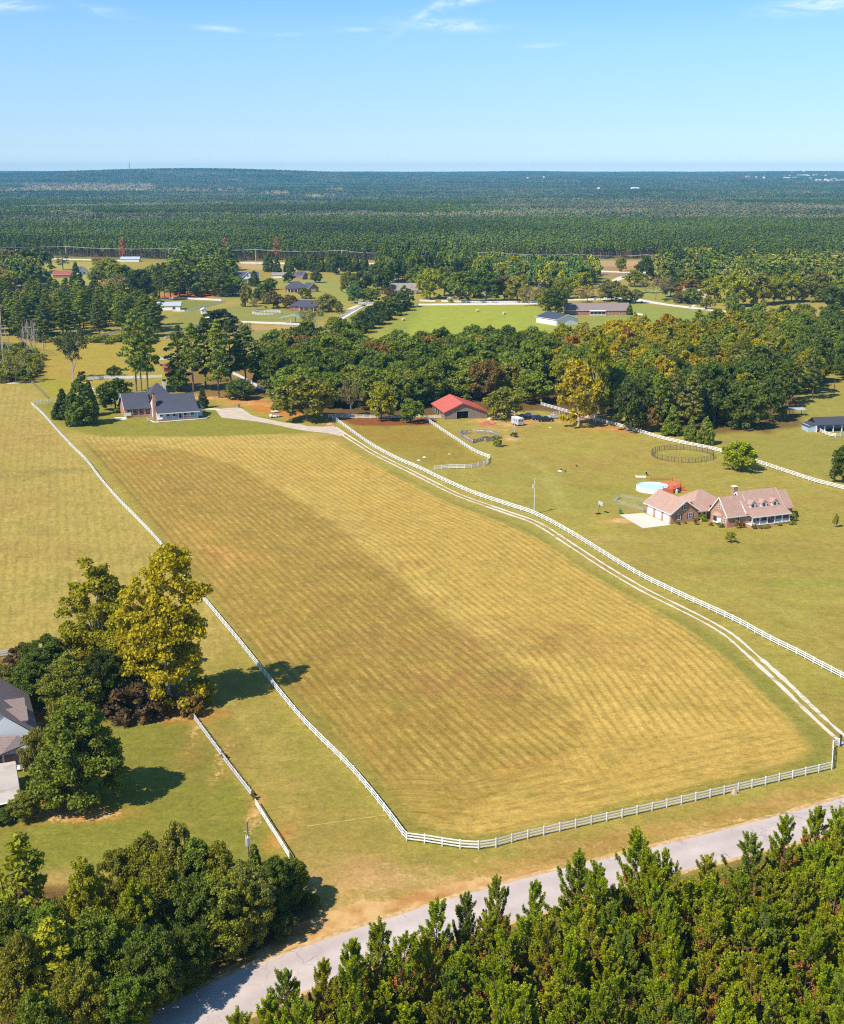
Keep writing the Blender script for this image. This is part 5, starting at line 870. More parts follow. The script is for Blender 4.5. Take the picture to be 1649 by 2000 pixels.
# ------------------------------------------------------------------ pine plantation at the lower right
def plantation():
    tops = [(470,1990),(520,1950),(565,1905),(620,1888),(680,1850),(730,1818),(770,1850),(850,1775),(910,1760),(970,1745),(1040,1735),(1128,1672),(1180,1690),(1235,1652),(1310,1668),(1390,1680),(1469,1632),(1540,1618),(1595,1575),(1640,1585),(1720,1560),(1850,1500)]
    front = np.array([P(u, v, 13.4)[:2] for u, v in tops]); rng = np.random.default_rng(21); n = 0; pts = [(p[0], p[1], 1) for p in front]
    fl = resample(front, 200); y = 72.0; r = 0
    while y < 180:
        for x in np.arange(-40+(r % 2)*1.85, 82, 3.7):
            qx, qy = x+rng.uniform(-.8, .8), y+rng.uniform(-.8, .8); yl = np.interp(qx, fl[:, 0], fl[:, 1], left=-1)
            if qx < fl[0, 0]-3 or qy > yl-2.6: continue
            z = qy*CS+(H0-14)*SN; u = 824.5+qx*FPX/z; v = 1000+FPX*((H0-14)*CS-qy*SN)/z
            if u < 440 or u > 1800 or v > 2080: continue
            pts.append((qx, qy, 0))
        y += 3.2; r += 1
    pts.sort(key=lambda p: -p[1]); print('plantation', len(pts))
    for k, (x, y, fr) in enumerate(pts[:340]):
        t = rng.random(); tone = 'bright green' if t < .72 else 'yellow green' if t < .88 else 'mid green'; h = rng.uniform(9.8, 14.4) if not fr else rng.uniform(12.9, 14.2)
        si = rng.integers(7) if not fr else [0, 1, 3, 5, 6][k % 5]
        if rng.random() < .035 and not fr: tree(x, y, h*.75, 2.6, 'bare', 'orange brown', 'rusty half dead young tree in the near pine plantation', 'rusty trees in the near plantation'); continue
        z_ = y*CS+(H0-13)*SN; uu = 824.5+x*FPX/z_; vv = 1000+FPX*((H0-13)*CS-y*SN)/z_; look = ['bushy', 'broad', 'narrow', 'leaning', 'sparse', 'dense', 'open'][int(si)]
        zone = 'at the bottom edge' if vv > 1930 else 'near the right edge' if uu > 1560 else 'at the left tip' if uu < 640 else 'in the second rows behind the road' if not fr and vv < 1760+(1300-uu)*.25 else 'in the middle of the stand'
        kd = f'{look} {tone} young pine in the front row along the road, ' + (['left end', 'left part', 'middle', 'right part', 'right end'][min(4, max(0, int((uu-460)/250)))]) if fr else f'{look} {tone} young pine {zone} of the near plantation'
        tr_ = tree(x, y, h, rng.uniform(4.9, 7.4), 'plantation', tone, kd, 'young pines of the near plantation', si=int(si)); tr_.rotation_euler.x = R(rng.normal()*2.2); tr_.rotation_euler.y = R(rng.normal()*2.2)
plantation()
grove([(520,2060),(640,1985),(820,1905),(1060,1835),(1380,1745),(1700,1665),(1900,1620),(1900,2300),(440,2300)], 2.2, ['shrub'], ['orange brown','brown','olive green','rusty red','yellow green'], (1.2,3.2), 'undergrowth', 'rusty and green undergrowth between the near plantation pines', 31)

# ------------------------------------------------------------------ buildings
def part(t, name, b, m, kind=None, label=None):
    o = obj(name, b.mesh(name, *(m if isinstance(m, tuple) else (m,))), t, kind=kind)
    if label: o['label'] = label
    return o
def block(t, x0, x1, y0, y1, z0, z1, m, name='wall'): return part(t, name, MB().box(x0, x1, y0, y1, z0, z1), m)
def gwall(t, x0, x1, y0, y1, ze, zr, ax, m, r=None, name='wall', z0=0):
    # wall block with its two gable ends; ax is the ridge direction, r the ridge position across it
    b = MB()
    if ax == 'x':
        r = (y0+y1)/2 if r is None else r; pr = [(y0, z0), (y1, z0), (y1, ze), (r, zr), (y0, ze)]
        vs = [(x0, p, q) for p, q in pr]+[(x1, p, q) for p, q in pr]
    else:
        r = (x0+x1)/2 if r is None else r; pr = [(x0, z0), (x1, z0), (x1, ze), (r, zr), (x0, ze)]
        vs = [(p, y0, q) for p, q in pr]+[(p, y1, q) for p, q in pr]
    b.add(vs, [(0,1,2,3,4) if ax == 'y' else (4,3,2,1,0), (9,8,7,6,5) if ax == 'y' else (5,6,7,8,9)]+[(i, (i+1) % 5, (i+1) % 5+5, i+5) for i in range(5)]); return part(t, name, b, m)
def slab(b, p, th=.16):
    n = (Vector(p[1])-Vector(p[0])).cross(Vector(p[2])-Vector(p[0])).normalized()
    if n.z < 0: p = p[::-1]; n = -n
    k = len(p); vs = [tuple(Vector(q)+Vector((0, 0, th))) for q in p]+[tuple(q) for q in p]
    b.add(vs, [tuple(range(k)), tuple(range(2*k-1, k-1, -1))]+[(i, i+k, (i+1) % k+k, (i+1) % k) for i in range(k)]); return b
def groof(t, x0, x1, y0, y1, ze, zr, ax, m, r=None, oh=.4, ze2=None, trim=None, name='roof', th=.16):
    b = MB(); ze2 = ze if ze2 is None else ze2
    if ax == 'x':
        r = (y0+y1)/2 if r is None else r; s1 = (zr-ze)/(r-y0); s2 = (zr-ze2)/(y1-r); a, c = y0-oh, y1+oh; za, zc = ze-s1*oh, ze2-s2*oh; X0, X1 = x0-oh, x1+oh
        slab(b, [(X0, a, za), (X1, a, za), (X1, r, zr), (X0, r, zr)], th); slab(b, [(X0, r, zr), (X1, r, zr), (X1, c, zc), (X0, c, zc)], th)
    else:
        r = (x0+x1)/2 if r is None else r; s1 = (zr-ze)/(r-x0); s2 = (zr-ze2)/(x1-r); a, c = x0-oh, x1+oh; za, zc = ze-s1*oh, ze2-s2*oh; Y0, Y1 = y0-oh, y1+oh
        slab(b, [(a, Y0, za), (r, Y0, zr), (r, Y1, zr), (a, Y1, za)], th); slab(b, [(r, Y0, zr), (c, Y0, zc), (c, Y1, zc), (r, Y1, zr)], th)
    o = part(t, name, b, m)
    if trim:
        tb = MB(); e = .03; w = .22
        if ax == 'x':
            for X in (X0-e, X1+e):
                for (p, q) in (((a, za), (r, zr)), ((r, zr), (c, zc))): tb.add([(X-.03, p[0], p[1]-w), (X-.03, q[0], q[1]-w), (X-.03, q[0], q[1]+th+.02), (X-.03, p[0], p[1]+th+.02), (X+.03, p[0], p[1]-w), (X+.03, q[0], q[1]-w), (X+.03, q[0], q[1]+th+.02), (X+.03, p[0], p[1]+th+.02)], [(0,1,2,3),(7,6,5,4),(0,4,5,1),(1,5,6,2),(2,6,7,3),(3,7,4,0)])
            for (Y, Z) in ((a-.03, za), (c+.03, zc)): tb.box(X0, X1, Y-.03, Y+.03, Z-.05, Z+th*.9)
        else:
            for Y in (Y0-e, Y1+e):
                for (p, q) in (((a, za), (r, zr)), ((r, zr), (c, zc))): tb.add([(p[0], Y-.03, p[1]-w), (q[0], Y-.03, q[1]-w), (q[0], Y-.03, q[1]+th+.02), (p[0], Y-.03, p[1]+th+.02), (p[0], Y+.03, p[1]-w), (q[0], Y+.03, q[1]-w), (q[0], Y+.03, q[1]+th+.02), (p[0], Y+.03, p[1]+th+.02)], [(0,1,2,3),(7,6,5,4),(0,4,5,1),(1,5,6,2),(2,6,7,3),(3,7,4,0)])
            for (X, Z) in ((a-.03, za), (c+.03, zc)): tb.box(X-.03, X+.03, Y0, Y1, Z-.05, Z+th*.9)
        part(t, 'fascia', tb, trim)
    return o
def hroof(t, x0, x1, y0, y1, ze, zr, m, oh=.5, top=None):
    x0 -= oh; x1 += oh; y0 -= oh; y1 += oh; d = min(x1-x0, y1-y0)/2*(.999 if top is None else top); b = MB()
    if x1-x0 >= y1-y0: A, B_ = (x0+d, (y0+y1)/2, zr), (x1-d, (y0+y1)/2, zr); fs = [[(x0,y0,ze),(x1,y0,ze),B_,A],[(x1,y1,ze),(x0,y1,ze),A,B_],[(x0,y1,ze),(x0,y0,ze),A],[(x1,y0,ze),(x1,y1,ze),B_]]
    else: A, B_ = ((x0+x1)/2, y0+d, zr), ((x0+x1)/2, y1-d, zr); fs = [[(x1,y0,ze),(x1,y1,ze),B_,A],[(x0,y1,ze),(x0,y0,ze),A,B_],[(x0,y0,ze),(x1,y0,ze),A],[(x1,y1,ze),(x0,y1,ze),B_]]
    for f in fs: slab(b, f, .16)
    return part(t, 'roof', b, m)
def win(t, c, w, h, face, frame=None, name='window', glass=None, fw=.09):
    # c = centre on the wall surface; face = outward direction: -y, +y, -x, +x
    fx = {'-y': (0, -1), '+y': (0, 1), '-x': (-1, 0), '+x': (1, 0)}[face]; hx, hy = (w/2+fw, 0) if fx[0] == 0 else (0, w/2+fw)
    def bx(b, u0, u1, z0, z1, d0, d1):
        if fx[0] == 0: y = sorted((fx[1]*d0, fx[1]*d1)); b.box(u0, u1, y[0], y[1], z0, z1)
        else: x = sorted((fx[0]*d0, fx[0]*d1)); b.box(x[0], x[1], u0, u1, z0, z1)
    f = MB(); W_, H_ = w/2, h/2
    for a in ((-W_-fw, W_+fw, H_, H_+fw), (-W_-fw, W_+fw, -H_-fw, -H_), (-W_-fw, -W_, -H_, H_), (W_, W_+fw, -H_, H_)): bx(f, *a, -.02, .06)
    bx(f, -W_, W_, -.03, .03, .012, .05); bx(f, -.02, .02, -H_, -.03, .012, .04); bx(f, -.02, .02, .03, H_, .012, .04)
    o = obj(name, f.mesh(name, frame or M['white']), t, c); g = MB(); bx(g, -W_, W_, -H_, H_, -.03, .010); obj('pane', g.mesh('pane', glass or M['glass']), o); return o
def door(t, c, w, h, face, m=None):
    fx = {'-y': (0, -1), '+y': (0, 1), '-x': (-1, 0), '+x': (1, 0)}[face]; b = MB()
    if fx[0] == 0: b.cbox((0, fx[1]*.03, h/2), (w, .07, h))
    else: b.cbox((fx[0]*.03, 0, h/2), (.07, w, h))
    return obj('door', b.mesh('door', m or M['white']), t, c)
def posts_(t, pts, z0, z1, w=.2, m=None, name='column'):
    me = MB().cbox((0, 0, (z0+z1)/2), (w, w, z1-z0)); me.cbox((0, 0, z1-.08), (w+.1, w+.1, .16)).cbox((0, 0, z0+.1), (w+.08, w+.08, .2)); me = me.mesh(name, m or M['white'])
    for p in pts: obj(name, me, t, (p[0], p[1], 0))
def rz22(u0v0, deg): return (*G(*u0v0), 0), R(deg)

def brick_house():
    x0, y0 = G(1310.2, 1023.6); t = thing('brick_house', 'red brick house with brown shingle roofs, three dormers, front porch and attached garage', 'house', (x0, y0, 0), R(22))
    sh, br = M['shingle_brown'], M['brick']
    # garage wing with its gable towards the lawn and three doors on the left side
    gwall(t, 0, 8.1, 0, 11.7, 2.9, 5.75, 'y', br); groof(t, 0, 8.1, 0, 11.7, 2.9, 5.75, 'y', sh, trim=M['white'], oh=.5)
    for y in (2.0, 5.75, 9.5):
        g = obj('garage_door', MB().box(-.05, .02, -1.35, 1.35, .02, 2.35).mesh('garage_door', M['white']), t, (0, y, 0)); ln = MB()
        for z in (.6, 1.18, 1.76): ln.box(-.062, -.05, -1.33, 1.33, z-.015, z+.015)
        obj('panel_line', ln.mesh('panel_line', M['concrete']), g)
    win(t, (2.3, 0, 1.65), .95, 1.25, '-y'); win(t, (5.7, 0, 1.65), .95, 1.25, '-y'); win(t, (4.05, 0, 4.1), .9, 1.2, '-y')
    for x in (1.55, 3.05, 4.95, 6.45, 3.3, 4.8):
        z = 4.1 if x in (3.3, 4.8) else 1.65; obj('shutter', MB().cbox((0, -.03, 0), (.3, .05, 1.35)).mesh('shutter', M['dark_metal']), t, (x+(.03 if x < 4 else -.03), 0, z))
    # breezeway and hipped rear wing
    block(t, 8.1, 11.2, 2.2, 4.6, 0, 2.5, M['white']); groof(t, 8.0, 11.4, -.2, 5.4, 2.6, 4.4, 'x', sh, oh=.35); posts_(t, [(8.9, -.1), (10.3, -.1)], 0, 2.5, .18); win(t, (9.6, 2.2, 1.4), .9, 1.2, '-y')
    block(t, 8.6, 18.0, 3.2, 11.5, 0, 2.7, br); hroof(t, 8.6, 18.0, 3.2, 11.5, 2.75, 5.9, sh)
    # front gabled wing facing left, with bay window
    gwall(t, 11.0, 17.0, -8.3, -1.1, 3.0, 6.9, 'x', br); groof(t, 11.0, 17.2, -8.3, -1.1, 3.0, 6.9, 'x', sh, trim=M['white'], oh=.35)
    win(t, (11.0, -4.7, 4.6), .8, 1.1, '-x'); win(t, (11.0, -7.1, 1.6), .8, 1.1, '-x'); win(t, (14.0, -8.3, 1.6), 1.0, 1.6, '-y')
    bay = part(t, 'bay_window', MB().prism([(11.0, -5.6), (10.2, -5.1), (10.2, -3.3), (11.0, -2.8)], .5, 2.3), M['white']); part(bay, 'pane', MB().box(10.17, 10.21, -4.95, -3.45, .9, 2.1), M['glass']); part(bay, 'bay_roof', MB().add([(11.0,-5.9,2.3),(10.0,-5.3,2.3),(10.0,-3.1,2.3),(11.0,-2.5,2.3),(11.0,-5.2,3.0),(11.0,-3.2,3.0)], [(0,1,4),(1,2,5,4),(2,3,5),(3,2,1,0),(0,4,5,3)]), sh)
    # main block with porch
    gwall(t, 16.6, 27.9, -8.2, .6, 3.3, 7.45, 'x', br, r=-3.8); groof(t, 16.6, 27.9, -8.2, .6, 3.45, 7.6, 'x', sh, r=-3.8, trim=M['white'], oh=.3)
    b = slab(MB(), [(16.3, -10.9, 2.65), (28.3, -10.9, 2.65), (28.3, -8.1, 3.55), (16.3, -8.1, 3.55)], .16); part(t, 'porch_roof', b, sh)
    part(t, 'fascia', MB().box(16.3, 28.3, -10.97, -10.9, 2.55, 2.8), M['white']); part(t, 'porch_floor', MB().box(16.5, 28.1, -10.7, -8.2, 0, .55), br); part(t, 'porch_deck', MB().box(16.45, 28.15, -10.75, -8.2, .55, .62), M['trim'])
    part(t, 'step', MB().box(21.2, 23.2, -11.1, -10.75, 0, .36).box(21.2, 23.2, -11.5, -11.1, 0, .18), br); posts_(t, [(16.8+i*2.24, -10.5) for i in range(6)], .6, 2.62, .22)
    rl = MB()
    for i in range(5):
        if i == 2: continue
        xa = 16.95+i*2.24; rl.box(xa, xa+1.95, -10.53, -10.47, 1.38, 1.45).box(xa, xa+1.95, -10.53, -10.47, .75, .81)
        for k in range(10): rl.box(xa+.1+k*.19, xa+.14+k*.19, -10.52, -10.48, .81, 1.38)
    part(t, 'railing', rl, M['white'], kind='stuff')
    for x in (18.0, 20.2, 24.6, 26.8): win(t, (x, -8.2, 1.75), 1.0, 1.7, '-y')
    door(t, (22.3, -8.2, .62), 1.1, 2.1, '-y', M['dark_metal'])
    for x in (18.9, 22.2, 25.5):                                     # dormers
        d = thing_part(t, 'dormer', (x, -7.6, 4.0)); gw = MB(); w_ = .8
        gw.add([(-w_, 0, -.4), (w_, 0, -.4), (w_, 0, 1.15), (0, 0, 1.85), (-w_, 0, 1.15), (-w_, 2.6, -.4), (w_, 2.6, -.4), (w_, 2.6, 1.15), (0, 2.6, 1.85), (-w_, 2.6, 1.15)], [(0,1,2,3,4),(5,9,8,7,6),(0,5,6,1),(1,6,7,2),(4,9,5,0)]); obj('dormer_wall', gw.mesh('dormer_wall', M['white']), d)
        rb = slab(slab(MB(), [(-1.05, -.25, 1.0), (0, -.25, 1.92), (0, 3.0, 1.92), (-1.05, 3.0, 1.0)], .1), [(0, -.25, 1.92), (1.05, -.25, 1.0), (1.05, 3.0, 1.0), (0, 3.0, 1.92)], .1); obj('dormer_roof', rb.mesh('dormer_roof', sh), d)
        wf = MB().box(-.4, .4, -.05, 0, .25, 1.15); obj('window', wf.mesh('window', M['white']), d); obj('pane', MB().box(-.3, .3, -.065, -.05, .33, 1.07).mesh('pane', M['glass']), d)
    gwall(t, 27.9, 31.6, -6.8, .2, 3.0, 6.5, 'x', br, r=-3.3); groof(t, 27.9, 31.6, -6.8, .2, 3.1, 6.6, 'x', sh, r=-3.3, oh=.35)
    ch = part(t, 'chimney', MB().box(16.2, 17.3, -3.0, -1.8, 0, 8.7), br); part(ch, 'chimney_cap', MB().box(16.1, 17.4, -3.1, -1.7, 8.7, 8.85), M['trim'])
    # planting round the house
    def at(x, y): p = Matrix.Rotation(R(22), 2) @ Vector((x, y)); return x0+p.x, y0+p.y
    for i, (x, y, h, w, tn, lb) in enumerate(((18.2,-11.8,.9,1.5,'bright green','first yellow green bush from the left in front of the brick house porch'),(19.5,-12.2,.9,1.6,'bright green','second yellow green bush from the left in front of the porch'),(20.6,-12.0,.8,1.4,'yellow green','bush just left of the brick porch steps'),(24.2,-11.7,.9,1.5,'bright green','bush just right of the brick porch steps'),(27.2,-11.8,1.0,1.6,'bright green','first bush at the right end of the porch'),(28.4,-11.7,1.0,1.7,'yellow green','last bush at the right end of the porch'),(16.6,-11.5,1.3,1.6,'brown','brown bush at the left end of the porch'),(14.4,-9.6,1.6,1.9,'brown','dark reddish bush in front of the gabled wing'),(12.9,-9.8,2.4,1.3,'brown','tall reddish shrub at the corner of the gabled wing'),(9.8,-7.0,1.2,1.9,'mid green','round green bush below the bay window'),(8.6,-5.2,.9,1.5,'brown','low reddish bush left of the bay window'),(8.9,-.6,2.0,2.2,'bright green','green shrub in front of the breezeway'),(3.6,-1.1,.7,1.2,'pale brown','pale bush under the garage window'),(1.6,-1.1,.8,1.3,'dark green','dark bush at the garage corner'),(5.2,-3.0,1.9,1.4,'brown','reddish shrub on the lawn between garage and house'),(30.6,-8.6,2.2,2.2,'greyish green','dark shrub at the right end of the brick house'))):
        X, Y = at(x, y); tree(X, Y, h, w, 'shrub', tn, lb, 'garden bushes of the brick house')
def thing_part(t, name, loc): return obj(name, None, t, loc)

def grey_house():
    x0, y0 = G(310.2, 823.9); t = thing('grey_roof_house', 'large slate grey roofed house with white front porch at the far end of the field', 'house', (x0, y0, 0), R(23)); sh = M['shingle_grey']
    gwall(t, 0, 14.2, 2.6, 16, 3.6, 8.1, 'x', M['white'], r=8.0); 
    b = MB(); slab(b, [(-.5, -.5, 2.85), (14.7, -.5, 2.85), (14.7, 3.4, 4.7), (-.5, 3.4, 4.7)]); slab(b, [(-.5, 3.4, 4.7), (14.7, 3.4, 4.7), (14.7, 8, 8.25), (-.5, 8, 8.25)]); slab(b, [(-.5, 8, 8.25), (14.7, 8, 8.25), (14.7, 16.5, 3.2), (-.5, 16.5, 3.2)]); part(t, 'roof', b, sh)
    part(t, 'fascia', MB().box(-.5, 14.7, -.57, -.5, 2.7, 3.0), M['white']); part(t, 'porch_floor', MB().box(0, 14.2, 0, 2.6, 0, .7), M['brick']); part(t, 'porch_deck', MB().box(-.05, 14.25, -.05, 2.6, .7, .77), M['trim'])
    part(t, 'step', MB().box(7.0, 9.0, -.5, 0, 0, .35), M['brick']); xs = [.15, 2.7, 4.9, 7.2, 8.9, 11.3, 14.05]; posts_(t, [(x, .2) for x in xs], .75, 2.8, .22)
    rl = MB()
    for i, (a, c) in enumerate(zip(xs[:-1], xs[1:])):
        if i == 3: continue
        rl.box(a+.15, c-.15, .17, .23, 1.5, 1.58).box(a+.15, c-.15, .17, .23, .86, .92)
        for k in range(int((c-a-.3)/.2)): rl.box(a+.22+k*.2, a+.27+k*.2, .18, .22, .92, 1.5)
    part(t, 'railing', rl, M['white'], kind='stuff')
    for x in (1.5, 3.8, 6.0, 10.1, 12.6): win(t, (x, 2.6, 2.0), 1.1, 1.5, '-y')
    door(t, (8.0, 2.6, .77), 1.1, 2.05, '-y', M['dark_metal'])
    ch = part(t, 'chimney', MB().box(-1.0, 0, 3.4, 5.0, 0, 7.6).box(-.9, -.05, 3.7, 4.8, 7.6, 9.3), M['brick'])
    part(ch, 'chimney_cap', MB().box(-.95, 0, 3.65, 4.85, 9.3, 9.45), M['dark'])
    # left wing
    gwall(t, -9.2, 0, 13.6, 23.6, 3.3, 7.6, 'x', M['brick'], r=17.8); b = MB(); slab(b, [(-9.9, 11.6, 2.9), (-.1, 11.6, 2.9), (-.1, 17.8, 7.9), (-9.9, 17.8, 7.9)]); slab(b, [(-9.9, 17.8, 7.9), (-.1, 17.8, 7.9), (-.1, 24.0, 3.1), (-9.9, 24.0, 3.1)]); part(t, 'roof', b, sh)
    part(t, 'fascia', MB().add([(-9.95,11.5,2.7),(-9.95,17.8,7.75),(-9.95,24.1,2.9),(-9.95,24.1,3.25),(-9.95,17.8,8.1),(-9.95,11.5,3.05),(-9.88,11.5,2.7),(-9.88,17.8,7.75),(-9.88,24.1,2.9),(-9.88,24.1,3.25),(-9.88,17.8,8.1),(-9.88,11.5,3.05)], [(0,5,4,1),(1,4,3,2),(6,7,10,11),(7,8,9,10),(5,11,10,4),(4,10,9,3),(0,1,7,6),(1,2,8,7)]), M['white'])
    part(t, 'porch_floor', MB().box(-9.2, -.1, 11.8, 13.6, 0, .8), M['brick']); posts_(t, [(x, 12.0) for x in (-9.0, -6.8, -4.6, -2.4, -.4)], .8, 3.0, .34, M['brick'])
    for x in (-7.9, -5.7, -3.5, -1.5): win(t, (x, 13.6, 2.0), 1.3, 1.7, '-y')
    part(t, 'wall_panel', MB().box(-9.9, -9.3, 11.0, 11.2, 0, 1.9).box(-9.2, -7.4, 11.6, 11.75, .8, 1.9), M['trim'])
    # high rear hip and the lower hips at right
    block(t, -1.5, 10.0, 15.5, 26.5, 0, 4.5, M['brick']); hroof(t, -1.5, 10.0, 15.5, 26.5, 4.2, 10.4, sh); ch2 = part(t, 'chimney', MB().box(6.8, 7.8, 22.4, 23.2, 5, 10.9), M['trim']); part(ch2, 'chimney_cap', MB().box(6.7, 7.9, 22.3, 23.3, 10.9, 11.4), M['dark'])
    block(t, 14.2, 17.0, 5.5, 14.0, 0, 3.0, M['white']); hroof(t, 12.5, 17.0, 5.0, 14.4, 3.0, 6.0, sh)
    part(t, 'patio', MB().prism([(-13.2, 9.0), (-9.4, 9.0), (-9.4, 13.4), (-13.2, 14.0)], 0, .12), M['trim'])
    part(t, 'garden_wall', MB().tube([(-2.2, 3.0, .2), (-2.0, -.6, .2), (-.4, -1.6, .2), (4, -1.4, .2), (8, -1.2, .2), (13, -1.3, .2), (17, -.6, .2), (18.6, 1.8, .2)], .2, 6), M['trim'])
    part(t, 'garden_bed', MB().prism([(-2, -.5), (-.3, -1.4), (8, -1.1), (14, -1.2), (14, -.1), (0, -.1), (-1, 3), (-2, 3)], 0, .1), M['mulch'])
    ac = Matrix.Rotation(R(23), 2) @ Vector((-2.6, 4.5)); a = thing('air_conditioner', 'small white air conditioning unit beside the brick chimney of the grey roofed house', 'air conditioner', (x0+ac.x, y0+ac.y, 0), R(23)); part(a, 'casing', MB().box(-.5, .5, -.5, .5, 0, 1.0), M['silver']); part(a, 'fan_grille', MB().tube([(0, 0, 1.0), (0, 0, 1.05)], .4, 10), M['dark'])

def barn():
    x0, y0 = G(869, 819.5); t = thing('barn', 'weathered wooden barn with bright red metal roof and dark open doorway', 'barn', (x0, y0, 0), R(13))
    W_, D, r, zr = 15.8, 18.5, 6.6, 5.7; rng = random.Random(4)
    pr = lambda x: 2.7+(zr-2.7)*x/r if x < r else zr-(zr-2.2)*(x-r)/(W_-r)
    bm = MB(); n = 66
    for i in range(n):                                              # upright boards of the gable front, a doorway left open
        xa, xb = i*W_/n, (i+1)*W_/n; d = rng.uniform(-.02, .02); z0 = 2.75 if 4.4 < (xa+xb)/2 < 8.6 else 0
        a, c = xa+.015, xb-.015; bm.add([(a,d-.03,z0),(c,d-.03,z0),(c,d-.03,pr(c)-.05),(a,d-.03,pr(a)-.05),(a,d+.02,z0),(c,d+.02,z0),(c,d+.02,pr(c)-.05),(a,d+.02,pr(a)-.05)], [(0,1,2,3),(7,6,5,4),(0,4,5,1),(1,5,6,2),(2,6,7,3),(3,7,4,0)])
    for side, zt in ((0, 2.7), (W_, 2.2)):
        for i in range(60):
            ya, yb = .1+i*(D-.1)/60, .1+(i+1)*(D-.1)/60
            if side == 0 and i % 12 in (3, 4, 5, 6, 7) and i > 10: continue
            bm.box(side-.03, side+.03, ya+.015, yb-.015, 0, zt)
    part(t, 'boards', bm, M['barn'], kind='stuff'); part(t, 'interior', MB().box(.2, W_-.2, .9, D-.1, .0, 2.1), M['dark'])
    part(t, 'door_post', MB().box(4.2, 4.4, -.1, .05, 0, 2.85).box(8.6, 8.8, -.1, .05, 0, 2.85).box(4.2, 8.8, -.1, .05, 2.75, 2.95), M['wood'])
    groof(t, 0, W_, 0, D, 2.7, zr, 'y', M['red_metal'], r=r, oh=.55, ze2=2.2, trim=M['redshed']); rb = MB()
    for k in range(26):
        y = -.4+k*(D+.8)/26; s1 = (zr-2.7)/r; s2 = (zr-2.2)/(W_-r); x0_, z0_ = -.5, 2.7-s1*.5+.17; x1_, z1_ = W_+.5, 2.2-s2*.5+.17
        rb.add([(x0_,y,z0_),(r,y,zr+.17),(r,y+.06,zr+.17),(x0_,y+.06,z0_),(x0_,y,z0_+.05),(r,y,zr+.22),(r,y+.06,zr+.22),(x0_,y+.06,z0_+.05)], [(4,5,6,7),(0,4,7,3),(0,1,5,4),(2,3,7,6)])
        rb.add([(x1_,y,z1_),(r,y,zr+.17),(r,y+.06,zr+.17),(x1_,y+.06,z1_),(x1_,y,z1_+.05),(r,y,zr+.22),(r,y+.06,zr+.22),(x1_,y+.06,z1_+.05)], [(7,6,5,4),(3,7,4,0),(4,5,1,0),(6,7,3,2)])
    part(t, 'roof_seams', rb, M['red_metal'], kind='stuff')
    posts_(t, [(0, y) for y in (3.4, 7.2, 11, 14.8, 18)], 0, 2.7, .2, M['wood'], 'post')

def simple(u, v, deg, W_, D, ze, zr, ax, wm, rm, name, label, cat='house', ox=0, wins=(), hip=False, trim=True, col=None, chim=None, porch=None, dorm=(), gd=None):
    """a farther house: (u, v) is the photo pixel of its near left foot"""
    t = thing(name, label, cat, (*G(u, v), 0), R(deg))
    if hip: block(t, 0, W_, 0, D, 0, ze, wm); hroof(t, 0, W_, 0, D, ze, zr, rm)
    else: gwall(t, 0, W_, 0, D, ze, zr, ax, wm); groof(t, 0, W_, 0, D, ze+.08, zr+.08, ax, rm, trim=M['white'] if trim else None, oh=.5)
    for w in wins: win(t, (w[0], 0, w[1]), w[2], w[3], '-y')
    if gd:
        for g in gd: obj('garage_door', MB().box(-g[1]/2, g[1]/2, -.06, .02, 0, g[2]).mesh('garage_door', M['white']), t, (g[0], 0, 0))
    if chim: part(t, 'chimney', MB().box(chim[0]-.6, chim[0]+.6, chim[1]-.5, chim[1]+.5, 0, chim[2]), M['brick_far'])
    if porch:
        a, c, d, z = porch; part(t, 'porch_roof', slab(MB(), [(a, -d, z-.5), (c, -d, z-.5), (c, .02, z), (a, .02, z)]), rm); posts_(t, [(a+.3+(c-a-.6)*i/3, -d+.3) for i in range(4)], 0, z-.5, .25)
    for x, z in dorm:
        d = thing_part(t, 'dormer', (x, D*.18, z)); gw = MB().add([(-.9,0,-.4),(.9,0,-.4),(.9,0,1.0),(0,0,1.8),(-.9,0,1.0),(-.9,3,-.4),(.9,3,-.4),(.9,3,1.0),(0,3,1.8),(-.9,3,1.0)], [(0,1,2,3,4),(5,9,8,7,6),(1,6,7,2),(4,9,5,0)]); obj('dormer_wall', gw.mesh('dormer_wall', M['white']), d)
        obj('dormer_roof', slab(slab(MB(), [(-1.2,-.3,.8),(0,-.3,1.85),(0,3.2,1.85),(-1.2,3.2,.8)], .1), [(0,-.3,1.85),(1.2,-.3,.8),(1.2,3.2,.8),(0,3.2,1.85)], .1).mesh('dormer_roof', rm), d); obj('pane', MB().box(-.35, .35, -.05, -.01, .1, 1.0).mesh('pane', M['glass']), d)
    return t
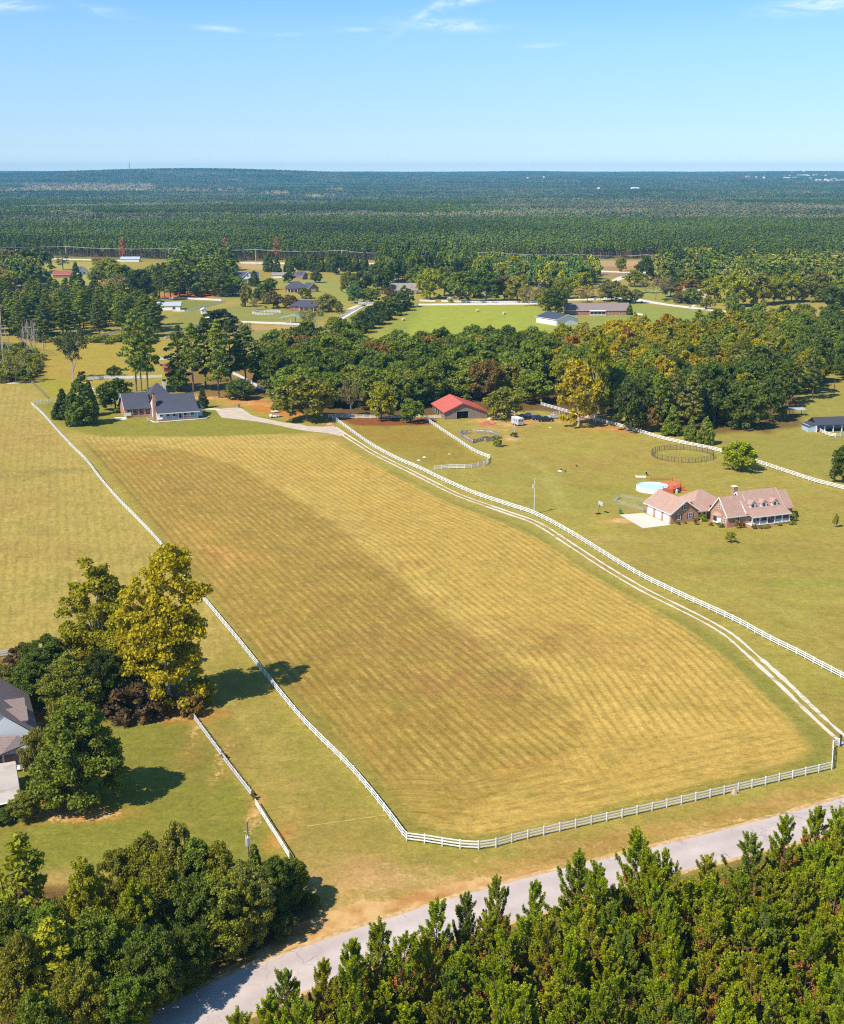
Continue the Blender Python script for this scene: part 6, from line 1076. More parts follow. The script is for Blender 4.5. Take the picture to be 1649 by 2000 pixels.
def far_buildings():
    wm, bf, sg, st, sb = M['white'], M['brick_far'], M['shingle_grey'], M['shingle_tan'], M['shingle_brown']
    W4 = [(3, 1.7, 1.2, 1.4), (7, 1.7, 1.2, 1.4), (11, 1.7, 1.2, 1.4)]
    simple(1107, 615, 2, 39, 12, 3.0, 6.6, 'x', bf, M['roof_mauve'], 'ranch_house', 'long brick ranch house with a greyish brown roof and a blue glazed sunroom', wins=[(3, 1.6, 1.5, 1.5), (9, 1.6, 1.5, 1.5), (27, 1.6, 1.5, 1.5), (34, 1.6, 1.5, 1.5)], hip=False)
    s = thing('sunroom', 'blue glazed sunroom against the long brick ranch house', 'sunroom', (*G(1152, 615.5), 0), R(2)); part(s, 'frame', MB().box(0, 10, -.1, 0, 0, 3.0).box(0, 10, -.9, -.1, 2.5, 2.65), wm)
    for i in range(4): part(s, 'pane', MB().box(.3+i*2.45, 2.45+i*2.45, -.16, -.1, .5, 2.3), M['glass'])
    simple(1087, 636, 30, 15.5, 20, 3.4, 5.9, 'y', wm, M['dark_metal'], 'metal_shop', 'white metal shop with a dark gabled roof and a wide roller door', 'shed', gd=[(8.0, 4.2, 2.9)])
    simple(766, 574, 4, 18.5, 10, 3.0, 7.2, 'x', wm, st, 'dormer_house', 'house with a greyish brown roof and three white dormers beyond the hedge row', wins=[(3, 1.6, 1.4, 1.5), (8, 1.6, 1.4, 1.5), (15, 1.6, 1.4, 1.5)], dorm=((3.8, 3.6), (9.2, 3.6), (14.6, 3.6)), porch=(1, 17, 2.2, 3.1), chim=(18.6, 4, 7.9))
    simple(464, 552, 8, 17, 12, 4.4, 7.8, 'x', bf, sg, 'gabled_house', 'tall brick house with navy roof and a big white front gable', wins=[(3, 1.7, 1.3, 1.5), (8, 1.7, 1.3, 1.5), (13, 3.4, 1.3, 1.5)], porch=(0, 12, 2.2, 2.8))
    g = simple(474, 551, 8, 8.5, 6, 4.4, 8.2, 'y', wm, sg, 'white_gable', 'x', wins=[(4.2, 5.5, 1.2, 1.4)]); g.parent = bpy.data.objects['gabled_house']; g.location = (4.2, -.6, 0); g.rotation_euler = (0, 0, 0); del g['label']; del g['category']
    simple(533, 543, 5, 16, 8, 2.7, 4.2, 'x', wm, st, 'long_shed', 'low grey roofed shed with an arched opening between far cedars', 'shed', wins=[(9, 1.2, 2.4, 1.8)])
    simple(591, 546, 60, 7.5, 7, 3.0, 6.2, 'y', bf, sg, 'small_brick_house', 'small brick building with a white edged gable behind the navy hipped roof house', 'house', wins=[(3.7, 1.7, 1.2, 1.3)])
    simple(558, 571, 6, 16, 12, 3.0, 7.4, 'x', bf, sg, 'navy_roof_house', 'brick house with a navy hipped roof and a white porch', hip=True, wins=[(2.5, 1.7, 1.3, 1.5), (6, 1.7, 1.3, 1.5)], porch=(1, 9, 1.8, 3.0))
    simple(603, 571, 40, 9, 9, 3.0, 6.4, 'y', bf, sg, 'navy_roof_annexe', 'gabled annexe with a navy roof beside the navy hipped roof house', 'house', gd=[(4.5, 4.5, 2.4)])
    simple(566, 607, -2, 24, 12, 2.8, 6.2, 'x', bf, sg, 'dark_roof_house', 'low brick house with a dark roof half hidden by brownish trees', hip=True, wins=[(4, 1.6, 1.4, 1.4), (14, 1.6, 1.4, 1.4), (20, 1.6, 1.4, 1.4)], porch=(6, 16, 2.2, 2.8))
    simple(104, 543, 3, 16, 10, 2.8, 5.6, 'x', bf, M['redshed'], 'brown_roof_house', 'brick ranch house with a long reddish brown roof at the far left', wins=[(3, 1.6, 1.4, 1.3), (8, 1.6, 1.4, 1.3), (13, 1.6, 1.4, 1.3)])
    simple(156, 537, 35, 8, 8, 3.2, 6.6, 'y', wm, sg, 'white_gable_house', 'small white house with a steep gable beside the brown roofed house', wins=[(4, 1.7, 1.4, 1.5)])
    simple(236, 511, 3, 18, 10, 2.6, 4.4, 'x', wm, M['blue_grey'], 'pale_roof_house', 'distant house with a pale blue grey roof at the forest edge')
    simple(1288, 537, 40, 11, 13, 4.0, 8.4, 'y', wm, sg, 'white_wood_edge_house', 'white house with a grey roof peeking over trees at the forest edge', wins=[(5.5, 5.0, 1.6, 1.6)])
    simple(1330, 590, -28, 11, 12, 4.4, 8.6, 'x', bf, sb, 'chimney_house', 'two storey brick house with a chimney and brown roof beyond the pale drive', wins=[(3, 1.6, 1.3, 1.4), (7, 1.6, 1.3, 1.4), (3, 4.0, 1.2, 1.2)], chim=(0, 6, 10.2))
    simple(1349, 592, -28, 9, 9, 3.0, 5.8, 'x', wm, sb, 'chimney_house_garage', 'white sided garage wing beside the two storey brick chimney house', 'garage', gd=[(4.5, 4.5, 2.3)])
    simple(1052, 560, 10, 8, 6, 2.4, 3.8, 'x', M['trim'], st, 'tree_hidden_house', 'small roof just visible among trees beyond the far white fence')
    simple(306, 606, 4, 15, 10, 3.0, 4.8, 'x', wm, M['silver'], 'stable', 'long white stable with a pale grey metal roof in the far paddocks', 'stable', wins=[(11, 1.4, 1.8, 1.8)])
    simple(394, 613, 20, 3.6, 3.0, 2.6, 3.4, 'y', wm, wm, 'box_shed', 'little white shed on the slanting far paddock fence', 'shed', trim=False)
    simple(403, 634, 20, 4.2, 3.4, 3.2, 3.9, 'y', wm, wm, 'box_shed', 'white box shed standing at the end of the sandy strip', 'shed', trim=False)
    t = thing('shelter', 'open riding shelter with a pale green metal roof', 'shelter', (*G(543, 634), 0), R(-12)); posts_(t, [(x, y) for x in (.5, 7.5, 14.5) for y in (.4, 10)], 0, 3.4, .3, M['pale_pole'], 'post'); groof(t, 0, 15, 0, 10.5, 3.4, 5.6, 'y', M['greenroof'], oh=.6, r=9.5)
    t = thing('shelter', 'pale metal canopy on posts behind the white fence near the three tall pines', 'canopy', (*G(306, 716), 0), R(16)); posts_(t, [(x, y) for x in (.2, 6.5) for y in (.2, 4.5)], 0, 2.9, .15, M['pale_pole'], 'post'); part(t, 'roof', slab(MB(), [(-.5,-.4,2.9),(9.5,-.4,3.3),(9.5,6.4,3.3),(-.5,6.4,2.9)], .1), M['silver'])
    simple(321, 727, 16, 5.0, 3.6, 2.1, 3.0, 'x', M['redshed'], M['redshed'], 'red_shed', 'small rusty red shed below the pale metal canopy', 'shed', trim=False)
    # open horse shelter at the right edge
    t = thing('horse_shelter', 'open fronted horse shelter with a charcoal metal roof and white posts', 'shelter', (*G(1594, 844), 0), R(9)); part(t, 'wall', MB().box(-2.6, 0, .3, 5.5, 0, 2.3).box(0, 22, 5.4, 5.6, 0, 2.7).box(-.05, .05, 0, 5.5, 0, 2.7), M['blue_grey'])
    groof(t, 0, 22, -.4, 6.2, 2.6, 4.5, 'x', M['dark_metal'], oh=.35); part(t, 'lean_to_roof', slab(MB(), [(-3.0,.0,2.0),(-.3,.0,2.7),(-.3,6,2.7),(-3.0,6,2.0)], .1), M['dark_metal']); posts_(t, [(x, 0) for x in (.15, 3.1, 6.2, 9.3, 12.4, 15.5)], 0, 2.6, .28, M['white'])
    t = thing('shelter', 'small pale roofed shelter in the shade of the right wood', 'shelter', (*G(1548, 813), 0), R(8)); posts_(t, [(x, y) for x in (.2, 4.8) for y in (.2, 3)], 0, 2.2, .14, M['pole'], 'post'); part(t, 'roof', slab(MB(), [(-.3,-.3,2.2),(5.3,-.3,2.2),(5.3,3.4,2.5),(-.3,3.4,2.5)], .08), M['silver'])

def edge_house():
    # house cut by the left edge of the frame: roofs measured from their corners in the photograph
    t = thing('left_house', 'white house with grey brown shingle roofs and twin cross gables at the left edge', 'house', (*G(0, 1540), 0), 0); o = t.location; sh = M['roof_mauve']
    L_ = lambda u, v, h: tuple(P(u, v, h)-Vector((o.x, o.y, 0)))
    # ridge along the view, its right slope falling towards the trees
    e1, e2 = Vector(L_(74, 1431, 3.0)), Vector(L_(58, 1369, 3.0)); d = (e2-e1).normalized(); nrm = Vector((-d.y, d.x, 0)); ln = (e2-e1).length; ang = math.atan2(d.y, d.x)
    H = thing_part(t, 'main_wing', (e1.x, e1.y, 0)); H.rotation_euler = (0, 0, ang)
    Wd = 11.0; b = MB(); xa, xb = -1.0, ln+2.5
    g = MB().box(xa+.5, xb-.4, .5, Wd-.5, 0, 3.0); obj('wall', g.mesh('wall', M['white']), H)
    slab(b, [(xa, -.1, 3.0), (xb, -.1, 3.0), (xb, Wd/2, 7.6), (xa, Wd/2, 7.6)]); slab(b, [(xa, Wd/2, 7.6), (xb, Wd/2, 7.6), (xb, Wd, 3.0), (xa, Wd, 3.0)]); obj('roof', b.mesh('roof', sh), H)
    gb = MB().add([(xa+.3, .3, 3.0), (xa+.3, Wd-.1, 3.0), (xa+.3, Wd/2, 7.45), (xa+.5, .3, 3.0), (xa+.5, Wd-.1, 3.0), (xa+.5, Wd/2, 7.45)], [(0,1,2),(5,4,3),(0,3,4,1),(1,4,5,2),(2,5,3,0)]); obj('gable', gb.mesh('gable', M['white']), H)
    for k, x in enumerate((2.0, 5.6)):                              # two cross gabled dormers
        dr = slab(slab(MB(), [(x-1.7, 1.2, 5.0), (x, 1.2, 6.6), (x, 5.4, 6.6), (x-1.7, 5.4, 5.0)], .14), [(x, 1.2, 6.6), (x+1.7, 1.2, 5.0), (x+1.7, 5.4, 5.0), (x, 5.4, 6.6)], .14); obj('dormer_roof', dr.mesh('dormer_roof', sh), H)
        obj('dormer_wall', MB().add([(x-1.5, 1.5, 3.4), (x+1.5, 1.5, 3.4), (x+1.5, 1.5, 5.1), (x, 1.5, 6.5), (x-1.5, 1.5, 5.1), (x-1.5, 5.3, 3.4), (x+1.5, 5.3, 3.4), (x+1.5, 5.3, 5.1), (x, 5.3, 6.5), (x-1.5, 5.3, 5.1)], [(4,3,2,1,0),(5,6,7,8,9),(0,1,6,5),(1,2,7,6),(4,0,5,9)]).mesh('dormer_wall', M['white']), H)
    # porch across the near gable end
    p = [L_(-90, 1500, 2.7), L_(2, 1476, 2.7), L_(57, 1452, 2.7), L_(34, 1438, 3.7), L_(-80, 1446, 3.7)]; b = slab(MB(), p, .18); obj('porch_roof', b.mesh('porch_roof', sh), t)
    for u, v in ((40, 1493), (8, 1500), (-40, 1512)):
        q = Vector((*G(u, v), 0))-Vector((o.x, o.y, 0)); obj('column', MB().cbox((0, 0, 1.3), (.2, .2, 2.6)).mesh('column', M['white']), t, q)
    a, c = G(-60, 1514), G(52, 1492); a2, c2 = G(-60, 1480), G(60, 1466); pf = MB().prism([(a[0]-o.x, a[1]-o.y), (c[0]-o.x, c[1]-o.y), (c2[0]-o.x, c2[1]-o.y), (a2[0]-o.x, a2[1]-o.y)], 0, .35); obj('porch_floor', pf.mesh('porch_floor', M['brick']), t)
    a, c = G(-60, 1496), G(6, 1486); pw = MB().prism([(a[0]-o.x, a[1]-o.y+2.4), (c[0]-o.x, c[1]-o.y+2.4), (c[0]-o.x, c[1]-o.y+2.9), (a[0]-o.x, a[1]-o.y+2.9)], .35, 2.7); pwo = obj('wall', pw.mesh('wall', M['white']), t)
    # carport with a low pale roof
    t = thing('carport', 'carport with a pale stained low roof and white edge beside the left house', 'carport', (*G(40, 1600), 0), 0); o = t.location; L2 = lambda u, v, h: tuple(P(u, v, h)-Vector((o.x, o.y, 0)))
    p = [L2(-120, 1598, 2.7), L2(41, 1562, 2.7), L2(30, 1488, 3.0), L2(-120, 1512, 3.0)]; part(t, 'roof', slab(MB(), p, .12), surface('stained_pale_roof', (.46, .39, .33), (.54, .47, .40), .3, (.30, .20, .15)))
    v0, v1 = Vector(p[0]), Vector(p[1]); part(t, 'fascia', MB().tube([v0+Vector((0, -.06, 0)), v1+Vector((.02, -.06, 0))], .13, 4), M['white']); part(t, 'fascia', MB().tube([v1, Vector(p[2])], .1, 4), M['white'])
    for u, v in ((28, 1603), (-50, 1622)): q = Vector((*G(u, v), 0))-Vector((o.x, o.y, 0)); obj('post', MB().cbox((0, 0, 1.35), (.15, .15, 2.7)).mesh('post', M['white']), t, q)
    t = thing('bench', 'white garden bench on the grass between the left house and the carport', 'bench', (*G(38, 1507), 0), R(12)); part(t, 'seat', MB().box(-.7, .7, -.25, .25, .42, .48), M['white']); part(t, 'backrest', MB().box(-.7, .7, .22, .27, .5, .95), M['white'])
    for x in (-.6, .6): part(t, 'leg', MB().box(x-.04, x+.04, -.22, .22, 0, .42), M['white'])
brick_house(); grey_house(); barn(); far_buildings(); edge_house()

# ------------------------------------------------------------------ yard things
def vehicle(name, label, u, v, deg, kind, paint, cat='car', L_=4.6, W_=1.85, group=None):
    t = thing(name, label, cat, (*G(u, v), 0), R(deg), group); b = MB(); w = W_/2; h = {'suv': 1.75, 'car': 1.45, 'pickup': 1.8, 'van': 2.0}[kind]
    prof = {'car': [(-L_/2, .35), (-L_/2, .85), (-L_/2+.5, .98), (-L_/2+1.1, h-.05), (-.1, h), (.55, h-.1), (1.15, .98), (L_/2-.15, .82), (L_/2, .55), (L_/2, .35)],
            'suv': [(-L_/2, .4), (-L_/2, 1.0), (-L_/2+.25, h-.1), (-L_/2+.6, h), (.5, h), (1.15, 1.1), (L_/2-.2, .98), (L_/2, .65), (L_/2, .4)],
            'pickup': [(-L_/2, .45), (-L_/2, 1.1), (-.55, 1.1), (-.5, h), (.75, h), (1.25, 1.15), (L_/2-.15, 1.05), (L_/2, .7), (L_/2, .45)], 'van': [(-L_/2, .4), (-L_/2, h-.1), (-L_/2+.2, h), (1.0, h), (1.6, 1.2), (L_/2, 1.0), (L_/2, .4)]}[kind]
    n = len(prof); vs = [(x, -w*(1-.14*max(0, (z-.9)/1.0)), z) for x, z in prof]+[(x, w*(1-.14*max(0, (z-.9)/1.0)), z) for x, z in prof]
    b.add(vs, [tuple(range(n)), tuple(range(2*n-1, n-1, -1))]+[(i+n, (i+1) % n+n, (i+1) % n, i) for i in range(n)]); body = part(t, 'body', b, M['carpaint'][paint])
    x0, x1 = (-.45, .7) if kind == 'pickup' else (-L_/2+.7, .6); part(t, 'window', MB().box(x0, x1, -w*.93-.012, w*.93+.012, 1.0, h-.16), M['glass']); part(t, 'windscreen', MB().add([(.62, -w*.8, h-.12), (.62, w*.8, h-.12), (1.16, w*.84, 1.08), (1.16, -w*.84, 1.08)], [(0,3,2,1)]), M['glass'])
    for x in (-L_/2+.85, L_/2-.9):
        for y in (-w+.02, w-.02): wl = part(t, 'wheel', MB().tube([(x, y-.11, .34), (x, y+.11, .34)], .34, 12), M['black']); part(wl, 'rim', MB().tube([(x, y-.12, .34), (x, y+.12, .34)], .18, 8), M['silver'])
    for y in (-w+.3, w-.3): part(t, 'headlight', MB().cbox((L_/2-.02, y, .72), (.08, .28, .14)), M['white'])
    return t
CG = 'vehicles parked by the wood edge'
vehicle('parked_car', 'dark blue car parked in the shade right of the horse trailer', 1052, 820, 12, 'suv', 'blue', group=CG); vehicle('parked_pickup', 'black pickup parked behind the dark blue car in the shade', 1066, 823, 8, 'pickup', 'black', L_=5.4, group=CG); vehicle('parked_car', 'silver car at the right end of the shaded parking spot', 1083, 817, 14, 'car', 'silver', group=CG); vehicle('parked_car', 'white car nearest to the horse trailer, in tree shade', 1036, 814, 12, 'car', 'silver', group=CG)
vehicle('parked_car', 'white car parked on the far pale field by the dark tree at the right', 1622, 602, 10, 'suv', 'white'); vehicle('parked_car', 'white car in the entrance behind the bright hay field', 880, 584, 20, 'car', 'white')
def buggy():
    t = thing('golf_buggy', 'white golf buggy parked on the grass in front of the wide dark oak', 'golf buggy', (*G(536, 815), 0), R(200)); w = .95; b = MB()
    b.add([(-1.5,-w,.35),(1.6,-w,.35),(1.6,-w,.9),(1.0,-w,1.15),(.7,-w,.6),(-.2,-w,.55),(-.4,-w,1.0),(-1.5,-w,1.05)]+[(-1.5,w,.35),(1.6,w,.35),(1.6,w,.9),(1.0,w,1.15),(.7,w,.6),(-.2,w,.55),(-.4,w,1.0),(-1.5,w,1.05)], [(0,1,2,3,4,5,6,7),(15,14,13,12,11,10,9,8)]+[(i+8, (i+1) % 8+8, (i+1) % 8, i) for i in range(8)]); part(t, 'body', b, M['white'])
    part(t, 'canopy', MB().box(-1.3, 1.1, -w, w, 2.15, 2.27), M['white']); part(t, 'seat', MB().box(-.5, .1, -.8, .8, .95, 1.1).box(-.6, -.45, -.8, .8, 1.1, 1.6), M['trim'])
    for x, y in ((-1.2,-.85),(-1.2,.85),(.95,-.85),(.95,.85)): part(t, 'canopy_post', MB().tube([(x, y, 1.0), (x*.95, y, 2.15)], .035, 5), M['black'])
    for x in (-1.0, 1.1):
        for y in (-.85, .85): part(t, 'wheel', MB().tube([(x, y-.12, .3), (x, y+.12, .3)], .3, 10), M['black'])
buggy()
def trailer():
    t = thing('horse_trailer', 'white and silver horse trailer with its rear towards the lawn', 'trailer', (*G(1017, 832), 0), R(118)); part(t, 'body', MB().box(-.2, 4.3, -1.15, 1.15, .45, 2.65), M['silver']); part(t, 'roof', MB().add([(-.25,-1.2,2.65),(4.35,-1.2,2.65),(4.35,1.2,2.65),(-.25,1.2,2.65),(-.1,-.8,2.9),(4.2,-.8,2.9),(4.2,.8,2.9),(-.1,.8,2.9)], [(0,1,5,4),(1,2,6,5),(2,3,7,6),(3,0,4,7),(4,5,6,7),(3,2,1,0)]), M['white'])
    part(t, 'nose', MB().prism([(4.3,-1.15),(5.3,-.5),(5.3,.5),(4.3,1.15)], .9, 2.5), M['silver']); part(t, 'tow_bar', MB().tube([(4.3,0,.5),(6.3,0,.5)], .06, 5), M['black'])
    for y, z in ((-.55, 1.9), (.55, 1.9)): part(t, 'window', MB().box(-.24, -.2, y-.28, y+.28, z-.25, z+.25), M['glass'])
    for x in (1.0, 2.4): part(t, 'window', MB().box(x-.3, x+.3, 1.15, 1.19, 1.65, 2.15), M['glass'])
    part(t, 'ramp_line', MB().box(-.23, -.2, -.03, .03, .5, 2.6), M['dark'])
    for x in (1.5, 2.4):
        for y in (-1.1, 1.1): part(t, 'wheel', MB().tube([(x, y-.12, .36), (x, y+.12, .36)], .36, 10), M['black'])
    for y in (-.9, .9): part(t, 'tail_lamp', MB().cbox((-.24, y, .8), (.05, .15, .2)), M['redshed'])
trailer()
def poles():
    t = thing('utility_pole', 'tall grey utility pole with a transformer, on the lawn behind the drive fence', 'pole', (*G(1043.8, 1004), 0)); part(t, 'shaft', MB().tube([(0,0,0),(0,0,9.4)], [.17, .11], 8), M['pale_pole']); tr = part(t, 'transformer', MB().tube([(-.38,0,6.9),(-.38,0,7.9)], .25, 10), M['silver']); part(tr, 'bushing', MB().tube([(-.38,0,7.9),(-.3,0,8.3)], .05, 5), M['steel']); part(t, 'cross_arm', MB().tube([(0,0,8.3),(.25,0,9.6)], .05, 5), M['silver'])
    t = thing('yard_light', 'slim pale yard light pole with a lamp arm beside the horse trailer', 'light pole', (*G(1005, 846), 0)); part(t, 'shaft', MB().tube([(0,0,0),(0,0,7.6)], [.12, .08], 8), M['pale_pole']); a = part(t, 'lamp_arm', MB().tube([(0,0,7.4),(-.9,0,7.65)], .04, 5), M['steel']); part(a, 'lamp_head', MB().cbox((-1.05,0,7.62), (.5,.3,.16)), M['white'])
    t = thing('utility_pole', 'grey pole with a white transformer rising from the bushes at the garden foot', 'pole', (*G(487, 1722), 0)); part(t, 'shaft', MB().tube([(0,0,0),(0,0,8.2)], [.16, .12], 8), M['pole'])
    for s in (0,): tr = part(t, 'transformer', MB().tube([(.05,-.42,5.2),(.05,-.42,6.3)], .26, 10), M['silver']); part(tr, 'bushing', MB().tube([(.05,-.42,6.3),(.05,-.42,6.6)], .06, 5).tube([(-.12,-.42,6.3),(-.16,-.42,6.55)], .05, 5), M['white'])
    part(t, 'cross_arm', MB().tube([(-.45,0,6.9),(.45,0,6.9)], .06, 5), M['steel'])
    t = thing('nest_box_pole', 'dark rusty pole in the right hand pasture at the wood edge', 'pole', (*G(1629, 774), 0)); part(t, 'shaft', MB().tube([(0,0,0),(0,0,6.5)], [.16, .12], 7), M['redshed'])
    for lb, u, v, h in (('slim pole beside the far white fence', 1010, 585, 9), ('lone thin pole at the edge of the left thicket', 85, 690, 6)):
        t = thing('utility_pole', lb, 'pole', (*G(u, v), 0)); part(t, 'shaft', MB().tube([(0,0,0),(0,0,h)], [.2, .14], 6), M['pale_pole']); part(t, 'cross_arm', MB().cbox((0, 0, h-.5), (1.2, .12, .12)), M['pale_pole'])
    pts = []
    row = [(-130, 506, 15), (130, 510, 15), (330, 514, 15), (500, 517, 15), (668, 519, 15), (768, 521, 14), (960, 523, 15), (1120, 525, 14), (1260, 527, 14), (1500, 536, 14)]
    for k, (u, v, h) in enumerate(row):
        t = thing('power_pole', 'tall power line pole at the forest edge, carrying the far wires', 'pole', (*G(u, v), 0), 0, 'poles of the far power line'); part(t, 'shaft', MB().tube([(0,0,0),(0,0,h)], [.28, .2], 6), M['pale_pole']); part(t, 'cross_arm', MB().cbox((0, 0, h-.6), (3.2, .2, .2)), M['pale_pole'])
        pts.append(Vector((*G(u, v), h-.45)))
    for k in range(len(pts)-1):
        for dy in (-1.4, 1.4):
            a, c = pts[k]+Vector((dy, 0, 0)), pts[k+1]+Vector((dy, 0, 0)); w = MB().tube([a.lerp(c, s)-Vector((0, 0, 3.2*4*s*(1-s)*.5)) for s in np.linspace(0, 1, 9)], .07, 4, cap=False); o = obj('power_wire', w.mesh('power_wire', M['silver'])); tag(o, 'thin pale wire of the far power line before the forest', 'wire', 'wires of the far power line')
poles()
def pool():
    x0, y0 = G(1274, 957); t = thing('pool', 'round above ground swimming pool with pale blue water and white wall', 'pool', (x0, y0, 0)); r = 4.4; n = 30; b = MB()
    for i in range(n):
        a, c = 2*math.pi*i/n, 2*math.pi*(i+1)/n; b.add([(r*math.cos(a), r*math.sin(a), 0), (r*math.cos(c), r*math.sin(c), 0), (r*math.cos(c), r*math.sin(c), 1.3), (r*math.cos(a), r*math.sin(a), 1.3), ((r-.2)*math.cos(a), (r-.2)*math.sin(a), 1.3), ((r-.2)*math.cos(c), (r-.2)*math.sin(c), 1.3), ((r-.2)*math.cos(a), (r-.2)*math.sin(a), .1), ((r-.2)*math.cos(c), (r-.2)*math.sin(c), .1)], [(0,1,2,3),(3,2,5,4),(4,5,7,6)])
    part(t, 'pool_wall', b, M['white']); part(t, 'water', MB().prism([((r-.2)*math.cos(2*math.pi*i/n), (r-.2)*math.sin(2*math.pi*i/n)) for i in range(n)], .1, 1.12), M['water'])
    d = thing('pool_deck', 'red stained wooden deck with railings around the far side of the pool', 'deck', (x0, y0, 0)); bd = MB()
    outer = [(2.2,-4.7),(5.0,-4.2),(7.6,-1.2),(8.2,2.4),(6.6,5.6),(.6,5.4)]; inner = [(.6,4.65),(2.6,3.9),(4.0,2.5),(4.65,.5),(4.3,-1.9),(3.1,-3.55),(2.2,-4.15)]
    part(d, 'deck_floor', MB().prism(outer+inner, 1.0, 1.18), M['deck'])
    rl = MB()
    for a, c in zip([outer[0]]+outer[:-1]+[outer[-2]], outer[:1]+outer[1:]+[outer[-1]]):
        if a == c: continue
        A, B_ = Vector((*a, 0)), Vector((*c, 0)); L_ = (B_-A).length
        for z in (1.65, 2.15): rl.tube([A+Vector((0,0,z)), B_+Vector((0,0,z))], .05, 4)
        for k in range(int(L_/.45)+1): q = A.lerp(B_, k/max(1, int(L_/.45))); rl.tube([q+Vector((0,0,1.1)), q+Vector((0,0,2.15))], .035, 4)
        for q in (A, B_): part(d, 'post', MB().tube([q, q+Vector((0,0,2.2))], .09, 4), M['deck'])
    part(d, 'railing', rl, M['deck'], kind='stuff'); part(d, 'skirt', MB().box(2.0, 2.2, -4.8, -4.2, 0, 1.0).add([(2.2,-4.7,0),(5,-4.2,0),(5,-4.2,1),(2.2,-4.7,1)], [(0,1,2,3)]).add([(5,-4.2,0),(7.6,-1.2,0),(7.6,-1.2,1),(5,-4.2,1)], [(0,1,2,3)]), M['deck'])
    st = MB()
    for k in range(5): st.box(7.9+k*.32, 8.25+k*.32, -1.6, 0, 0, 1.0-k*.2)
    part(d, 'stairs', st, M['deck'])
    t = thing('pool_ladder', 'white A frame pool ladder between pool and deck', 'ladder', (x0+3.6, y0-1.0, 0)); part(t, 'rail', MB().tube([(0,-.25,.4),(0,-.25,2.2),(.7,-.25,1.2)], .04, 5).tube([(0,.25,.4),(0,.25,2.2),(.7,.25,1.2)], .04, 5), M['white'])
    for z in (.9, 1.3, 1.7): part(t, 'rung', MB().tube([(0,-.25,z),(0,.25,z)], .03, 4), M['white'])
    t = thing('white_float', 'long white pool float lying behind the pool', 'pool float', (*G(1252, 932.5), 0), R(-5)); part(t, 'mat', MB().box(-1.5, 1.5, -.5, .5, .05, .4), M['white']); part(t, 'pillow', MB().box(-1.5, -1.1, -.45, .45, .4, .55), M['white'])
    t = thing('lawn_chair', 'small dark lawn chair behind the white pool float', 'chair', (*G(1264, 929), 0), R(30)); part(t, 'seat', MB().box(-.3, .3, -.3, .3, .4, .46), M['black']); part(t, 'backrest', MB().box(-.3, .3, .26, .32, .46, 1.0), M['black'])
    for x, y in ((-.26,-.26),(.26,-.26),(-.26,.26),(.26,.26)): part(t, 'leg', MB().box(x-.025, x+.025, y-.025, y+.025, 0, .4), M['steel'])
    t = thing('pool_pump', 'white pool pump and dark filter beside the deck stairs', 'pump', (*G(1322, 963), 0), R(20)); part(t, 'tank', MB().tube([(0,0,0),(0,0,.8),(0,0,1.1)], [.4,.4,.15], 10), M['silver']); part(t, 'filter', MB().tube([(.9,.1,0),(.9,.1,.8)], .28, 8), M['dark_metal'])
pool()
